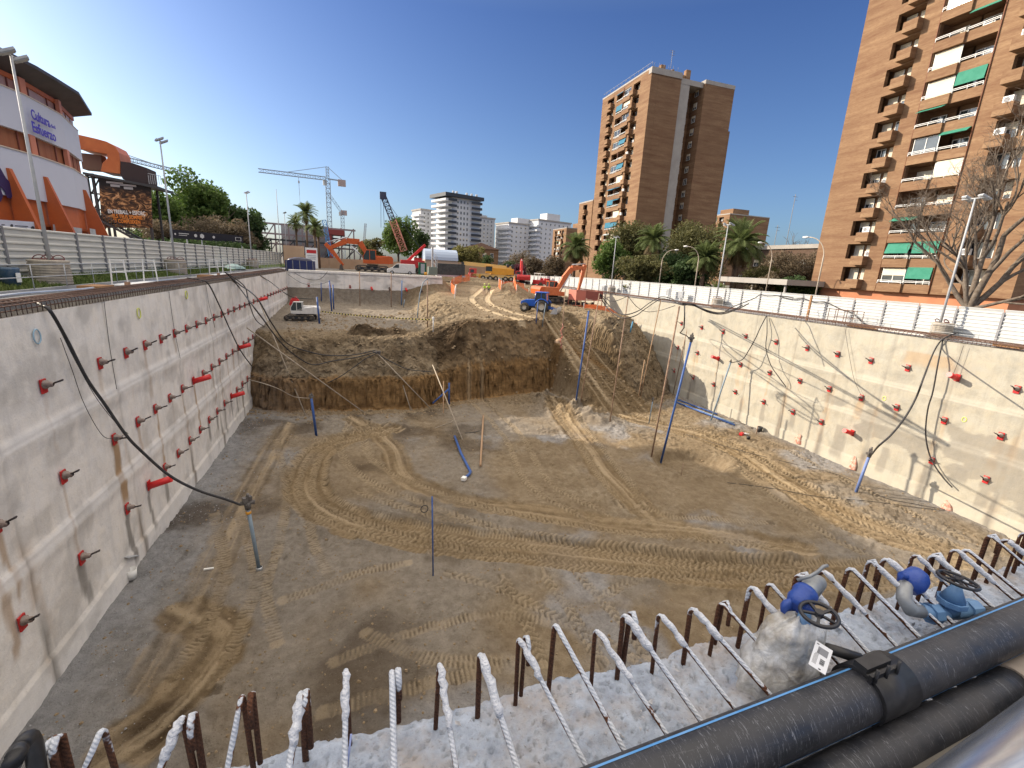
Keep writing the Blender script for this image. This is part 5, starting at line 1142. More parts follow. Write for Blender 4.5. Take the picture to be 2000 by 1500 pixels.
# ================================================================ MACHINES AND VEHICLES
M_ORX = mat('orange_machine_paint', (.56,.11,.02), .4, (.48,.09,.02), 3); M_ORX2 = mat('faded_orange_paint', (.58,.17,.06), .55, (.48,.13,.05), 3)
M_TRK = mat('track_steel', (.06,.055,.05), .7, (.12,.10,.08), 6); M_CABG = mat('cab_glass', (.03,.045,.05), .1, spec=.6); M_DKG = mat('dark_machine_grey', (.04,.042,.045), .5)
M_WHM = mat('white_machine_paint', (.68,.67,.64), .5, (.58,.56,.53), 4); M_REDM = mat('red_machine_paint', (.50,.03,.03), .45); M_TYRE = mat('tyre', (.02,.02,.02), .85, (.10,.085,.06), 8); M_RIM = mat('cream_rim', (.55,.50,.40), .5)
M_YEL = mat('yellow_crane_paint', (.72,.36,.04), .45, (.66,.31,.04), 2); M_YEL2 = mat('pale_yellow_paint', (.72,.50,.18), .5)
def crawler(root, L, wd, h, m=M_TRK, gauge=2.2):
    for s in (-1, 1):
        b = MB(); y = s*gauge/2; n = 18; r = h/2
        P = [(-L/2+r+r*math.cos(t), r+r*math.sin(t)) for t in np.linspace(math.pi/2, 3*math.pi/2, 9)]+[(L/2-r+r*math.cos(t), r+r*math.sin(t)) for t in np.linspace(-math.pi/2, math.pi/2, 9)]
        Q = [((x)*(1-.16/L), r+(z-r)*.72) for x, z in P]; k = len(P)
        V = [(x, y-wd/2, z) for x, z in P]+[(x, y+wd/2, z) for x, z in P]+[(x, y-wd/2, z) for x, z in Q]+[(x, y+wd/2, z) for x, z in Q]
        F = [(i, (i+1) % k, k+(i+1) % k, k+i) for i in range(k)]+[(2*k+i, 2*k+(i+1) % k, (i+1) % k, i) for i in range(k)]+[(k+i, k+(i+1) % k, 3*k+(i+1) % k, 3*k+i) for i in range(k)]
        b.add(V, F); per = np.linspace(-L/2+r, L/2-r, int(L/.22))
        for x in per: b.box((x, y, .02), (.09, wd, .07)); b.box((x, y, h-.02), (.09, wd, .07))
        for j in range(5): x = -L/2+r+(L-2*r)*j/4; b.lathe([(0, -wd*.42), (r*.62, -wd*.42), (r*.62, wd*.42), (0, wd*.42)], (x, y, r*.95), 10, 'Y')
        b.build('crawler_track', m, root)
        f = MB(); f.box((0, y, h*.5), (L-2*r, wd*.55, h*.35)); f.build('track_frame', M_DKG, root)
    b = MB(); b.box((0, 0, h*.75), (L*.35, gauge, h*.35)); b.cyl((0, 0, h*.8), (0, 0, h*1.15), L*.16, 16); b.build('undercarriage', M_DKG, root)
def profile(b, pts, y0, y1):
    n = len(pts); b.add([(x, y0, z) for x, z in pts]+[(x, y1, z) for x, z in pts], [tuple(range(n))[::-1], tuple(range(n, 2*n))]+[(i, (i+1) % n, n+(i+1) % n, n+i) for i in range(n)])
def digger(name, label, loc, rz, sc, m, boom, stick, bucket, house_rz=0., m2=None, cabside=1):
    """hydraulic excavator; boom/stick points in its own XZ plane, +X = front"""
    root = thing(name, label, 'excavator', loc, rz); crawler(root, 4.6*sc, .6*sc, .95*sc, gauge=2.5*sc); z0 = 1.1*sc
    E_ = Matrix.Rotation(house_rz, 3, 'Z'); S_ = lambda p: tuple(E_ @ Vector(p)*sc)
    def add(nm, mm, fn, parent=root, bev=.03):
        b = MB(); fn(b); b.v = [tuple(E_ @ Vector(p)*sc) for p in b.v]; return b.build(nm, mm, parent, bevel=bev*sc)
    zz = 1.15
    body = add('house', m, lambda b: (profile(b, [(-2.5, zz+.1), (1.1, zz), (1.1, zz+.55), (.2, zz+.6), (.2, zz+1.15), (-2.2, zz+1.2), (-2.6, zz+.9)], -1.35, -.35), profile(b, [(-2.5, zz+.1), (.9, zz), (.9, zz+.5), (-.2, zz+.9), (-2.2, zz+1.2), (-2.6, zz+.9)], -.35, 1.35)))
    add('counterweight', m2 or m, lambda b: profile(b, [(-2.9, zz+.15), (-2.2, zz+.05), (-2.2, zz+1.22), (-2.75, zz+1.15), (-2.95, zz+.8)], -1.4, 1.4))
    y0, y1 = (.45, 1.35) if cabside > 0 else (-1.35, -.45)
    cab = add('cab', M_CABG, lambda b: profile(b, [(-.55, zz+.1), (1.15, zz+.1), (1.2, zz+1.0), (.75, zz+1.85), (-.5, zz+1.85)], y0, y1))
    add('cab_frame', m2 or m, lambda b: [(b.bar((x0, y, z0_), (x1, y, z1_), .09)) for y in (y0, y1) for x0, z0_, x1, z1_ in ((-.55, zz+.1, -.5, zz+1.85), (1.15, zz+.1, 1.2, zz+1.), (1.2, zz+1., .75, zz+1.85), (.3, zz+.1, .3, zz+1.85))]+[b.box((.1, (y0+y1)/2, zz+1.9), (1.4, .95, .1)), b.box((.3, (y0+y1)/2, zz+.3), (1.75, .94, .5))], cab)
    B = boom
    def arm(b, pts, w, th):
        for i in range(len(pts)-1):
            a, c = Vector((pts[i][0], 0, pts[i][1])), Vector((pts[i+1][0], 0, pts[i+1][1])); d = (c-a).normalized(); nrm = Vector((-d.z, 0, d.x)); t0, t1 = th[i]/2, th[i+1]/2
            V = [a+nrm*t0, a-nrm*t0, c-nrm*t1, c+nrm*t1]; b.add([(v.x, -w/2, v.z) for v in V]+[(v.x, w/2, v.z) for v in V], [(0,1,2,3), (7,6,5,4), (0,4,5,1), (1,5,6,2), (2,6,7,3), (3,7,4,0)])
    bo = add('boom', m, lambda b: arm(b, B, .42, [.45, .8, .75, .4][:len(B)]), bev=.02)
    m_ = B[len(B)//2]; add('boom_cylinder', M_GALV, lambda b: [b.tube([(.9, s*.32, zz+.5), (m_[0]*.8+.2, s*.32, m_[1]*.8+.2)], .09, 8) for s in (-1, 1)], bo, 0)
    st = add('stick', m, lambda b: arm(b, stick, .34, [.5, .55, .28]), bev=.02)
    add('stick_cylinder', M_GALV, lambda b: b.tube([(m_[0], 0, m_[1]+.5), (stick[0][0], 0, stick[0][1]+.1)], .085, 8), st, 0)
    if bucket:
        bx, bz, ba = bucket; R = Matrix.Rotation(ba, 3, 'Y')
        def bk(b):
            pr = [(0, .15), (.35, .1), (.75, -.35), (.8, -.95), (.5, -1.25), (.1, -1.2), (.3, -.9), (.25, -.4)]; n = len(pr)
            V = [Vector((bx, s*.55, bz))+R @ Vector((x, 0, z)) for s in (-1, 1) for x, z in pr]; b.add(V, [tuple(range(n))[::-1], tuple(range(n, 2*n))]+[(i, (i+1) % n, n+(i+1) % n, n+i) for i in range(n)])
        add('bucket', M_TRK, bk, bev=0)
    return root
digger('excavator', 'large orange excavator standing behind the far pit wall, its boom stretched left', (3.0, 104, -.1), math.radians(176), 1.45, M_ORX, [(.4, 2.0), (1.7, 4.1), (3.4, 4.15), (5.9, 2.95)], [(6.3, 3.6), (5.4, 2.6), (4.0, .75)], (4.1, .8, .6), m2=M_ORX)
digger('small_excavator', 'small white and red excavator parked on the raised bench by the left wall', tuple(hit(588, 626)), math.radians(176), .74, M_WHM, [(.9, 1.8), (1.0, 2.9), (.3, 3.5)], [(.5, 3.6), (1.1, 3.3), (1.5, 2.4)], None, m2=M_WHM, cabside=1)
[o.data.materials.__setitem__(0, M_REDM) for o in bpy.data.objects if o.type == 'MESH' and o.name.split('.')[0] in ('boom', 'stick') and o.parent and o.parent.name.startswith('small_excavator')]
digger('excavator', 'orange excavator with folded arm standing behind the blue tractor', (29.5, 68.5, tz(29.5, 68.5)), math.radians(6), 1.12, M_ORX2, [(.5, 1.8), (1.6, 3.6), (2.7, 5.0), (4.6, 5.2)], [(4.9, 5.6), (4.6, 4.4), (4.0, 1.5)], (3.9, 1.6, .9), m2=M_ORX)
digger('excavator', 'red excavator with raised pink arm seen from behind, right of the mobile crane', (34.6, 98.5, -1.4), math.radians(80), 1.0, M_REDM, [(.4, 1.8), (1.2, 3.8), (1.6, 5.2)], [(1.6, 5.6), (2.4, 5.0), (2.6, 2.5)], None, m2=M_REDM)
# tractor with levelling blade
def tractor():
    x, y = 22.6, 57.8; root = thing('tractor', 'blue tractor with a grey levelling blade at the top of the earth ramp', 'tractor', (x, y, tz(x, y)), math.radians(146))
    M_B = mat('tractor_blue', (.015,.10,.48), .35, (.03,.12,.42), 4); M_RF = M_B
    def wheel_(cx, cy, r, w):
        b = MB(); b.lathe([(r*.52, -w*.5), (r*.9, -w*.5), (r, -w*.35), (r, w*.35), (r*.9, w*.5), (r*.52, w*.5)], (cx, cy, r), 26, 'Y')
        for k in range(22): a = 2*math.pi*k/22; b.box((cx+r*.99*math.cos(a), cy+(w*.2 if k % 2 else -w*.2), r+r*.99*math.sin(a)), (.07, w*.55, .10), M=Matrix.Rotation(-a, 3, 'Y'))
        t = b.build('tyre', M_TYRE, root); q = MB(); q.lathe([(0, -w*.2), (r*.2, -w*.25), (r*.5, -w*.1), (r*.55, -w*.42), (r*.55, w*.42), (r*.5, w*.1), (r*.2, w*.25), (0, w*.2)], (cx, cy, r), 20, 'Y'); q.build('rim', M_RIM, t)
    for s in (-1, 1): wheel_(-.9, s*.95, .84, .5); wheel_(1.45, s*.85, .60, .42)
    b = MB(); profile(b, [(-.2, .75), (2.0, .75), (2.15, 1.0), (2.1, 1.35), (1.5, 1.6), (-.1, 1.7)], -.36, .36); b.build('bonnet', M_B, root, bevel=.05)
    b = MB(); b.box((.4, 0, .7), (2.8, .45, .35)); b.cyl((1.45, -.8, .6), (1.45, .8, .6), .08, 8); b.cyl((-.9, -.9, .84), (-.9, .9, .84), .16, 10); b.build('chassis', M_DKG, root)
    for s in (-1, 1): b = MB(); b.tube([(-.9+.98*math.cos(t), s*.92, .84+.98*math.sin(t)) for t in np.linspace(.2, 2.7, 12)], .05, 4); b.add([(-.9+.92*math.cos(t), s*(.70 if q else 1.2), .84+.92*math.sin(t)) for q in (0, 1) for t in np.linspace(.2, 2.7, 12)], [(i, i+1, 13+i, 12+i) for i in range(11)]); b.build('mudguard', M_B, root)
    b = MB(); profile(b, [(-1.45, 1.35), (.0, 1.2), (.15, 1.7), (-.05, 2.55), (-1.3, 2.55)], -.68, .68); cb = b.build('cab', M_CABG, root, bevel=.03)
    b = MB(); b.box((-.65, 0, 2.62), (1.6, 1.5, .14)); b.build('roof', M_RF, cb, bevel=.04)
    for s in (-1, 1): b = MB(); [b.bar((x0, s*.69, z0), (x1, s*.69, z1), .07) for x0, z0, x1, z1 in ((-1.45, 1.35, -1.3, 2.55), (.0, 1.2, .15, 1.7), (.15, 1.7, -.05, 2.55), (-.7, 1.3, -.7, 2.55))]; b.build('pillar', M_B, cb)
    b = MB(); b.tube([(.35, -.42, 1.6), (.35, -.42, 2.5)], .04, 8); b.build('exhaust', M_GALV, root)
    b = MB(); V = []; n = 8
    for k in range(n): t = -.6+1.2*k/(n-1); V += [(-2.85-.25*math.cos(t*1.6), -1.6, .42+.38*t/.6), (-2.85-.25*math.cos(t*1.6), 1.6, .42+.38*t/.6)]
    b.add(V, [(2*i, 2*i+1, 2*i+3, 2*i+2) for i in range(n-1)]); b.add([(v[0]+.06, v[1], v[2]) for v in V], [(2*i+2, 2*i+3, 2*i+1, 2*i) for i in range(n-1)]); b.add([(-3.1, s*1.6, z) for s in (1,) for z in (.05, .85)]+[(-2.2, 1.6, .0), (-2.6, 1.6, .75)], [(0, 2, 3, 1)]); b.add([(-3.1, -1.6, .05), (-3.1, -1.6, .85), (-2.2, -1.6, .0), (-2.6, -1.6, .75)], [(0, 2, 3, 1)])
    bl = b.build('levelling_blade', mat('blade_grey', (.35,.36,.38), .45, (.5,.48,.44), 2), root); c = MB(); c.bar((-1.3, 0, .6), (-2.9, 0, .5), .18); c.bar((-1.2, .5, .9), (-2.8, .2, .6), .08); c.bar((-1.2, -.5, .9), (-2.8, -.2, .6), .08); c.build('drawbar', M_B, bl)
tractor()
# white van
def van(label, loc, rz, m=M_WHM):
    root = thing('van', label, 'van', loc, rz); b = MB(); w = .95
    profile(b, [(-2.5, .35), (2.45, .3), (2.5, .75), (2.25, 1.05), (1.55, 1.25), (.85, 1.9), (.5, 1.97), (-2.45, 1.95), (-2.55, 1.2)], -w, w); b.build('body', m, root, bevel=.06)
    g_ = MB(); g_.add([(1.6, s*(w+.01), z) if i < 0 else (x, s*(w+.012), z) for s in (1, -1) for i, (x, z) in enumerate(((1.5, 1.22), (.9, 1.82), (.35, 1.84), (.35, 1.2)))], [(0,1,2,3), (4,5,6,7)]); g_.add([(1.6, -w*.85, 1.26), (1.6, w*.85, 1.26), (.93, w*.8, 1.87), (.93, -w*.8, 1.87)], [(0,1,2,3)]); g_.build('window', M_CABG, root)
    for x in (-1.55, 1.6):
        for s in (-1, 1): t = MB(); t.lathe([(.2, -.12), (.33, -.12), (.36, -.06), (.36, .06), (.33, .12), (.2, .12)], (x, s*(w-.08), .36), 18, 'Y'); t = t.build('wheel', M_TYRE, root); q = MB(); q.lathe([(0, -.1), (.2, -.11), (.2, .11), (0, .1)], (x, s*(w-.08), .36), 12, 'Y'); q.build('hubcap', M_GALV, t)
    l = MB(); [l.box((2.43, s*.72, .88), (.1, .3, .18)) for s in (-1, 1)]; l.build('headlight', mat('lamp_glass', (.6,.6,.6), .2), root); b = MB(); b.box((2.5, 0, .5), (.08, 1.5, .3)); b.box((0, 0, .3), (4.6, 1.7, .12)); b.build('bumper', M_DKG, root); mi = MB(); [mi.box((1.25, s*1.05, 1.3), (.12, .18, .22)) for s in (-1, 1)]; mi.build('mirror', M_DKG, root)
    bpy.context.view_layer.update(); return root
van('white panel van parked on the street above the far pit wall', (7.6, 88.5, 0), math.radians(173))
# mobile crane
def truck_crane():
    root = thing('mobile_crane', 'yellow mobile crane with a red cab and folded boom above the ramp', 'mobile crane', (28.2, 99.5, -.72), math.radians(170)); root.scale = (.88, .88, .92)
    b = MB(); b.box((0, 0, 1.15), (11, 2.4, .5)); b.box((1.0, 0, 1.45), (8, 2.5, .12)); b.build('chassis', M_YEL2, root)
    for x in (-4.4, -3.0, -.6, .8, 2.6): 
        for s in (-1, 1): t = MB(); t.lathe([(.3, -.2), (.58, -.2), (.62, -.1), (.62, .1), (.58, .2), (.3, .2)], (x, s*1.1, .62), 20, 'Y'); t = t.build('wheel', M_TYRE, root); q = MB(); q.lathe([(0, -.12), (.32, -.18), (.32, .18), (0, .12)], (x, s*1.1, .62), 12, 'Y'); q.build('rim', M_RIM, t)
    b = MB(); profile(b, [(4.2, .6), (6.0, .6), (6.1, 1.5), (5.85, 2.7), (4.2, 2.75)], -1.2, 1.2); c = b.build('driver_cab', mat('crane_cab_red', (.55,.07,.06), .4), root, bevel=.05); g = MB(); g.box((6.0, 0, 2.1), (.1, 2.1, .9), M=Matrix.Rotation(-.2, 3, 'Y')); [g.box((5.3, s*1.21, 2.1), (.9, .04, .7)) for s in (-1, 1)]; g.build('cab_window', M_CABG, c)
    b = MB(); b.box((-1.6, 0, 2.3), (4.6, 2.3, 1.5)); b.box((-4.2, 0, 2.3), (1.6, 2.5, 1.4)); b.build('slewing_body', M_YEL, root, bevel=.05)
    b = MB(); b.box((1.2, 1.0, 2.6), (1.5, .9, 1.5)); b.build('crane_cab', M_CABG, root); b = MB(); b.box((1.2, 1.0, 3.4), (1.6, 1.0, .12)); b.box((1.2, 1.0, 2.0), (1.6, 1.0, .5)); b.build('crane_cab_frame', M_YEL, root)
    b = MB(); b.bar((-4.6, 0, 3.2), (6.9, 0, 3.75), .85, .85); b.bar((-2, 0, 3.35), (7.4, 0, 3.8), .65, .65); bo = b.build('telescopic_boom', M_YEL2, root); b = MB(); b.box((7.6, 0, 3.5), (.7, .7, 1.1)); b.tube([(7.3, -.4, 3.2), (7.3, .4, 3.2)], .3, 10); b.build('boom_head', M_DKG, bo)
    b = MB(); [b.box((x, s*1.25, 1.0), (.35, .5, 1.0)) for x in (-5.3, 3.4) for s in (-1, 1)]; b.build('outrigger', M_YEL, root); b = MB(); b.tube([(-4.8, -.6, 3.6), (-4.8, .6, 3.6)], .45, 12); b.tube([(-3.6, -.6, 3.7), (-3.6, .6, 3.7)], .4, 12); b.build('winch', M_DKG, root)
    b = MB(); b.box((-5.9, 0, 1.4), (.6, 2.5, .9)); b.build('rear_box', M_GREYP, root)
truck_crane()
# second small digger loader among the vehicles right of the crane
r = thing('dumper', 'small red and white site machine with a roll cage beside the red excavator', 'dumper', (38.0, 96, -1.4), .5); b = MB(); b.box((0, 0, 1.0), (3, 1.8, .9)); b.box((1.6, 0, 1.4), (1.3, 2.0, .9)); b.build('body', M_REDM, r, bevel=.04); b = MB(); [b.bar((x, y, 1.4), (x, y, 2.8), .08) for x in (-1, .2) for y in (-.8, .8)]; b.box((-.4, 0, 2.85), (1.5, 1.8, .1)); b.build('roll_cage', M_WHM, r)
for x in (-1, 1.3):
    for s in (-1, 1): b = MB(); b.lathe([(0, -.2), (.5, -.2), (.5, .2), (0, .2)], (x, s*.9, .5), 14, 'Y'); b.build('wheel', M_TYRE, r)
# generator and tanks on the street left of the crane
r = thing('generator', 'black generator set on a frame left of the mobile crane', 'generator', (17.3, 92, 0)); MB().box((0, 0, 1.35), (5.4, 2.2, 2.2)).build('housing', mat('black_panel', (.03,.035,.035), .5, (.06,.07,.07), 2), r, bevel=.05); b = MB(); b.box((0, 0, .15), (5.6, 2.3, .3)); b.build('skid', M_GALV, r)
r = thing('drilling_rig', 'grey green drilling rig with hoses standing left of the black generator', 'rig', (13.2, 88, 0)); b = MB(); b.box((0, 0, 1.0), (1.6, 1.6, 1.4)); b.build('engine_box', mat('grey_green_paint', (.16,.2,.17), .6), r, bevel=.04); b = MB(); b.bar((0, 0, .5), (0, 0, 5.2), .3); b.bar((.6, 0, .5), (.6, 0, 3.6), .15); [b.tube([(0, -.3, z), (.9, -.4, z-.9), (.6, -.3, .8)], .05, 5) for z in (2.6, 3.4, 4.4)]; b.build('mast', M_GREYP, r); b = MB(); b.lathe([(0, 0), (.3, 0), (.3, .7), (0, .7)], (-1.3, -.3, 0), 10); b.build('yellow_barrel', M_YEL, r)
r = thing('site_toilet', 'green portable site cabinet behind the white van', 'cabinet', (12.5, 97, 0)); MB().box((0, 0, 1.2), (1.5, 1.3, 2.4)).build('cabinet_body', mat('dark_green_plastic', (.01,.10,.05), .5), r, bevel=.04); MB().box((0, -.67, 1.2), (.8, .04, 1.9)).build('door', M_GREYP, r)
r = thing('red_crane', 'red crawler machine with a raised red hydraulic arm behind the white van', 'crane', (11.0, 101, 0)); b = MB(); b.box((0, 0, 2.0), (4.8, 2.4, 1.5)); b.build('body', M_REDM, r, bevel=.05); b = MB(); b.bar((-1, 0, 2.6), (2.6, 0, 6.0), .5, .5); b.bar((-.8, .5, 2.6), (2.4, .5, 5.4), .18); b.build('hydraulic_arm', mat('bright_red_paint', (.6,.03,.03), .4), r); crawler(r, 4.8, .6, 1.0)
r = thing('storage_tent', 'pale blue rounded storage tent on tan walls behind the red machine', 'tent', (19.5, 118, 0)); b = MB(); b.b2(-4, 4, -3, 3, 0, 3.2); b.build('wall', mat('tan_panel', (.42,.33,.25), .8), r); b = MB(); n = 12; V = [(x, -3.2*math.cos(t), 3.2+2.6*math.sin(t)) for x in (-4, 4) for t in np.linspace(0, math.pi, n)]; b.add(V, [(i, i+1, n+i+1, n+i) for i in range(n-1)]+[tuple(range(n)), tuple(range(n, 2*n))[::-1]]); b.build('roof', mat('pale_blue_sheet', (.36,.44,.56), .5), r)
# tan perimeter panels along the far street
M_TAN = mat('tan_hoarding', (.46,.32,.21), .85, (.40,.27,.17), .4)
for (x0, x1, y, h, lab) in ((-14.5, -9.2, 113, 2.6, 'tan hoarding panel below the palms, left of the red and white notice'), (-9, 13, 118, 2.3, 'long tan hoarding behind the big orange excavator and the van'), (22, 34, 121, 3.0, 'tan hoarding behind the mobile crane')):
    r = thing('site_hoarding', lab, 'hoarding', (x0, y, 0)); k = max(2, int((x1-x0)/2.5))
    for i in range(k): MB().b2((x1-x0)*i/k, (x1-x0)*(i+1)/k-.04, 0, .1, 0, h).build('panel', M_TAN, r)
r = thing('site_notice', 'white notice board with a red strip beside the palm trunks', 'sign', (-9.3, 98, 0)); MB().b2(0, 2.1, 0, .08, .2, 4.0).build('board', M_WHITEPL, r); MB().b2(.2, 1.9, -.02, 0, 3.0, 3.6).build('red_strip', M_REDM, r); b = MB(); [b.b2(.3, 1.8, -.02, 0, z, z+.12) for z in (2.5, 2.2, 1.9)]; b.build('text_lines', M_GREYP, r)
r = thing('orange_panel_sheet', 'tan site panel standing left of the white notice board', 'hoarding', (-13.2, 99, 0)); MB().b2(0, 3.6, 0, .1, .6, 4.2).build('panel', M_TAN, r)
# pickup and car on the right, and low blue vehicle
def truss(b, a, c, w, n, r=.05, up=(0, 0, 1)):
    a = Vector(a); c = Vector(c); d = (c-a).normalized(); u = Vector(up); x = d.cross(u)
    if x.length < .1: x = d.cross(Vector((0, 1, 0)))
    x.normalize(); y = d.cross(x); K = [(x*i+y*j)*w/2 for i, j in ((-1, -1), (1, -1), (1, 1), (-1, 1))]
    for k in K: b.bar(a+k, c+k, r*1.6)
    for i in range(n):
        p, q = a.lerp(c, i/n), a.lerp(c, (i+1)/n)
        for j in range(4): b.bar(p+K[j], q+K[(j+1) % 4], r); b.bar(p+K[j], p+K[(j+1) % 4], r)
def tower_crane(label, base, H_, jib, cj, ang, rise=6, jang=0.):
    root = thing('tower_crane', label, 'tower crane', base, ang); m = mat('pale_crane_blue', (.30,.36,.42), .6) if 'pale_crane_blue' not in bpy.data.materials else bpy.data.materials['pale_crane_blue']
    b = MB(); truss(b, (0, 0, 0), (0, 0, H_), 2.0, int(H_/2.2), .16); b.build('mast', m, root)
    b = MB(); ct, st = math.cos(jang), math.sin(jang); truss(b, (1, 0, H_), (1+jib*ct, 0, H_+jib*st), 1.5, int(jib/2.2), .12); j = b.build('jib', m, root)
    b = MB(); b.bar((0, 0, H_), (-cj, 0, H_-.2), 1.0, .5); b.build('counter_jib', m, root); b = MB(); b.box((-cj+1.5, 0, H_-1.2), (3.6, 1.6, 3.0)); b.build('counterweight', mat('crane_ballast', (.38,.30,.28), .9), root)
    if rise: b = MB(); truss(b, (0, 0, H_), (0, 0, H_+rise), 1.3, 4, .12); b.bar((0, 0, H_+rise), (jib*.62, 0, H_+.8), .22); b.bar((0, 0, H_+rise), (-cj+1, 0, H_), .22); b.build('cat_head', m, root)
    b = MB(); b.box((1.2, -1.6, H_-1.8), (1.8, 1.6, 2.2)); b.build('operator_cab', M_WHM, root)
    if jang < .2: b = MB(); b.bar((jib*.45, 0, H_-.5), (jib*.45, 0, H_-9), .18); b.box((jib*.45, 0, H_-3), (.7, .7, 1)); b.bar((jib*.45, 0, H_-9), (jib*.45, 0, H_-13), .10); b.build('hoist', M_GREYP, root)
    return root
c = ony(640, 350, 260); tower_crane('tower crane with a long level jib in the centre left of the sky', (c[0], 260, -2), 42, 29, 8.0, math.radians(187), 5.5)
c = ony(668, 400, 330); tower_crane('second tower crane with a steep luffing jib, right of the first one', (c[0], 330, -2), 34, 13, 2.5, math.radians(180), 0, .95)
r = thing('crane_jib', 'tower crane jib reaching into view above the dark screen and trees on the left', 'tower crane', (-62, 150, 33)); a0, a1 = ony(232, 303, 150), ony(370, 341, 165); b = MB(); truss(b, (Vector(a0)-Vector((22, -2, -3.5)))-Vector((-62, 150, 33)), Vector(a1)-Vector((-62, 150, 33)), .9, 40, .09); b.build('jib', bpy.data.materials['pale_crane_blue'], r); b = MB(); b.bar(Vector(ony(232, 297, 150))-Vector((-62, 150, 33)), Vector(ony(320, 327, 160))-Vector((-62, 150, 33)), .15); b.build('stay', M_GREYP, r)
b = MB(); truss(b, (0, 0, 0), (5, 3, -3.2), .6, 6, .08); o = b.build('crane_tip', bpy.data.materials['pale_crane_blue']); p = ony(357, 345, 170); o.location = p; tag(o, 'short pale crane boom end just above the green trees on the left', 'crane')
# crawler crane with lattice boom
r = thing('crawler_crane', 'crawler crane with a leaning dark lattice boom above the round green trees', 'crawler crane', (15.5, 124, 0)); M_LB = mat('navy_lattice', (.05,.06,.10), .6)
O = Vector((15.5, 124, 0)); foot, mid, tip = Vector(ony(789, 490, 124))-O, Vector(ony(767, 430, 124))-O, Vector(ony(748, 382, 124))-O
b = MB(); truss(b, foot, mid, 1.5, 7, .11); bo = b.build('boom_foot', mat('orange_lattice', (.50,.22,.16), .6), r); b = MB(); truss(b, mid, tip, 1.2, 7, .10); b.build('boom', M_LB, bo)
b = MB(); b.box(tip, (1.5, 1.2, 1.6)); b.bar(tip, tip+Vector((.2, 0, -7.5)), .09); b.bar(tip+Vector((-.5, 0, 0)), tip+Vector((-.6, 0, -7.5)), .09); b.bar(tip, foot+Vector((4, 0, 1)), .09); b.build('boom_head', M_LB, bo); b = MB(); b.box((1, 0, 2.4), (5, 3, 2.2)); b.build('house', M_REDM, r); crawler(r, 6, .9, 1.2)
for (px0, py0, px1, py1, y, w, lab, m) in ((633, 430, 645, 480, 150, 1.0, 'blue lattice crane boom leaning behind the palms', mat('sky_blue_lattice', (.10,.30,.60), .5)), (714, 437, 710, 462, 170, .6, 'thin grey crane boom tip above the round bush', M_GREYP)):
    a, c = ony(px0, py0, y), ony(px1, py1, y); b = MB(); O = Vector(c); truss(b, Vector(a)-O, Vector(c)-O+Vector((0, 0, -3)), w, 8, .09); o = b.build('crane_boom', m); o.location = O; tag(o, lab, 'crane')
# steel-frame building under construction behind the palms
def steel():
    root = thing('steel_frame_building', 'unfinished hall with grey cladding, steel trusses and a dark red end, behind the palm trees', 'building', (-30, 165, 0)); X0 = -30
    def P(px, py, y=165): q = ony(px, py, y); return Vector((q[0]+30, y-165, q[2]))
    a, c = P(548, 436), P(662, 452); b = MB(); b.b2(a.x, c.x-3, 0, 30, 1, a.z); b.build('cladding', mat('grey_cladding', (.34,.36,.38), .7, (.28,.30,.32), .3), root); b = MB(); a, c = P(640, 449, 160), P(672, 452, 160); b.b2(a.x, c.x, -5.2, 4, c.z-1.2, c.z+.3); b.b2(a.x+1, c.x-4.5, -5, 4, 0, c.z); b.build('red_end', mat('dark_red_cladding', (.24,.05,.04), .7), root)
    b = MB(); A = P(500, 434); B_ = P(548, 436)
    for z in (A.z, A.z*.75, A.z*.5): b.bar((A.x-6, -2, z), (B_.x+22, -2, z-.5), .5)
    n = 10
    for i in range(n): x0 = A.x-6+i*3.8; b.bar((x0, -2, A.z*.5), (x0+3.8, -2, A.z*.75 if i % 2 else A.z), .28); b.bar((x0, -2, 0), (x0, -2, A.z), .4); b.bar((x0, -2, 0), (x0+3.8, -2, A.z*.5), .25)
    b.build('steel_truss', mat('primer_steel', (.26,.20,.20), .6), root); b = MB(); [b.bar((A.x-2+i*3.2, -4, 0), (A.x-2+i*3.2, -4, A.z*.62), .3) for i in range(12)]; b.bar((A.x-4, -4, A.z*.6), (A.x+34, -4, A.z*.55), .5); [b.bar((A.x-2+i*6.4, -4, 0), (A.x+4.4+i*6.4, -4, A.z*.58), .3) for i in range(6)]; b.build('dark_frame', M_DKG, root)
steel()
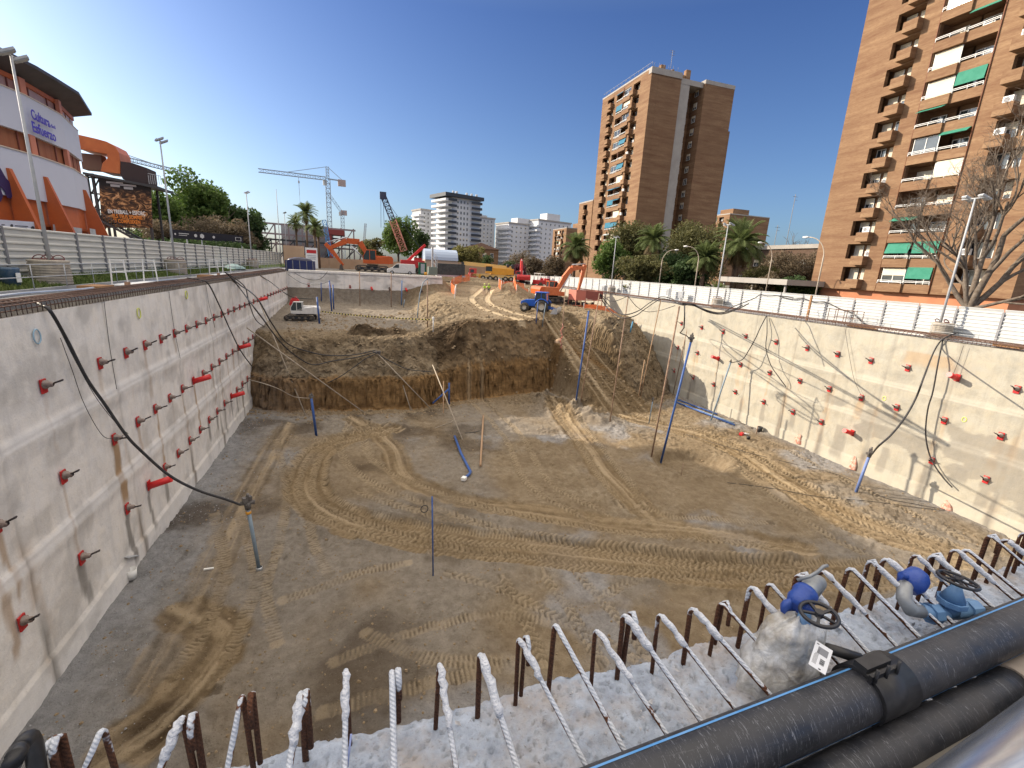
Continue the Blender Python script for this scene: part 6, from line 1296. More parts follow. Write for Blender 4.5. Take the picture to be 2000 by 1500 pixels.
# screen building beside the arena : orange curved tube, dark stair tower and photo screen
def screen():
    Y0 = 78.; root = thing('screen_tower', 'steel tower with a dark advertising screen and orange duct beside the arena', 'tower', (-32, Y0, 0))
    def P(px, py, y=Y0): q = ony(px, py, y); return Vector((q[0]+32, y-Y0, q[2]))
    c = [P(px, py) for px, py in ((192, 345), (294, 366), (297, 445), (199, 445))]; dn = [v+Vector((0, .25, 0)) for v in c]
    m, g = newmat('screen_print', .5, .3); n = g.noise(g.mapv(g.obj, (1, 1, 1.6)), .9, 6, .7, 1.8); sx = g.n.new('ShaderNodeSeparateXYZ'); g.l.new(g.obj, sx.inputs[0])
    col = g.ramp(n, [(.40, (.012,.008,.006)), (.52, (.11,.05,.02)), (.60, (.50,.26,.11)), (.72, (.66,.45,.25))]); zt = c[0].z
    k = g.ramp(g.math('DIVIDE', g.math('SUBTRACT', sx.outputs[2], c[2].z), zt-c[2].z), [(.0, (1,1,1)), (.66, (1,1,1)), (.82, (0,0,0))]); col = g.mix(k, (.012,.01,.01), col); g.l.new(col, g.b.inputs['Base Color'])
    b = MB(); b.add(c+dn, [(0,1,2,3), (7,6,5,4), (0,4,5,1), (1,5,6,2), (2,6,7,3), (3,7,4,0)]); sc_ = b.build('advertising_screen', m, root)
    for s, px0, py0, px1, h, mm in (('EN TREBALL + ESFORÇ', 211, 416, 284, .62, M_WHITEPL), ('ELS TEUS SOMNIS', 220, 425, 278, .6, mat('orange_ink', (.75,.25,.04), .5)), ('ES COMPLEIXEN', 222, 434, 274, .6, bpy.data.materials['orange_ink'])):
        a, e = P(px0, py0, Y0-.06), P(px1, py0+4, Y0-.06); o = text(s, 1.0, mm, sc_, Matrix.Identity(4), bold=.02); u = (e-a)/o.dimensions.x; o.matrix_local = Matrix(((u.x, 0, 0, a.x), (0, 0, -1, a.y), (u.z, h/.72*.8, 0, a.z), (0, 0, 0, 1)))
    b = MB()
    for px, py in ((224, 357), (250, 362)):
        a = P(px, py, Y0-.06); b.b2(a.x-.9, a.x+.9, -.07, -.05, a.z-.12, a.z+.12); b.b2(a.x-.5, a.x+.5, -.07, -.05, a.z-.5, a.z-.2)
    b.build('screen_marks', mat('grey_ink', (.4,.4,.4), .6), sc_)
    # steel frame
    b = MB()
    for px in (188, 199, 297): a, e = P(px, 340 if px < 210 else 366), P(px, 470); b.bar((e.x, .3, 0), (e.x, .3, a.z), .28); b.bar((e.x, 4, 0), (e.x, 4, a.z), .25)
    L_, R_ = P(170, 345), P(190, 345); z = L_.z
    for k in range(5): z0, z1 = 1+k*(z-1)/5, 1+(k+1)*(z-1)/5; b.bar((L_.x, .5, z0), (R_.x, .5, z1), .14); b.bar((L_.x, .5, z1), (R_.x, .5, z1), .18)
    b.build('steel_frame', M_DKG, root)
    d0, d1 = P(166, 337), P(312, 365); b = MB(); b.add([(d0.x, -.6, d0.z-.3), (d1.x, -.6, d1.z-.3), (d1.x, 5, d1.z-.3), (d0.x, 5, d0.z-.3), (d0.x, -.6, d0.z), (d1.x, -.6, d1.z), (d1.x, 5, d1.z), (d0.x, 5, d0.z)], [(0,3,2,1), (4,5,6,7), (0,1,5,4), (1,2,6,5), (2,3,7,6), (3,0,4,7)]); b.build('deck', M_DKG, root)
    # orange duct: elbow profile turned down at the right
    pr = [(150, 262), (185, 270), (207, 276), (224, 285), (232, 298), (235, 318), (235, 340), (160, 338), (160, 331), (203, 330), (209, 322), (209, 301), (180, 296), (178, 312), (160, 308)]
    pr = [(150, 262), (185, 270), (207, 276), (224, 285), (232, 298), (235, 318), (235, 340), (196, 335), (200, 318), (209, 310), (209, 301), (182, 296), (150, 289)]
    V = [P(px, py, Y0+.6) for px, py in pr]; b = MB(); n_ = len(V); b.add([tuple(v) for v in V]+[tuple(v+Vector((0, 3.4, 0))) for v in V], [tuple(range(n_)), tuple(range(n_, 2*n_))[::-1]]+[(i, n_+i, n_+(i+1) % n_, (i+1) % n_) for i in range(n_)]); b.build('orange_duct', mat('duct_orange', (.52,.15,.04), .4, (.42,.11,.03), .8), root, bevel=.06)
    a, e = P(160, 300, Y0+2), P(205, 335, Y0+2); b = MB(); b.b2(a.x, e.x, 1.5, 3, e.z, a.z); b.build('inner_wall', mat('brown_mesh', (.16,.09,.06), .8), root)
    pts = [P(px, py, Y0+.3) for px, py in ((236, 342), (235, 315), (258, 318), (287, 328), (291, 365), (240, 350))]; b = MB(); n_ = len(pts); b.add([tuple(v) for v in pts]+[tuple(v+Vector((0, 3, 0))) for v in pts], [tuple(range(n_)), tuple(range(n_, 2*n_))[::-1]]+[(i, n_+i, n_+(i+1) % n_, (i+1) % n_) for i in range(n_)]); b.build('dark_mesh_wall', mat('dark_mesh', (.045,.03,.03), .8), root)
    b = MB(); a, e = P(292, 340), P(316, 345); zb = P(316, 362).z
    for x in np.linspace(a.x, e.x, 7): b.bar((x, -.5, zb), (x, -.5, e.z), .05)
    b.bar((a.x, -.5, a.z), (e.x, -.5, e.z), .07); b.build('balustrade', M_GREYP, root)
    # outside stair
    b = MB(); s0, s1 = P(192, 425), P(270, 468); nst = 14
    for s in (-1.0, 1.4): b.bar((s0.x, s, s0.z), (s1.x, s, s1.z), .25); b.bar((s0.x, s, s0.z+1), (s1.x, s, s1.z+1), .08)
    for k in range(nst): t = k/nst; b.box((s0.x+(s1.x-s0.x)*t, .2, s0.z+(s1.z-s0.z)*t), (.35, 2.2, .06)); b.bar((s0.x+(s1.x-s0.x)*t, -1, s0.z+(s1.z-s0.z)*t), (s0.x+(s1.x-s0.x)*t, -1, s0.z+(s1.z-s0.z)*t+1), .05)
    b.build('stair', M_DKG, root)
screen()
# black sponsor banner on posts
def banner():
    Y0 = 92.; a, e = ony(331, 447, Y0), ony(474, 461, Y0+10); root = thing('sponsor_banner', 'long black sponsor banner on posts in front of the trees, right of the dark screen', 'banner', (a[0], Y0, 0)); u = Vector((e[0]-a[0], 10, 0)); L = u.length; ang = math.atan2(u.y, u.x); root.rotation_euler = (0, 0, ang)
    h = a[2]-ony(331, 464, Y0)[2]; z = (a[2]+e[2])/2; b = MB(); b.b2(0, L, 0, .1, z-h, z); b.build('banner_cloth', mat('black_banner', (.012,.012,.02), .6), root); b = MB(); [b.b2(x-.08, x+.08, .1, .25, 0, z) for x in np.linspace(.2, L-.2, 6)]; b.build('post', M_GREYP, root)
    b = MB()
    for x, w in ((.9, .5), (2.0, 2.4), (5.6, .9), (7.0, 1.3), (10.3, .8), (11.6, 1.6), (13.8, 2.0), (16.8, 1.6)):
        if x+w > L: continue
        x *= L/19.; w *= L/19.
        if w > 1.2: b.b2(x, x+w, -.02, 0, z-h*.42, z-h*.34); b.b2(x, x+w*.8, -.02, 0, z-h*.62, z-h*.56)
        else: b.lathe([(0, 0), (w*.45, 0)], (x+w/2, -.015, z-h*.5), 6, 'Y')
    b.build('banner_marks', mat('banner_white', (.55,.55,.55), .6), root); b = MB(); x0, x1 = L*.88, L*.97; [b.b2(p, q, -.02, 0, r_, s_) for p, q, r_, s_ in ((x0, x1, z-h*.72, z-h*.68), (x0, x1, z-h*.3, z-h*.26), (x0, x0+.1, z-h*.7, z-h*.28), (x1-.1, x1, z-h*.7, z-h*.28))]; b.build('logo_frame', bpy.data.materials['banner_white'], root)
banner()
# ================================================================ TREES
def foliage(name, a, b_, c_):
    m, g = newmat(name, .65, .25); n = g.noise(g.obj, 1.1, 4, .7); f = g.noise(g.obj, 6, 3, .7)
    c = g.ramp(n, [(.3, a), (.7, b_)]); c = g.mix(g.ramp(f, [(.5, (0,0,0)), (.75, (.8,.8,.8))]), c, c_); g.l.new(c, g.b.inputs['Base Color'])
    tr = g.n.new('ShaderNodeBsdfTranslucent'); g.l.new(c, tr.inputs[0]); mx_ = g.n.new('ShaderNodeMixShader'); mx_.inputs[0].default_value = .38
    out = [x for x in g.n if x.type == 'OUTPUT_MATERIAL'][0]; g.l.new(g.b.outputs[0], mx_.inputs[1]); g.l.new(tr.outputs[0], mx_.inputs[2]); g.l.new(mx_.outputs[0], out.inputs[0]); return m
F_GREEN = foliage('leaves_green', (0.056, 0.104, 0.024), (0.12, 0.192, 0.045), (0.224, 0.288, 0.072)); F_DARK = foliage('leaves_dark', (0.03, 0.06, 0.021), (0.068, 0.112, 0.038), (0.12, 0.165, 0.06))
F_OLIVE = foliage('leaves_olive', (0.072, 0.08, 0.029), (0.145, 0.138, 0.055), (0.232, 0.203, 0.087)); F_BROWN = foliage('twigs_brown', (0.095, 0.074, 0.047), (0.176, 0.135, 0.088), (0.257, 0.209, 0.135))
F_YEL = foliage('leaves_yellow_green', (.14,.14,.045), (.22,.20,.07), (.28,.26,.10)); F_PURP = foliage('blossom_purple', (.10,.03,.045), (.17,.06,.08), (.25,.11,.13))
F_PALM = foliage('palm_leaf', (0.068, 0.095, 0.03), (0.135, 0.176, 0.061), (0.23, 0.257, 0.108)); F_PDRY = foliage('palm_dry', (.10,.07,.03), (.18,.13,.06), (.25,.19,.10))
M_BARK = mat('bark', (.10,.075,.055), .95, (.18,.15,.12), 5, bump=.8, bsc=18); M_PBARK = mat('palm_bark', (.11,.07,.045), .95, (.20,.14,.09), 6, bump=1, bsc=10)
def leaf_cloud(blobs, n, size, seed, flat=.0):
    n = int(n*1.7)
    r = np.random.RandomState(seed); vol = np.array([b[3]*b[4]*b[5] for b in blobs]); cnt = np.maximum(8, (n*vol/vol.sum())).astype(int); C_ = []
    for b, k in zip(blobs, cnt):
        d = r.normal(size=(k*2, 3)); d /= np.linalg.norm(d, axis=1)[:, None]; rad = r.rand(k*2)**.45
        nz = fbm(d[:, 0]*2.2+b[0]+seed, d[:, 1]*2.2+d[:, 2]*2.2+b[1], 3, seed); keep = nz > .40
        p = d*rad[:, None]*(.75+.5*nz[:, None]); p = p[keep][:k]; C_.append(p*np.array(b[3:6])+np.array(b[:3]))
    C_ = np.concatenate(C_); cl = fbm(C_[:, 0]*.9+seed, C_[:, 1]*.9+C_[:, 2]*1.1, 3, seed+3); C_ = C_[cl > .36]; k = len(C_)
    a = r.normal(size=(k, 3)); a /= np.linalg.norm(a, axis=1)[:, None]; b = np.cross(a, r.normal(size=(k, 3))); b /= np.linalg.norm(b, axis=1)[:, None]; s = size*(.6+.8*r.rand(k))[:, None]
    V = np.stack([C_-a*s, C_+b*s*.55, C_+a*s, C_-b*s*.55], 1).reshape(-1, 3); return V, np.arange(4*k).reshape(k, 4)
def branches(b, p, d, L, r, lev, R, spread=.55, up=.15, tips=None, seg=3, shrink=.68, kids=(2, 4)):
    pts = [p]; q = Vector(p); dd = Vector(d)
    for i in range(seg): dd = (dd+Vector((R.gauss(0, .12), R.gauss(0, .12), R.gauss(0, .08)+up*.25))).normalized(); q = q+dd*(L/seg); pts.append(q.copy())
    b.tube(pts, [r*(1-.4*i/seg) for i in range(seg+1)], 7 if lev > 3 else (5 if lev > 1 else 3), cap=False)
    if lev <= 0:
        if tips is not None: tips.append(q)
        return
    for k in range(R.randint(*kids)):
        t = R.uniform(.45, 1.0); o = pts[min(seg, int(t*seg+.5))]; a = R.uniform(0, 6.28); e = dd.orthogonal().normalized(); e.rotate(Matrix.Rotation(a, 3, dd)); nd = (dd*R.uniform(.6, 1)+e*spread*R.uniform(.7, 1.5)+Vector((0, 0, up))).normalized()
        branches(b, o, nd, L*shrink*R.uniform(.8, 1.15), r*.58, lev-1, R, spread, up, tips, seg, shrink, kids)
def tree(name, label, base, h, cw, fol, n=5000, size=.32, seed=1, group=None, trunk=.25, cat='tree', low=.25, k=9):
    R = random.Random(seed); root = thing(name, label, cat, base, 0, group); b = MB(); th = h*low
    b.tube([(0, 0, -.5), (R.uniform(-.2, .2), 0, th*.6), (0, 0, th*1.15)], [trunk, trunk*.85, trunk*.75], 8)
    for i in range(5): a = i*1.26+R.random(); branches(b, Vector((0, 0, th)), Vector((math.cos(a)*.7, math.sin(a)*.7, 1)).normalized(), h*.28, trunk*.5, 2, R)
    b.build('trunk', M_BARK, root); B = []
    for i in range(k):
        a = R.uniform(0, 6.28); q = R.uniform(.15, .62)*cw/2; z = R.uniform(low+.12, .86)*h; sc = 1-abs(z/h-.55)*.7; B.append((q*math.cos(a), q*math.sin(a), z, cw*R.uniform(.2, .32)*sc, cw*R.uniform(.2, .32)*sc, h*R.uniform(.12, .2)))
    B.append((0, 0, h*.6, cw*.32, cw*.32, h*.3)); V, F = leaf_cloud(B, n, size, seed); npmesh('crown', V, F, fol, root); return root
def palm(label, base, h, R_, seed, n=64, skirt=.35, group=None, tr=.3, lf=.16, lean=(0, 0)):
    r = np.random.RandomState(seed); root = thing('palm_tree', label, 'palm tree', base, 0, group); b = MB(); top = Vector((lean[0], lean[1], h))
    b.tube([(0, 0, -.5), (lean[0]*.3, lean[1]*.3, h*.5), tuple(top)], [tr*1.15, tr, tr*1.25], 10); b.tube([tuple(top-Vector((0, 0, .9))), tuple(top-Vector((0, 0, .3))), tuple(top+Vector((0, 0, .2)))], [tr*1.2, tr*2.1, tr*1.2], 10); b.build('trunk', M_PBARK, root)
    for nm, cnt, el0, el1, mm, Lf in (('crown', n, -.35, 1.45, F_PALM, 1.), ('dead_fronds', int(n*skirt), -1.3, -.5, F_PDRY, .8)):
        V = []; F = []
        for i in range(cnt):
            az = r.uniform(0, 6.283); el = el0+(el1-el0)*r.rand()**.8; L = R_*Lf*r.uniform(.85, 1.12); ns = 15; p = np.array([top.x, top.y, top.z]); d = np.array([math.cos(az)*math.cos(el), math.sin(az)*math.cos(el), math.sin(el)]); side = np.array([-math.sin(az), math.cos(az), 0])
            for s in range(ns):
                t = s/ns; d = d+np.array([0, 0, -(.055+.10*t)]); d /= np.linalg.norm(d); p2 = p+d*L/ns; w = L*.30*math.sin(math.pi*min(1, .12+t*.9))**.7*r.uniform(.8, 1.15); upv = np.cross(side, d); o = len(V)
                for sg in (-1, 1): tip = p2+side*sg*w*.85+d*w*.75+upv*(.18*w)-np.array([0, 0, .12*w]); V += [p, p2, tip]; F.append((o, o+1, o+2)); o += 3
                V += [p+side*.03, p-side*.03, p2]; F.append((o, o+1, o+2)); p = p2
        if V: npmesh(nm, np.array(V), np.array(F), mm, root)
    return root
def at(px, py, y, dz=0.): p = ony(px, py, y); return (p[0], y, float(gz(p[0], y))+dz)
GT = 'trees behind the left hoarding'
def toph(px, py, y): p = ony(px, py, y); return p[2]-float(gz(p[0], y))
for i, (px, py, y, cw, fol, n, lab, lo) in enumerate(((322, 362, 118, 12, F_GREEN, 4200, 'green leafy tree right behind the dark screen and its lamp mast', .2), (405, 345, 128, 17, F_GREEN, 6500, 'largest broad green tree on the left skyline, with the highest crown', .2), (372, 372, 140, 13, F_DARK, 3600, 'darker green tree filling the gap left of the largest left tree', .2), (462, 388, 132, 14, F_DARK, 5000, 'dark green tree sloping down on the right of the largest left tree', .2), (497, 425, 138, 9, F_DARK, 2600, 'lowest dark tree at the right end of the left tree group, above the steel frame', .2))):
    tree('broadleaf_tree', lab, at(px, 500, y), toph(px, py, y), cw, fol, n, .42, 30+i, GT, .35, low=lo)
for i, (px, py, y, cw, lab) in enumerate(((330, 425, 108, 12, 'brown twiggy winter tree between the screen and the banner'), (400, 412, 112, 15, 'wide brown twiggy winter tree in front of the largest green tree'), (455, 430, 110, 10, 'brown twiggy winter tree above the right end of the banner'))):
    tree('twiggy_tree', lab, at(px, 500, y), toph(px, py, y), cw, F_BROWN, 4500, .22, 40+i, 'brown twiggy trees behind the banner', .2)
x0 = ony(310, 470, 100)[0]; tree('hedge', 'dark hedge at the foot of the trees behind the banner', (x0+6, 104, 0), 5.2, 22, F_DARK, 6000, .28, 51, None, .2, 'hedge', .05)
for i, (px, py, y, cw, fol, n, lab) in enumerate(((722, 462, 124, 8.5, F_OLIVE, 4800, 'dense round grey green tree right of the big orange excavator arm'), (778, 420, 130, 13, F_GREEN, 6800, 'tall green tree with a forked trunk behind the lattice crane boom'), (822, 447, 134, 5.5, F_DARK, 1800, 'narrow dark green tree at the left foot of the white high-rise'))):
    tree('broadleaf_tree', lab, at(px, 520, y), toph(px, py, y), cw, fol, n, .30, 60+i, 'trees behind the far pit wall', .35, low=.12 if i == 0 else .28)
tree('willow', 'pale yellow green spring tree behind the mobile crane', at(915, 520, 135), toph(915, 474, 135), 10, F_YEL, 6000, .26, 71, None, .25, low=.15)
for i, (px, py, y, cw, fol, n, lab) in enumerate(((948, 492, 140, 5, F_DARK, 1500, 'small dark green tree between the yellow green tree and the brown house'), (1016, 512, 118, 5.6, F_PURP, 2600, 'small purple blossoming tree right of the brown house'), (990, 505, 128, 5, F_DARK, 1600, 'dark green shrub against the dark gable of the brown house'), (1045, 500, 124, 9, F_BROWN, 3800, 'bare brown tree right behind the purple tree'), (1080, 492, 118, 9, F_BROWN, 4200, 'bare brown tree left of the shaggy palm'), (1010, 487, 140, 11, F_BROWN, 3600, 'bare brown tree below the left white apartment block'))):
    tree('shrub_tree' if cw < 6 else 'twiggy_tree', lab, at(px, 530, y), toph(px, py, y), cw, fol, n, .22, 80+i, None, .15, low=.12)
# planting at the foot of the tall tower
for i, (px, py, y, cw, fol, n, lab) in enumerate(((1188, 462, 80, 9, F_GREEN, 4600, 'light green bushy tree at the left foot of the tall middle tower'), (1225, 434, 84, 13, F_OLIVE, 7500, 'large olive tree in front of the tall middle tower, left of the palms'), (1325, 432, 82, 14, F_OLIVE, 8000, 'large olive brown tree in front of the shaded end wall of the tall tower'), (1372, 440, 86, 12, F_OLIVE, 6500, 'olive brown tree under the right corner of the tall middle tower'), (1300, 482, 72, 12, F_DARK, 6500, 'dark shaded tree mass behind the two curved street lamps'), (1250, 492, 66, 9, F_OLIVE, 4500, 'low olive shrub mass behind the curved lamp left of the palms'), (1345, 500, 66, 9, F_DARK, 4500, 'low dark shrub mass under the lower palm'))):
    tree('broadleaf_tree', lab, at(px, 560, y), toph(px, py, y)*1.04, cw, fol, n, .24, 100+i, 'trees at the foot of the tall tower', .25, low=.05, k=12)
for i, (px, py, y, cw, fol, n, lab) in enumerate(((1512, 487, 62, 10, F_BROWN, 7500, 'brown leafless thicket tree right of the largest palm'), (1560, 487, 58, 10, F_BROWN, 7500, 'brown leafless thicket tree against the left corner of the near tower'), (1478, 512, 60, 8, F_OLIVE, 5000, 'olive shrub mass between the largest palm and the brown thicket'), (1590, 497, 62, 7, F_BROWN, 5000, 'brown thicket just behind the corner of the near tower'), (1495, 535, 52, 6, F_BROWN, 4500, 'low brown thicket above the pale canopy roof'), (1545, 536, 49.5, 5.6, F_DARK, 5200, 'dark green round bush behind the white hoarding, left of the near tower'), (1583, 553, 47.8, 2.8, F_GREEN, 1500, 'small light green bush at the corner of the near tower'))):
    tree('bush' if cw < 6 else 'twiggy_tree', lab, at(px, 575, y), toph(px, py, y)*1.05, cw, fol, n, .15 if i < 5 else .16, 120+i, None, .12, low=.04, k=12)
p = at(1560, 520, 96); b = MB(); R = random.Random(8); branches(b, Vector((0,0,0)), Vector((0,0,1)), 7.5, .3, 4, R, .6, .1); o = b.build('bare_tree', M_BARK); o.location = (p[0], 96, 1.0); tag(o, 'pale leafless tree top showing above the long flat roof', 'tree')
GP = 'palm trees'
for i, (px, py, y, R_, sk, lab) in enumerate(((1120, 484, 92, 3.6, .9, 'shaggy palm with a hanging skirt left of the tall tower'), (1268, 470, 72, 3.4, .3, 'palm in front of the tall middle tower, left of the other palms there'), (1372, 505, 62, 3.0, .3, 'lower palm between the curved lamp and the largest palm'), (1436, 478, 60, 4.3, .4, 'largest palm tree, standing right of the tall middle tower'), (1490, 497, 88, 2.2, .1, 'small dark palm top peeping out right of the largest palm'))):
    q = at(px, 540, y); palm(lab, q, toph(px, py, y), R_, 200+i, 76 if i != 4 else 40, sk, GP, .34)
palm('low spreading palm shrub just behind the white hoarding below the largest palm', at(1398, 580, 47.5), 1.3, 1.9, 230, 34, 0, GP, .15)
for i, (px, py, y, R_, lab) in enumerate(((602, 418, 112, 2.9, 'tallest of the palms at the far end of the left hoarding'), (582, 437, 118, 2.2, 'palm left of the tallest one at the end of the left hoarding'), (617, 445, 106, 2.2, 'lower palm right of the tallest one, with a thin dark trunk'), (624, 452, 110, 1.9, 'lowest palm, leaning close behind the excavator arm'))):
    q = at(px+1, 530, y); palm(lab, q, toph(px, py, y), R_, 240+i, 46, .1, GP, .2)
# big bare tree on the right
q = onx(1893, 600, 46.0); b = MB(); R = random.Random(14); tips = []
b.tube([(0, 0, -.6), (.05, 0, 1.2), (.1, .05, 2.2)], [.62, .50, .52], 12)
for (dx, dy, dz, L, r) in ((-.12, .95, .75, 4.4, .22), (0, .30, 1, 5.2, .27), (.1, -.25, 1, 5.6, .30), (.2, -.75, .8, 5.0, .26), (-.4, .2, .9, 4.4, .2), (.3, .6, 1., 4.8, .2), (-.1, -1.0, .45, 3.8, .16)):
    branches(b, Vector((.1, .05, 1.9+R.uniform(0, .4))), Vector((dx, dy, dz)).normalized(), L*1.02, r*.9, 5, R, .42, .17, tips, 4, .72, (2, 3))
rt = thing('bare_tree', 'big leafless tree with spreading limbs in front of the near brick tower', 'tree', (46.0, q[1], -1.0)); b.build('trunk', M_BARK, rt)
tw = MB()
for t in tips:
    for _ in range(3): d = Vector((R.gauss(0, 1), R.gauss(0, 1), R.gauss(.5, .7))).normalized(); m_ = t+d*R.uniform(.3, .6)+Vector((R.gauss(0, .08), R.gauss(0, .08), .05)); tw.tube([t, m_, m_+(d+Vector((R.gauss(0, .5), R.gauss(0, .5), .2))).normalized()*R.uniform(.3, .6)], [.014, .010, .006], 3, cap=False)
tw.build('twigs', mat('twig', (.13,.10,.075), .9), rt)
# ground cover behind the right hoarding
b = MB(); b.add([(40.8, 10, -1.02), (120, 10, -1.02), (120, 110, -1.5), (40.8, 110, -1.5)], [(0,1,2,3)]); tag(b.build('garden_soil', mat('garden_ground', (.07,.055,.035), .95, (.06,.075,.03), 1.5)), 'dark planted ground behind the white hoarding around the towers', 'ground cover', kind='stuff')
# ================================================================ THINGS IN THE PIT
M_POLEW = mat('raw_timber_pole', (.30,.19,.11), .85, (.40,.27,.17), 6, stretch=(3, 3, .6)); M_POLER = mat('rusty_pipe', (.20,.12,.08), .8, (.34,.24,.17), 3); M_PBG = mat('grey_blue_pipe', (.16,.22,.28), .5, (.22,.28,.33), 3)
def pole(name, label, base, top, r, m, cat='pole', grp=None, valve=0, n=8):
    """base, top are world points; the thing's origin is its foot"""
    base = Vector(base); v = Vector(top)-base; root = thing(name, label, cat, tuple(base), 0, grp); b = MB(); b.tube([(0, 0, -.15), tuple(v)], r, n); b.build('pipe', m, root)
    if valve:
        q = MB(); s = valve; q.tube([tuple(v-Vector((0, 0, .1))), tuple(v+Vector((0, 0, .18*s)))], [.1*s, .12*s], 8); q.box(tuple(v+Vector((0, 0, .28*s))), (.28*s, .16*s, .2*s), rz=.6); q.tube([tuple(v+Vector((-.22*s, 0, .15*s))), tuple(v+Vector((.22*s, .05, .15*s)))], .08*s, 8); q.tube([tuple(v+Vector((0, 0, .35*s))), tuple(v+Vector((.05, 0, .5*s)))], .05*s, 6); q.build('valve_head', mat('valve_dark', (.06,.05,.045), .5, (.16,.15,.14), 8) if 'valve_dark' not in bpy.data.materials else bpy.data.materials['valve_dark'], root)
    return root
def up(px, py, base): return ony(px, py, base[1])
def stand(name, label, bp, tp, r, m, y=None, **k):
    B = hit(*bp) if y is None else Vector(ony(*bp, y)); T = Vector(up(*tp, B)); pole(name, label, B, T, r, m, **k); return B, T
B1, T1 = stand('well_pipe', 'thick grey blue well pipe with a yellow valve head near the left wall', (507, 1116), (484, 990), .085, M_PBG, valve=1.3); b = MB(); b.lathe([(.10, .0), (.12, .02), (.12, .12), (.10, .14)], (T1.x, T1.y, T1.z-.35), 10); tag(b.build('yellow_strap', M_YEL), 'yellow collar round the top of the thick well pipe near the left wall', 'collar')
b = MB(); b.lathe([(.13, .0), (.15, .04), (.15, .16), (.12, .18)], (B1.x, B1.y, B1.z-.02), 12); tag(b.build('pipe_collar', M_GALV), 'pale collar at the foot of the thick well pipe near the left wall', 'collar')
B2, T2 = stand('thin_pole', 'thin dark blue pole standing alone in the centre of the pit floor', (846, 1125), (844, 970), .035, M_BLUE)
b = MB(); c = Vector(ony(829, 994, B2.y)); b.tube([c+Vector((.16*math.cos(t), 0, .18*math.sin(t))) for t in np.linspace(0, 6.28, 14)], .022, 5, cap=False); tag(b.build('cable_ring', M_BLACKH), 'small black cable ring hanging beside the thin blue pole', 'cable')
B3, T3 = stand('well_pipe', 'blue well pipe standing in front of the left bank', (618, 850), (608, 778), .10, M_BLUE, valve=.9)
B4, T4 = stand('tall_pipe', 'tallest bright blue well pipe leaning right beside the hollow', (1290, 905), (1350, 665), .085, M_BLUE, valve=1.2)
GQ = 'tall rusty poles carrying cables in front of the ramp'
PO = {}
for k, (bp, tp, r, m, lab) in dict(a=((1125, 783), (1150, 607), .085, M_BLUE, 'blue well pipe at the left foot of the ramp'), b=((1134, 785), (1171, 573), .055, M_POLER, 'tall rusty pole right beside the blue pipe at the ramp foot'), c=((1191, 824), (1227, 579), .055, M_POLER, 'tall rusty pole rising from the loose heap at the ramp foot'),
        d=((1251, 774), (1291, 584), .055, M_POLEW, 'tall pale timber pole right of the ramp, third cable pole from the left'), f=((1272, 893), (1327, 598), .065, M_POLER, 'thick rusty pole beside the hollow, left of the tallest blue pipe'), g=((1314, 772), (1353, 594), .05, M_POLER, 'rusty pole behind the tallest blue pipe, close to the right wall')).items():
    PO[k] = stand('tall_pole', lab, bp, tp, r, m, grp=None if k == 'a' else GQ, valve=0)
stand('short_stake', 'short timber stake beside the third cable pole', (1247, 776), (1259, 703), .05, M_POLEW)
Bh, Th = stand('tall_pole', 'rusty pole with a ragged red and white rope bundle on the side of the ramp', (1095, 690), (1104, 565), .05, M_POLER, grp=GQ)
b = MB(); r_ = random.Random(4); c = Vector(ony(1093, 668, Bh.y)); lump(b, .5, .4, .5, 9, 10, 6); b.v = [tuple(Vector(v)+c+Vector((-.1, 0, -.1))) for v in b.v]; b.mat(1)
for i in range(8): z = c.z+2.2-i*.36; b.tube([(c.x+.18*math.sin(i*2.), c.y-.35, z), (c.x+.18*math.sin(i*2+2.), c.y-.38, z-.38)], .04, 4)
tag(b.build('rope_bundle', [mat('dirty_rag', (.36,.25,.16), .9), mat('red_white_rope', (.55,.30,.27), .8, (.6,.1,.08), 9)]), 'dirty rope and rag bundle hanging on the pole beside the ramp', 'rope')
stand('short_pipe', 'short blue pipe standing in front of the tractor', (1047, 632), (1051, 588), .06, M_BLUE); stand('short_pipe', 'short grey post right of the blue pipe in front of the tractor', (1059, 637), (1066, 592), .05, M_PBG)
stand('short_pipe', 'small blue valve pipe on the lit floor left of the tallest blue pipe', (1267, 828), (1275, 782), .05, M_PBG, valve=.7)
stand('short_pipe', 'pale blue pipe with fittings on the slope of the right mound', (1230, 650), (1236, 628), .09, mat('light_blue_pipe', (.08,.26,.42), .5), valve=.7)
Bk, Tk = stand('well_pipe', 'grey blue well pipe leaning near the right wall, behind the fallen blue pipes', (1388, 822), (1427, 708), .08, M_PBG, valve=.7)
Bl, Tl = stand('well_pipe', 'blue well pipe with a dark valve close to the right wall, nearest of that side', (1671, 962), (1698, 890), .10, mat('weathered_blue', (.10,.16,.38), .5, (.16,.22,.42), 5), valve=1.3)
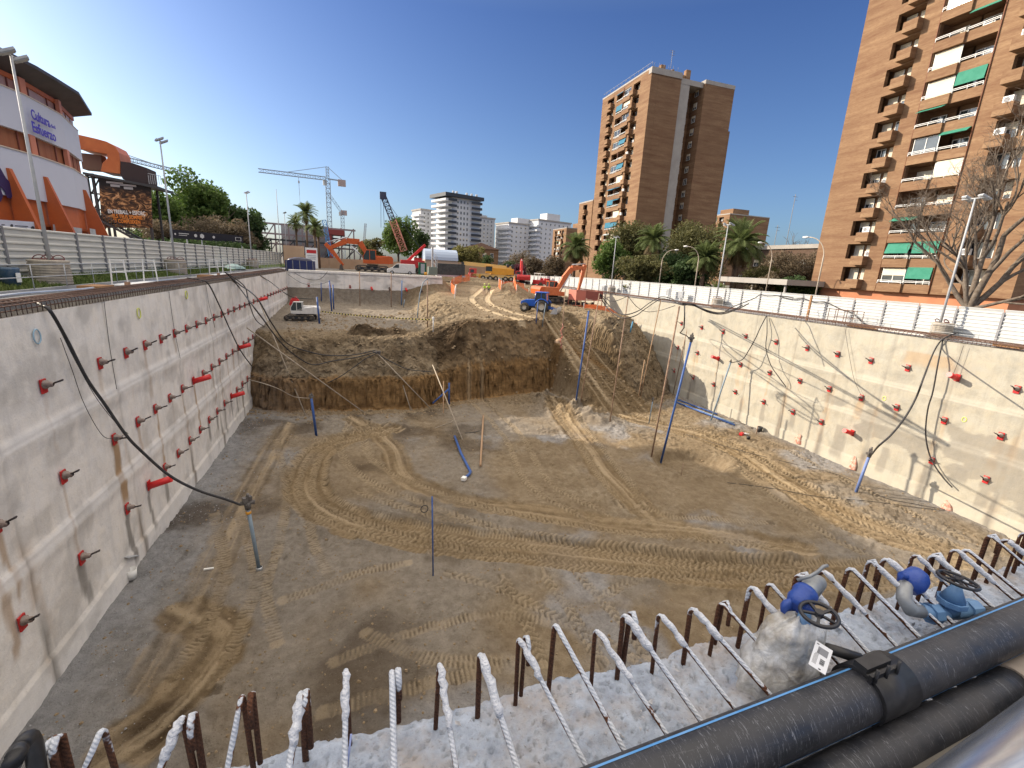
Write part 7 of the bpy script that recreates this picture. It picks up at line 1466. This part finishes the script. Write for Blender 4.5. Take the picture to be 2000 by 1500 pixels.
# lying pipes
def lying(name, label, pts, r, m, dz=.08, cat='pipe', n=8):
    P = [hit(*p)+Vector((0, 0, r+dz*.2)) for p in pts]; b = MB(); b.tube(P, r, n); return tag(b.build(name, m), label, cat)
lying('fallen_pipe', 'fallen blue pipe with an elbow lying on the middle of the floor', [(888, 856), (900, 888), (919, 925), (916, 931), (904, 941)], .10, M_BLUE)
b = MB(); c = hit(906, 940)+Vector((0, 0, .14)); b.box(c, (.34, .3, .22), rz=.9); tag(b.build('pipe_label', M_WHITEPL), 'white label sleeve near the end of the fallen blue pipe', 'sleeve')
lying('timber_pole', 'pale timber pole lying on the floor right of the fallen blue pipe', [(938, 914), (944, 815)], .085, M_POLEW, .3)
for i, (a, c, lab) in enumerate((((1318, 786), (1434, 833), 'lowest of the blue pipes lying along the right wall'), ((1322, 782), (1400, 812), 'upper blue pipe lying along the right wall'), ((1360, 802), (1432, 828), 'middle pale blue pipe lying along the right wall'))): lying('fallen_pipe', lab, [a, c], .09, M_BLUE if i < 2 else M_PBG)
# thin beige suction pipes leaning on the left bank
def lean(label, base, top, y=None, x=None, r=.055, m=None, name='leaning_pipe'):
    B = hit(*base); T = Vector(onx(*top, x)) if x is not None else Vector(ony(*top, y)); return pole(name, label, B, T, r, m or M_POLER, cat='pipe'), B, T
M_BEI = mat('dusty_pipe', (.26,.22,.17), .7, (.34,.29,.23), 4)
lean('long beige pipe sloping from the left wall across the bank to the floor', (717, 808), (482, 640), x=-9.7, m=M_BEI); lean('beige pipe leaning against the left wall above the left bank', (598, 812), (505, 585), x=-9.6, m=M_BEI)
_, Bj, Tj = lean('beige pipe leaning down from the hose junction to the floor', (847, 802), (737, 690), y=46.5, m=M_BEI); lean('short beige pipe leaning left of the hose junction foot', (804, 803), (776, 718), y=47.2, m=M_BEI); _, Bm, Tm = lean('beige pipe with a valve leaning over the fallen rope on the floor', (905, 860), (845, 713), y=45.8, m=M_BEI)
lean('thin timber stake standing before the cut bank', (866, 808), (866, 745), y=46.0, m=M_POLEW)
stand('short_pipe', 'blue pipe standing in front of the cut bank below the mound', (877, 790), (877, 748), .10, M_BLUE); b = MB(); a, c = Vector(ony(845, 788, 45.2)), Vector(ony(876, 760, 45.6)); b.tube([a, c], .09, 8); tag(b.build('brace_pipe', M_BLUE), 'blue pipe leaning against the blue standpipe at the cut bank', 'pipe')
# poles on the bench and by the far wall
GB = 'blue well pipes standing on the left bench'
for bp, tp, r, m, lab in (((624, 632), (619, 580), .10, M_BLUE, 'blue well pipe right in front of the small excavator'), ((648, 607), (643, 548), .10, M_BLUE, 'tall blue well pipe on the bench right of the small excavator'), ((652, 604), (650, 556), .09, M_BLUE, 'second blue pipe touching the tall one on the bench'), ((628, 590), (627, 552), .07, M_BLUE, 'thin dark blue pipe behind the small excavator cab'), ((784, 596), (785, 548), .09, mat('pale_blue_pipe', (.12,.22,.42), .5), 'pale blue pipe in front of the far wall, left of the arched pipe'), ((788, 600), (790, 585), .07, M_PBG, 'very short grey pipe beside the pale blue one by the far wall')):
    stand('well_pipe', lab, bp, tp, r, m, grp=GB)
for bp, tp, lab in (((703, 597), (702, 530), 'thin dark vertical pipe on the far wall, left one'), ((764, 600), (764, 532), 'brown vertical post by the far wall left of the pale blue pipe'), ((835, 640), (835, 548), 'brown post carrying the arched pipe on the sandy slope')): stand('tall_pole', lab, bp, tp, .07, M_POLER)
P = [hit(814, 632)]; yv = P[0].y; b = MB(); b.tube([P[0]]+[Vector(ony(x, y, yv)) for x, y in ((817, 600), (820, 575), (826, 553), (832, 546), (836, 545))], .06, 6); tag(b.build('arched_pipe', M_PBG), 'grey arched pipe bending over at the top on the sandy slope', 'pipe')
# ---- hoses
def hose(label, pts, r=.045, m=M_BLACKH, name='hose', cat='hose', k=6):
    b = MB(); b.tube(smooth([Vector(p) for p in pts], k), r, 6); return tag(b.build(name, m), label, cat)
hose('thick black hose swinging from the near left rebar down to the yellow valve', [onx(60, 587, -11.0), onx(82, 596, -10.3), onx(100, 610, -9.95)]+[ony(px, py, y) for px, py, y in ((133, 668, 20.3), (170, 740, 20.6), (205, 790, 20.9), (245, 848, 21.1), (275, 880, 21.3), (330, 928, 21.6), (385, 957, 21.8), (440, 975, 22.), (470, 986, 22.1))], .055)
hose('thin grey cable hanging beside the thick hose on the left wall', [onx(px, py, -9.95) for px, py in ((118, 660), (140, 720), (165, 790), (200, 850), (225, 855), (245, 848))], .012)
hose('thin cable looping from the wall top to the thick hose on the left wall', [onx(px, py, -9.95) for px, py in ((115, 640), (150, 710), (190, 780), (230, 830), (250, 847))], .012)
hose('black hose running down the left wall to the bank, second from the camera', [onx(px, py, x) for px, py, x in ((365, 543, -11), (392, 547, -10.3), (408, 556, -9.9), (430, 600, -9.9), (450, 645, -9.9), (470, 685, -9.9), (492, 715, -9.8))], .05)
J = Vector(Tj)
for i, (lab, pts) in enumerate((('lower of the two black hoses sagging from the left wall to the hose junction', ((445, 535, None), (470, 565, None), (492, 595, 37), (515, 625, 39), (545, 665, 41), (575, 693, 43), (610, 712, 44.5), (650, 705, 45.5), (700, 697, 46), (735, 687, 46.5))), ('upper of the two black hoses sagging from the left wall to the hose junction', ((440, 532, None), (468, 556, None), (500, 580, 38), (530, 630, 40), (560, 670, 42), (600, 686, 44), (640, 694, 45.5), (690, 693, 46), (733, 684, 46.5))))):
    hose(lab, [onx(px, py, -10.0) if y is None else ony(px, py, y) for px, py, y in pts], .05)
hose('black hose crossing the left wall between the paired hoses and the bank', [onx(px, py, -9.8) for px, py in ((450, 538), (478, 560), (486, 590), (500, 625), (520, 640))], .045)
hose('black cable from the left wall top to the small excavator', [onx(508, 538, -10.2), onx(530, 552, -9.8)]+[ony(px, py, y) for px, py, y in ((550, 568, 53), (570, 580, 54), (590, 583, 54.5), (612, 584, 54.8))], .045)
hose('thin cable strung across the far left corner of the pit', [onx(560, 534, -10.2), ony(590, 553, 75), ony(620, 556, 70), ony(643, 549, 66)], .035); hose('cable sagging along the top of the far wall', [ony(px, py, 77.5) for px, py in ((575, 533), (600, 545), (625, 545), (640, 530))], .035)
hose('black hose running from the junction down to the leaning valve pipe', [J, ony(752, 700, 46.4), ony(775, 712, 46), ony(800, 722, 45.8), ony(842, 726, 45.6)], .045)
hose('black hose lying over the bank below the hose junction', [J, ony(715, 700, 45.9), ony(690, 718, 45.7), ony(665, 735, 45.6), ony(640, 748, 45.6)], .045)
b = MB(); r_ = random.Random(6)
for i in range(9): b.tube([J+Vector((r_.uniform(-.5, .5), r_.uniform(-.2, .2), r_.uniform(-.1, .25))), J+Vector((r_.uniform(-.5, .5), r_.uniform(-.2, .2), r_.uniform(-.1, .3)))], .06, 6)
tag(b.build('hose_junction', bpy.data.materials['valve_dark']), 'tangle of grey couplings where the sagging hoses meet over the left bank', 'coupling')
hose('pale rope lying on the floor near the cut bank', [hit(px, py)+Vector((0, 0, .05)) for px, py in ((850, 837), (865, 832), (880, 827), (888, 819))], .035, M_BEI, 'rope', 'rope'); hose('dark cable lying from the fallen rope toward the timber pole', [hit(px, py)+Vector((0, 0, .05)) for px, py in ((908, 847), (922, 846), (937, 843))], .03)
hose('grey hose from the left bank to the blue well pipe', [hit(470, 742)+Vector((.3, 0, .1)), ony(500, 745, 36), ony(540, 758, 33), ony(575, 775, B3.y+1), T3], .035, M_BEI)
b_, c_, d_, f_, g_ = (PO[k][1] for k in 'bcdfg'); y5 = 34
def fest(label, ctl, r=.035): hose(label, [ony(px, py, y) for px, py, y in ctl], r)
yb, yc, yd, yf_, yg = b_.y, c_.y, d_.y, f_.y, g_.y
fest('upper black cable festooned from the red shelter along the pole tops', ((1171, 573, yb), (1190, 597, yb), (1215, 614, yc), (1245, 608, yc), (1268, 592, yd), (1291, 580, yd), (1310, 583, yd), (1330, 592, yf_), (1353, 594, yf_+2), (1380, 606, 30), (1405, 611, 31), (1430, 606, 33), (1450, 596, 34)), .05)
fest('lower black cable festooned below the first one along the pole tops', ((1171, 575, yb), (1185, 600, yb), (1212, 620, yc), (1240, 617, yc), (1262, 602, yd), (1291, 584, yd), (1312, 588, yd), (1330, 595, yf_), (1353, 596, yf_+2), (1385, 610, 30), (1412, 613, 31), (1440, 604, 33), (1462, 593, 34)), .05)
fest('thin cable sagging between the second and fourth pole tops', ((1227, 579, yc), (1245, 600, yc), (1265, 609, yd), (1290, 606, yd), (1318, 597, yf_)), .03); fest('thin cable between the red shelter and the second pole top', ((1171, 573, yb), (1190, 587, yb), (1205, 587, yc), (1227, 578, yc)), .03)
fest('brown cable rising from the wall edge onto the white hoarding', ((1412, 612, 33), (1430, 600, 33), (1455, 590, 33), (1475, 582, 33), (1484, 576, 33.5), (1500, 578, 34), (1525, 578, 33.5), (1550, 582, 33)), .04)
hose('dark cable draped along the top of the white hoarding', [onx(px, py, 40.1) for px, py in ((1520, 578), (1545, 584), (1568, 583), (1590, 590), (1612, 590), (1640, 603), (1665, 612), (1685, 630), (1700, 636))], .045)
hose('bent black pipe hanging from the wall edge to the tallest blue pipe', [ony(1337, 596, 23), ony(1336, 640, 23), ony(1328, 650, B4.y), ony(1340, 655, B4.y), T4], .04, k=2)
hose('black hose hanging down the right wall to the leaning grey blue pipe', [onx(px, py, x) for px, py, x in ((1497, 617, 37.6), (1485, 640, 36.9), (1475, 662, 36.7), (1462, 685, 36.5), (1450, 702, 36.4))]+[Tk+Vector((.3, 0, 0)), Tk], .045)
hose('second black hose hanging beside it on the right wall to a red sleeve', [onx(px, py, x) for px, py, x in ((1498, 618, 37.5), (1498, 650, 36.9), (1496, 680, 36.8), (1505, 712, 36.8), (1520, 735, 36.9), (1535, 755, 37.4))], .04)
hose('thick black hose arching from the wall top down to the nearest right valve', [onx(1870, 650, 38.4), onx(1842, 662, 37.6), onx(1825, 685, 36.8)]+[ony(px, py, y) for px, py, y in ((1805, 735, 16.4), (1790, 775, 16.3), (1768, 815, 16.2), (1740, 850, 16.1), (1715, 872, 16.0))]+[Tl+Vector((.25, 0, .1))], .05)
hose('long black hose hanging down the right wall to the red sprayed patch', [onx(px, py, x) for px, py, x in ((1842, 662, 37.7), (1832, 710, 37.2), (1822, 765, 37.2), (1812, 800, 37.2), (1808, 850, 37.3), (1818, 895, 37.4), (1840, 930, 37.4), (1860, 952, 37.4))], .045)
hose('dark cable lying on the lit floor from the right wall toward the hollow', [hit(px, py)+Vector((0, 0, .04)) for px, py in ((1845, 998), (1800, 995), (1700, 983), (1600, 972), (1500, 955), (1420, 945))], .02); hose('second dark cable on the lit floor, nearer the right wall', [hit(px, py)+Vector((0, 0, .04)) for px, py in ((1845, 997), (1780, 985), (1720, 972), (1640, 930), (1540, 905), (1440, 880), (1340, 850))], .02)
hose('thin wire rope hanging straight on the right wall above a red anchor', [onx(px, py, 37.55) for px, py in ((1650, 640), (1658, 690), (1668, 740), (1682, 772))], .012); hose('thin wire rope hanging from the white hoarding to the red sleeve', [onx(px, py, 37.5) for px, py in ((1882, 675), (1872, 705), (1860, 738), (1868, 742))], .012)
for i, (px, py, px2, py2, lab) in enumerate(((203, 585, 228, 760, 'thin wire rope on the left wall left of the second hose'), (330, 570, 352, 700, 'thin wire rope on the left wall, farther along'), (402, 556, 420, 640, 'thin wire rope on the left wall beside the second hose'))): hose(lab, [onx(px, py, -10.08), onx((px+px2)/2-2, (py+py2)/2, -10.08), onx(px2, py2, -9.98)], .011)
# barrier tape
a, c = hit(585, 618)+Vector((0, 0, .9)), hit(846, 650)+Vector((0, 0, 1.3)); b = MB(); n = 90
for i in range(n):
    t0, t1 = i/n, (i+1)/n; q0, q1 = a.lerp(c, t0), a.lerp(c, t1); s = .25*math.sin(math.pi*t0); s1 = .25*math.sin(math.pi*t1); b.mat(i % 2); b.add([q0+Vector((0, 0, -s)), q1+Vector((0, 0, -s1)), q1+Vector((0, 0, .13-s1)), q0+Vector((0, 0, .13-s)), q0+Vector((0, .01, -s)), q1+Vector((0, .01, -s1)), q1+Vector((0, .01, .13-s1)), q0+Vector((0, .01, .13-s))], [(0,1,2,3), (7,6,5,4), (0,4,5,1), (2,6,7,3)])
tag(b.build('barrier_tape', [mat('tape_yellow', (.72,.62,.22), .5), mat('tape_black', (.02,.02,.02), .5)]), 'yellow and black striped barrier tape strung across the left bench', 'tape')
b = MB(); q = hit(846, 650); b.tube([q, q+Vector((0, 0, 1.7))], .06, 6); b.box(q+Vector((0, 0, 1.5)), (.2, .2, .3)); tag(b.build('tape_post', M_WHITEPL), 'white post holding the right end of the striped tape', 'post')
# orange nets
def net_mat():
    m = bpy.data.materials.new('orange_net'); m.use_nodes = True; g = NG(m); g.b.inputs['Base Color'].default_value = (.75,.16,.04,1); tc = g.n.new('ShaderNodeTexCoord'); n = g.noise(tc.outputs['Object'], 30, 2, .5)
    g.l.new(g.ramp(n, [(.45, (.95,.95,.95)), (.62, (.35,.35,.35))]), g.b.inputs['Alpha']); return m
M_NET = net_mat()
def net(label, pts, h=1.15):
    root = thing('safety_net', label, 'safety net', tuple(pts[0])); O = Vector(pts[0]); P = [Vector(p)-O for p in smooth(pts, 4)]; b = MB(); N = len(P)
    b.add([p+Vector((0, 0, .1+.06*math.sin(i*1.7))) for i, p in enumerate(P)]+[p+Vector((0, 0, h-.08*abs(math.sin(i*1.3)))) for i, p in enumerate(P)], [(i, i+1, N+i+1, N+i) for i in range(N-1)]); b.build('netting', M_NET, root)
    for p in P[::4]: b = MB(); b.tube([p, p+Vector((0, 0, h+.12))], .04, 5); b.build('post', M_WHM, root)
def g3(x, y): return Vector((x, y, tz(x, y)))
net('orange safety net along the left side of the ramp below the mobile crane', [g3(14.2, 71), g3(14.6, 77), g3(16.5, 84), g3(19.5, 91), g3(22, 95)], 1.5)
net('orange safety net round the earth heap on the right side of the ramp', [g3(22.0, 72.5), g3(22.6, 76), g3(24.4, 79), g3(27.5, 83), g3(30.5, 85)], 1.5); net('orange safety net laid over the front of the earth heap', [g3(24.0, 70.6), g3(24.6, 74), g3(26, 77.5), g3(29.5, 80)], 1.2)
net('low orange net at the edge of the right mound below the red shelter', [g3(31, 60.5), g3(33.5, 58.5), g3(36, 57.3), g3(37.3, 56)], .8)
b = MB(); q = g3(13.6, 68.5); b.bar(q, q+Vector((0, 0, 1.3)), .08); b.bar(q+Vector((0, 0, 1.3)), q+Vector((1.0, 4.0, 1.9)), .08); b.bar(q+Vector((1.0, 4, 0)), q+Vector((1.0, 4, 1.9)), .08); tag(b.build('hand_rail', M_WHM), 'short pinkish handrail at the left foot of the orange net', 'railing')
# red shelter near the right wall
q = g3(31.6, 64.5); r = thing('red_shelter', 'open red container shelter with striped cloth beside the right wall', 'shelter', (q.x, q.y, q.z-.1), .1)
M_SH = mat('red_brown_cloth', (.30,.09,.07), .8, (.22,.07,.06), 2, stretch=(.3, .3, 5)); b = MB(); [b.bar((x, y, 0), (x, y, 2.6), .1) for x in (0, 1.7, 4.8) for y in (0, 2.2)]; [b.bar((x0, y0, z), (x1, y1, z), .1) for z in (1.2, 2.6) for x0, y0, x1, y1 in ((0, 0, 4.8, 0), (0, 2.2, 4.8, 2.2), (0, 0, 0, 2.2), (4.8, 0, 4.8, 2.2))]; b.build('frame', mat('salmon_steel', (.42,.16,.12), .6), r)
b = MB(); b.b2(0, 1.7, -.04, .0, 1.2, 2.7); b.b2(-.04, 0, 0, 2.2, 1.2, 2.7); b.build('red_panel', mat('salmon_panel', (.50,.16,.12), .7), r); b = MB(); V = []
for i in range(9): t = i/8; V += [(1.7+3.1*t, -.05, 2.65-.12*math.sin(math.pi*t)), (1.7+3.1*t, -.05, 1.5-.25*math.sin(math.pi*t))]
b.add(V, [(2*i, 2*i+2, 2*i+3, 2*i+1) for i in range(8)]); b.add([(v[0], v[1]+.03, v[2]) for v in V], [(2*i+1, 2*i+3, 2*i+2, 2*i) for i in range(8)]); b.build('striped_cloth', M_SH, r); b = MB(); r_ = random.Random(3); [b.box((r_.uniform(.3, 4.5), r_.uniform(.4, 1.8), .45), (.3, .3, r_.uniform(.5, 1.0))) for _ in range(9)]; b.build('stored_goods', M_DKG, r); MB().b2(.2, 4.6, .1, 2.1, .02, .35).build('base_tray', mat('terracotta_sheet', (.34,.10,.04), .8), r)
# workers
def person(label, loc, rz, vest, trous, h=1.76, arm=.1):
    root = thing('person', label, 'person', loc, rz); k = h/1.76
    def skin(name, chain, m, par):
        me = bpy.data.meshes.new(name); V = []; E = []; Rr = []
        for pts in chain:
            prev = None
            for p, rad in pts:
                if isinstance(p, int): prev = p; continue
                V.append(tuple(c*k for c in p)); Rr.append(rad*k); i = len(V)-1
                if prev is not None: E.append((prev, i))
                prev = i
        me.from_pydata(V, E, []); o = bpy.data.objects.new(name, me); COL.objects.link(o); o.modifiers.new('skin', 'SKIN'); o.modifiers.new('sub', 'SUBSURF').levels = 1; o.modifiers['sub'].render_levels = 1
        for i, v in enumerate(me.skin_vertices[0].data): v.radius = (Rr[i], Rr[i]); v.use_root = (i == 0)
        me.materials.append(m); o.parent = par; return o
    body = skin('body', [[((0, 0, .95), .13), ((0, 0, 1.12), .125), ((0, 0, 1.32), .15), ((0, 0, 1.43), .11), ((0, 0, 1.50), .055), ((.01, 0, 1.58), .085), ((.01, 0, 1.66), .10), ((.0, 0, 1.74), .07)],
        [(0, 0), ((.0, .10, .88), .09), ((.03, .11, .50), .058), ((-.02, .11, .10), .042), ((.10, .12, .04), .035)], [(0, 0), ((.0, -.10, .88), .09), ((-.02, -.11, .50), .058), ((-.08, -.11, .10), .042), ((.04, -.12, .04), .035)],
        [(2, 0), ((0, .19, 1.40), .065), ((-.03, .26, 1.12), .042), ((.06+arm, .27, .88), .03), ((.09+arm, .27, .80), .032)], [(2, 0), ((0, -.19, 1.40), .065), ((-.04, -.26, 1.12), .042), ((.05, -.27, .88), .03), ((.08, -.27, .80), .032)]], mat('dark_clothes', (.04,.04,.05), .8) if trous else mat('skin_grey_clothes', (.30,.22,.17), .8), root)
    skin('hi_vis_vest', [[((0, 0, .96), .155), ((0, 0, 1.15), .155), ((0, 0, 1.34), .178), ((0, 0, 1.44), .12)], [(2, 0), ((0, .20, 1.38), .085), ((-.02, .25, 1.20), .065)], [(2, 0), ((0, -.20, 1.38), .085), ((-.02, -.25, 1.20), .065)]], vest, root)
    b = MB(); b.lathe([(.135*k, 0), (.125*k, .03*k), (.11*k, .09*k), (.06*k, .135*k), (0, .15*k)], (.01, 0, 1.68*k), 12); b.build('helmet', mat('helmet_lime', (.55,.65,.10), .4), root)
M_VEST = mat('lime_vest', (.38,.62,.05), .6)
x, y = 19.3, 72.8; person('worker in a lime jacket and helmet, left one of the two walking on the ramp', (x, y, tz(x, y)), 1.9, M_VEST, False); x, y = 20.15, 73.3; person('worker in a lime vest and dark trousers, right one of the two on the ramp', (x, y, tz(x, y)), 1.2, M_VEST, True, 1.72, .05)
# small things along the walls
r = thing('sump_cover', 'grey metal plate over a white bucket at the foot of the left wall', 'cover', tuple(hit(256, 1132))); b = MB(); b.box((-.2, .3, .95), (.75, .95, .04), M=Matrix.Rotation(-.5, 3, 'X') @ Matrix.Rotation(.3, 3, 'Y')); b.build('metal_plate', M_GREYP, r); b = MB(); b.lathe([(0, 0), (.17, 0), (.21, .45), (.19, .45), (.16, .05), (0, .05)], (.1, -.1, 0), 16); b.build('bucket', M_WHITEPL, r); b = MB(); b.tube([(-.4, .5, -.1), (-.3, .4, .9)], .05, 8); b.build('stake', M_GALV, r)
q = hit(1483, 843); b = MB(); b.lathe([(0, 0), (.22, 0), (.27, .5), (.24, .5), (.2, .05), (0, .05)], (q.x, q.y, q.z), 16); tag(b.build('bucket', mat('black_plastic', (.02,.02,.022), .5)), 'black bucket on the floor at the foot of the right wall', 'bucket')
q = hit(1477, 848); pole('stake', 'thin dark stake with a wound top beside the black bucket', q, Vector(q)+Vector((0, 0, .8)), .035, M_POLER)
q = hit(1448, 850); r = thing('tool_pile', 'small red and white machine part lying on the lit floor', 'tool', tuple(q)); b = MB(); b.box((0, 0, .12), (.5, .3, .22), rz=.4); b.build('red_case', M_REDM, r); b = MB(); b.tube([(.2, 0, .15), (.7, -.2, .1)], .09, 8); b.build('white_tube', M_WHITEPL, r)
q = hit(1461, 858); b = MB(); b.lathe([(0, 0), (.15, 0), (.18, .25), (0, .25)], (q.x, q.y, q.z), 12); tag(b.build('small_pot', bpy.data.materials['black_plastic']), 'small dark pot beside the red and white part on the lit floor', 'pot')
q = hit(408, 1114); b = MB(); b.box(q+Vector((0, 0, .05)), (.4, .08, .06)); tag(b.build('white_stick', M_WHITEPL), 'small white stick lying on the floor near the thick well pipe', 'stick')
q = hit(1440, 1005); pole('stake', 'thin rod stuck in the floor below the hollow', hit(1330, 930), Vector(hit(1330, 930))+Vector((.05, 0, 1.0)), .02, M_POLER)
for (px, py) in ((1848, 988), (1667, 905), (1560, 856)):
    p = onx(px, py, 37.62); b = MB(); lump(b, .16, .35, .9, 5+px, 12, 6); o = b.build('red_spray_patch', mat('red_spray', (.45,.10,.06), .8, (.5,.42,.34), 5) if 'red_spray' not in bpy.data.materials else bpy.data.materials['red_spray'], WR); o.location = (37.66, p[1], p[2]-.5)
# bags of rubble and clods along the foot of the banks
M_CLOD = mat('earth_clod', (.20,.145,.085), .95, (.29,.22,.14), 5, bump=.8, bsc=20)
def scatter(label, N, fn, s0, s1, m, nm, cat):
    R = random.Random(N); b = MB()
    for _ in range(N):
        x, y = fn(R); s = R.uniform(s0, s1)*R.choice([.5, .7, 1, 1, 1.5]); z = tz(x, y)-s*.1; n = 6
        V = [(x+s*math.cos(t)*R.uniform(.7, 1.2), y+s*math.sin(t)*R.uniform(.7, 1.2), z) for t in np.linspace(0, 6.28, n, endpoint=False)]+[(x+s*.6*math.cos(t+.4)*R.uniform(.6, 1.2), y+s*.6*math.sin(t+.4)*R.uniform(.6, 1.2), z+s*R.uniform(.5, .9)) for t in np.linspace(0, 6.28, n, endpoint=False)]
        b.add(V, [(i, (i+1) % n, n+(i+1) % n, n+i) for i in range(n)]+[tuple(range(n, 2*n))])
    tag(b.build(nm, m), label, cat, kind='stuff')
def f1(R):
    x = R.uniform(-10, 37); yb = float(np.interp(x, [-10.2, 4.6, 10.4, 22, 31, 37.8], [47, 45, 47.4, 48.5, 43.8, 47])); return x, yb-abs(R.gauss(0, 1.3))
scatter('crumbled earth clods along the foot of the excavated banks', 900, f1, .04, .15, M_CLOD, 'earth_clods', 'clods')
scatter('small stones and clods scattered over the whole pit floor', 7500, lambda R: (R.uniform(-9.8, 37.3), 8+36*R.random()**1.2), .015, .06, M_CLOD, 'floor_stones', 'stones')
scatter('grey gravel stones scattered along the foot of the left wall', 1500, lambda R: (-10+abs(R.gauss(0, 1.6)), R.uniform(8, 44)), .012, .035, mat('grey_gravel', (.22,.22,.225), .95, (.34,.34,.35), 9), 'gravel', 'gravel')
scatter('earth clods on the bench, the sandy slope and the plateau edges', 1500, lambda R: (R.uniform(-8, 36), R.uniform(49, 66)), .05, .20, M_CLOD, 'bank_clods', 'clods')
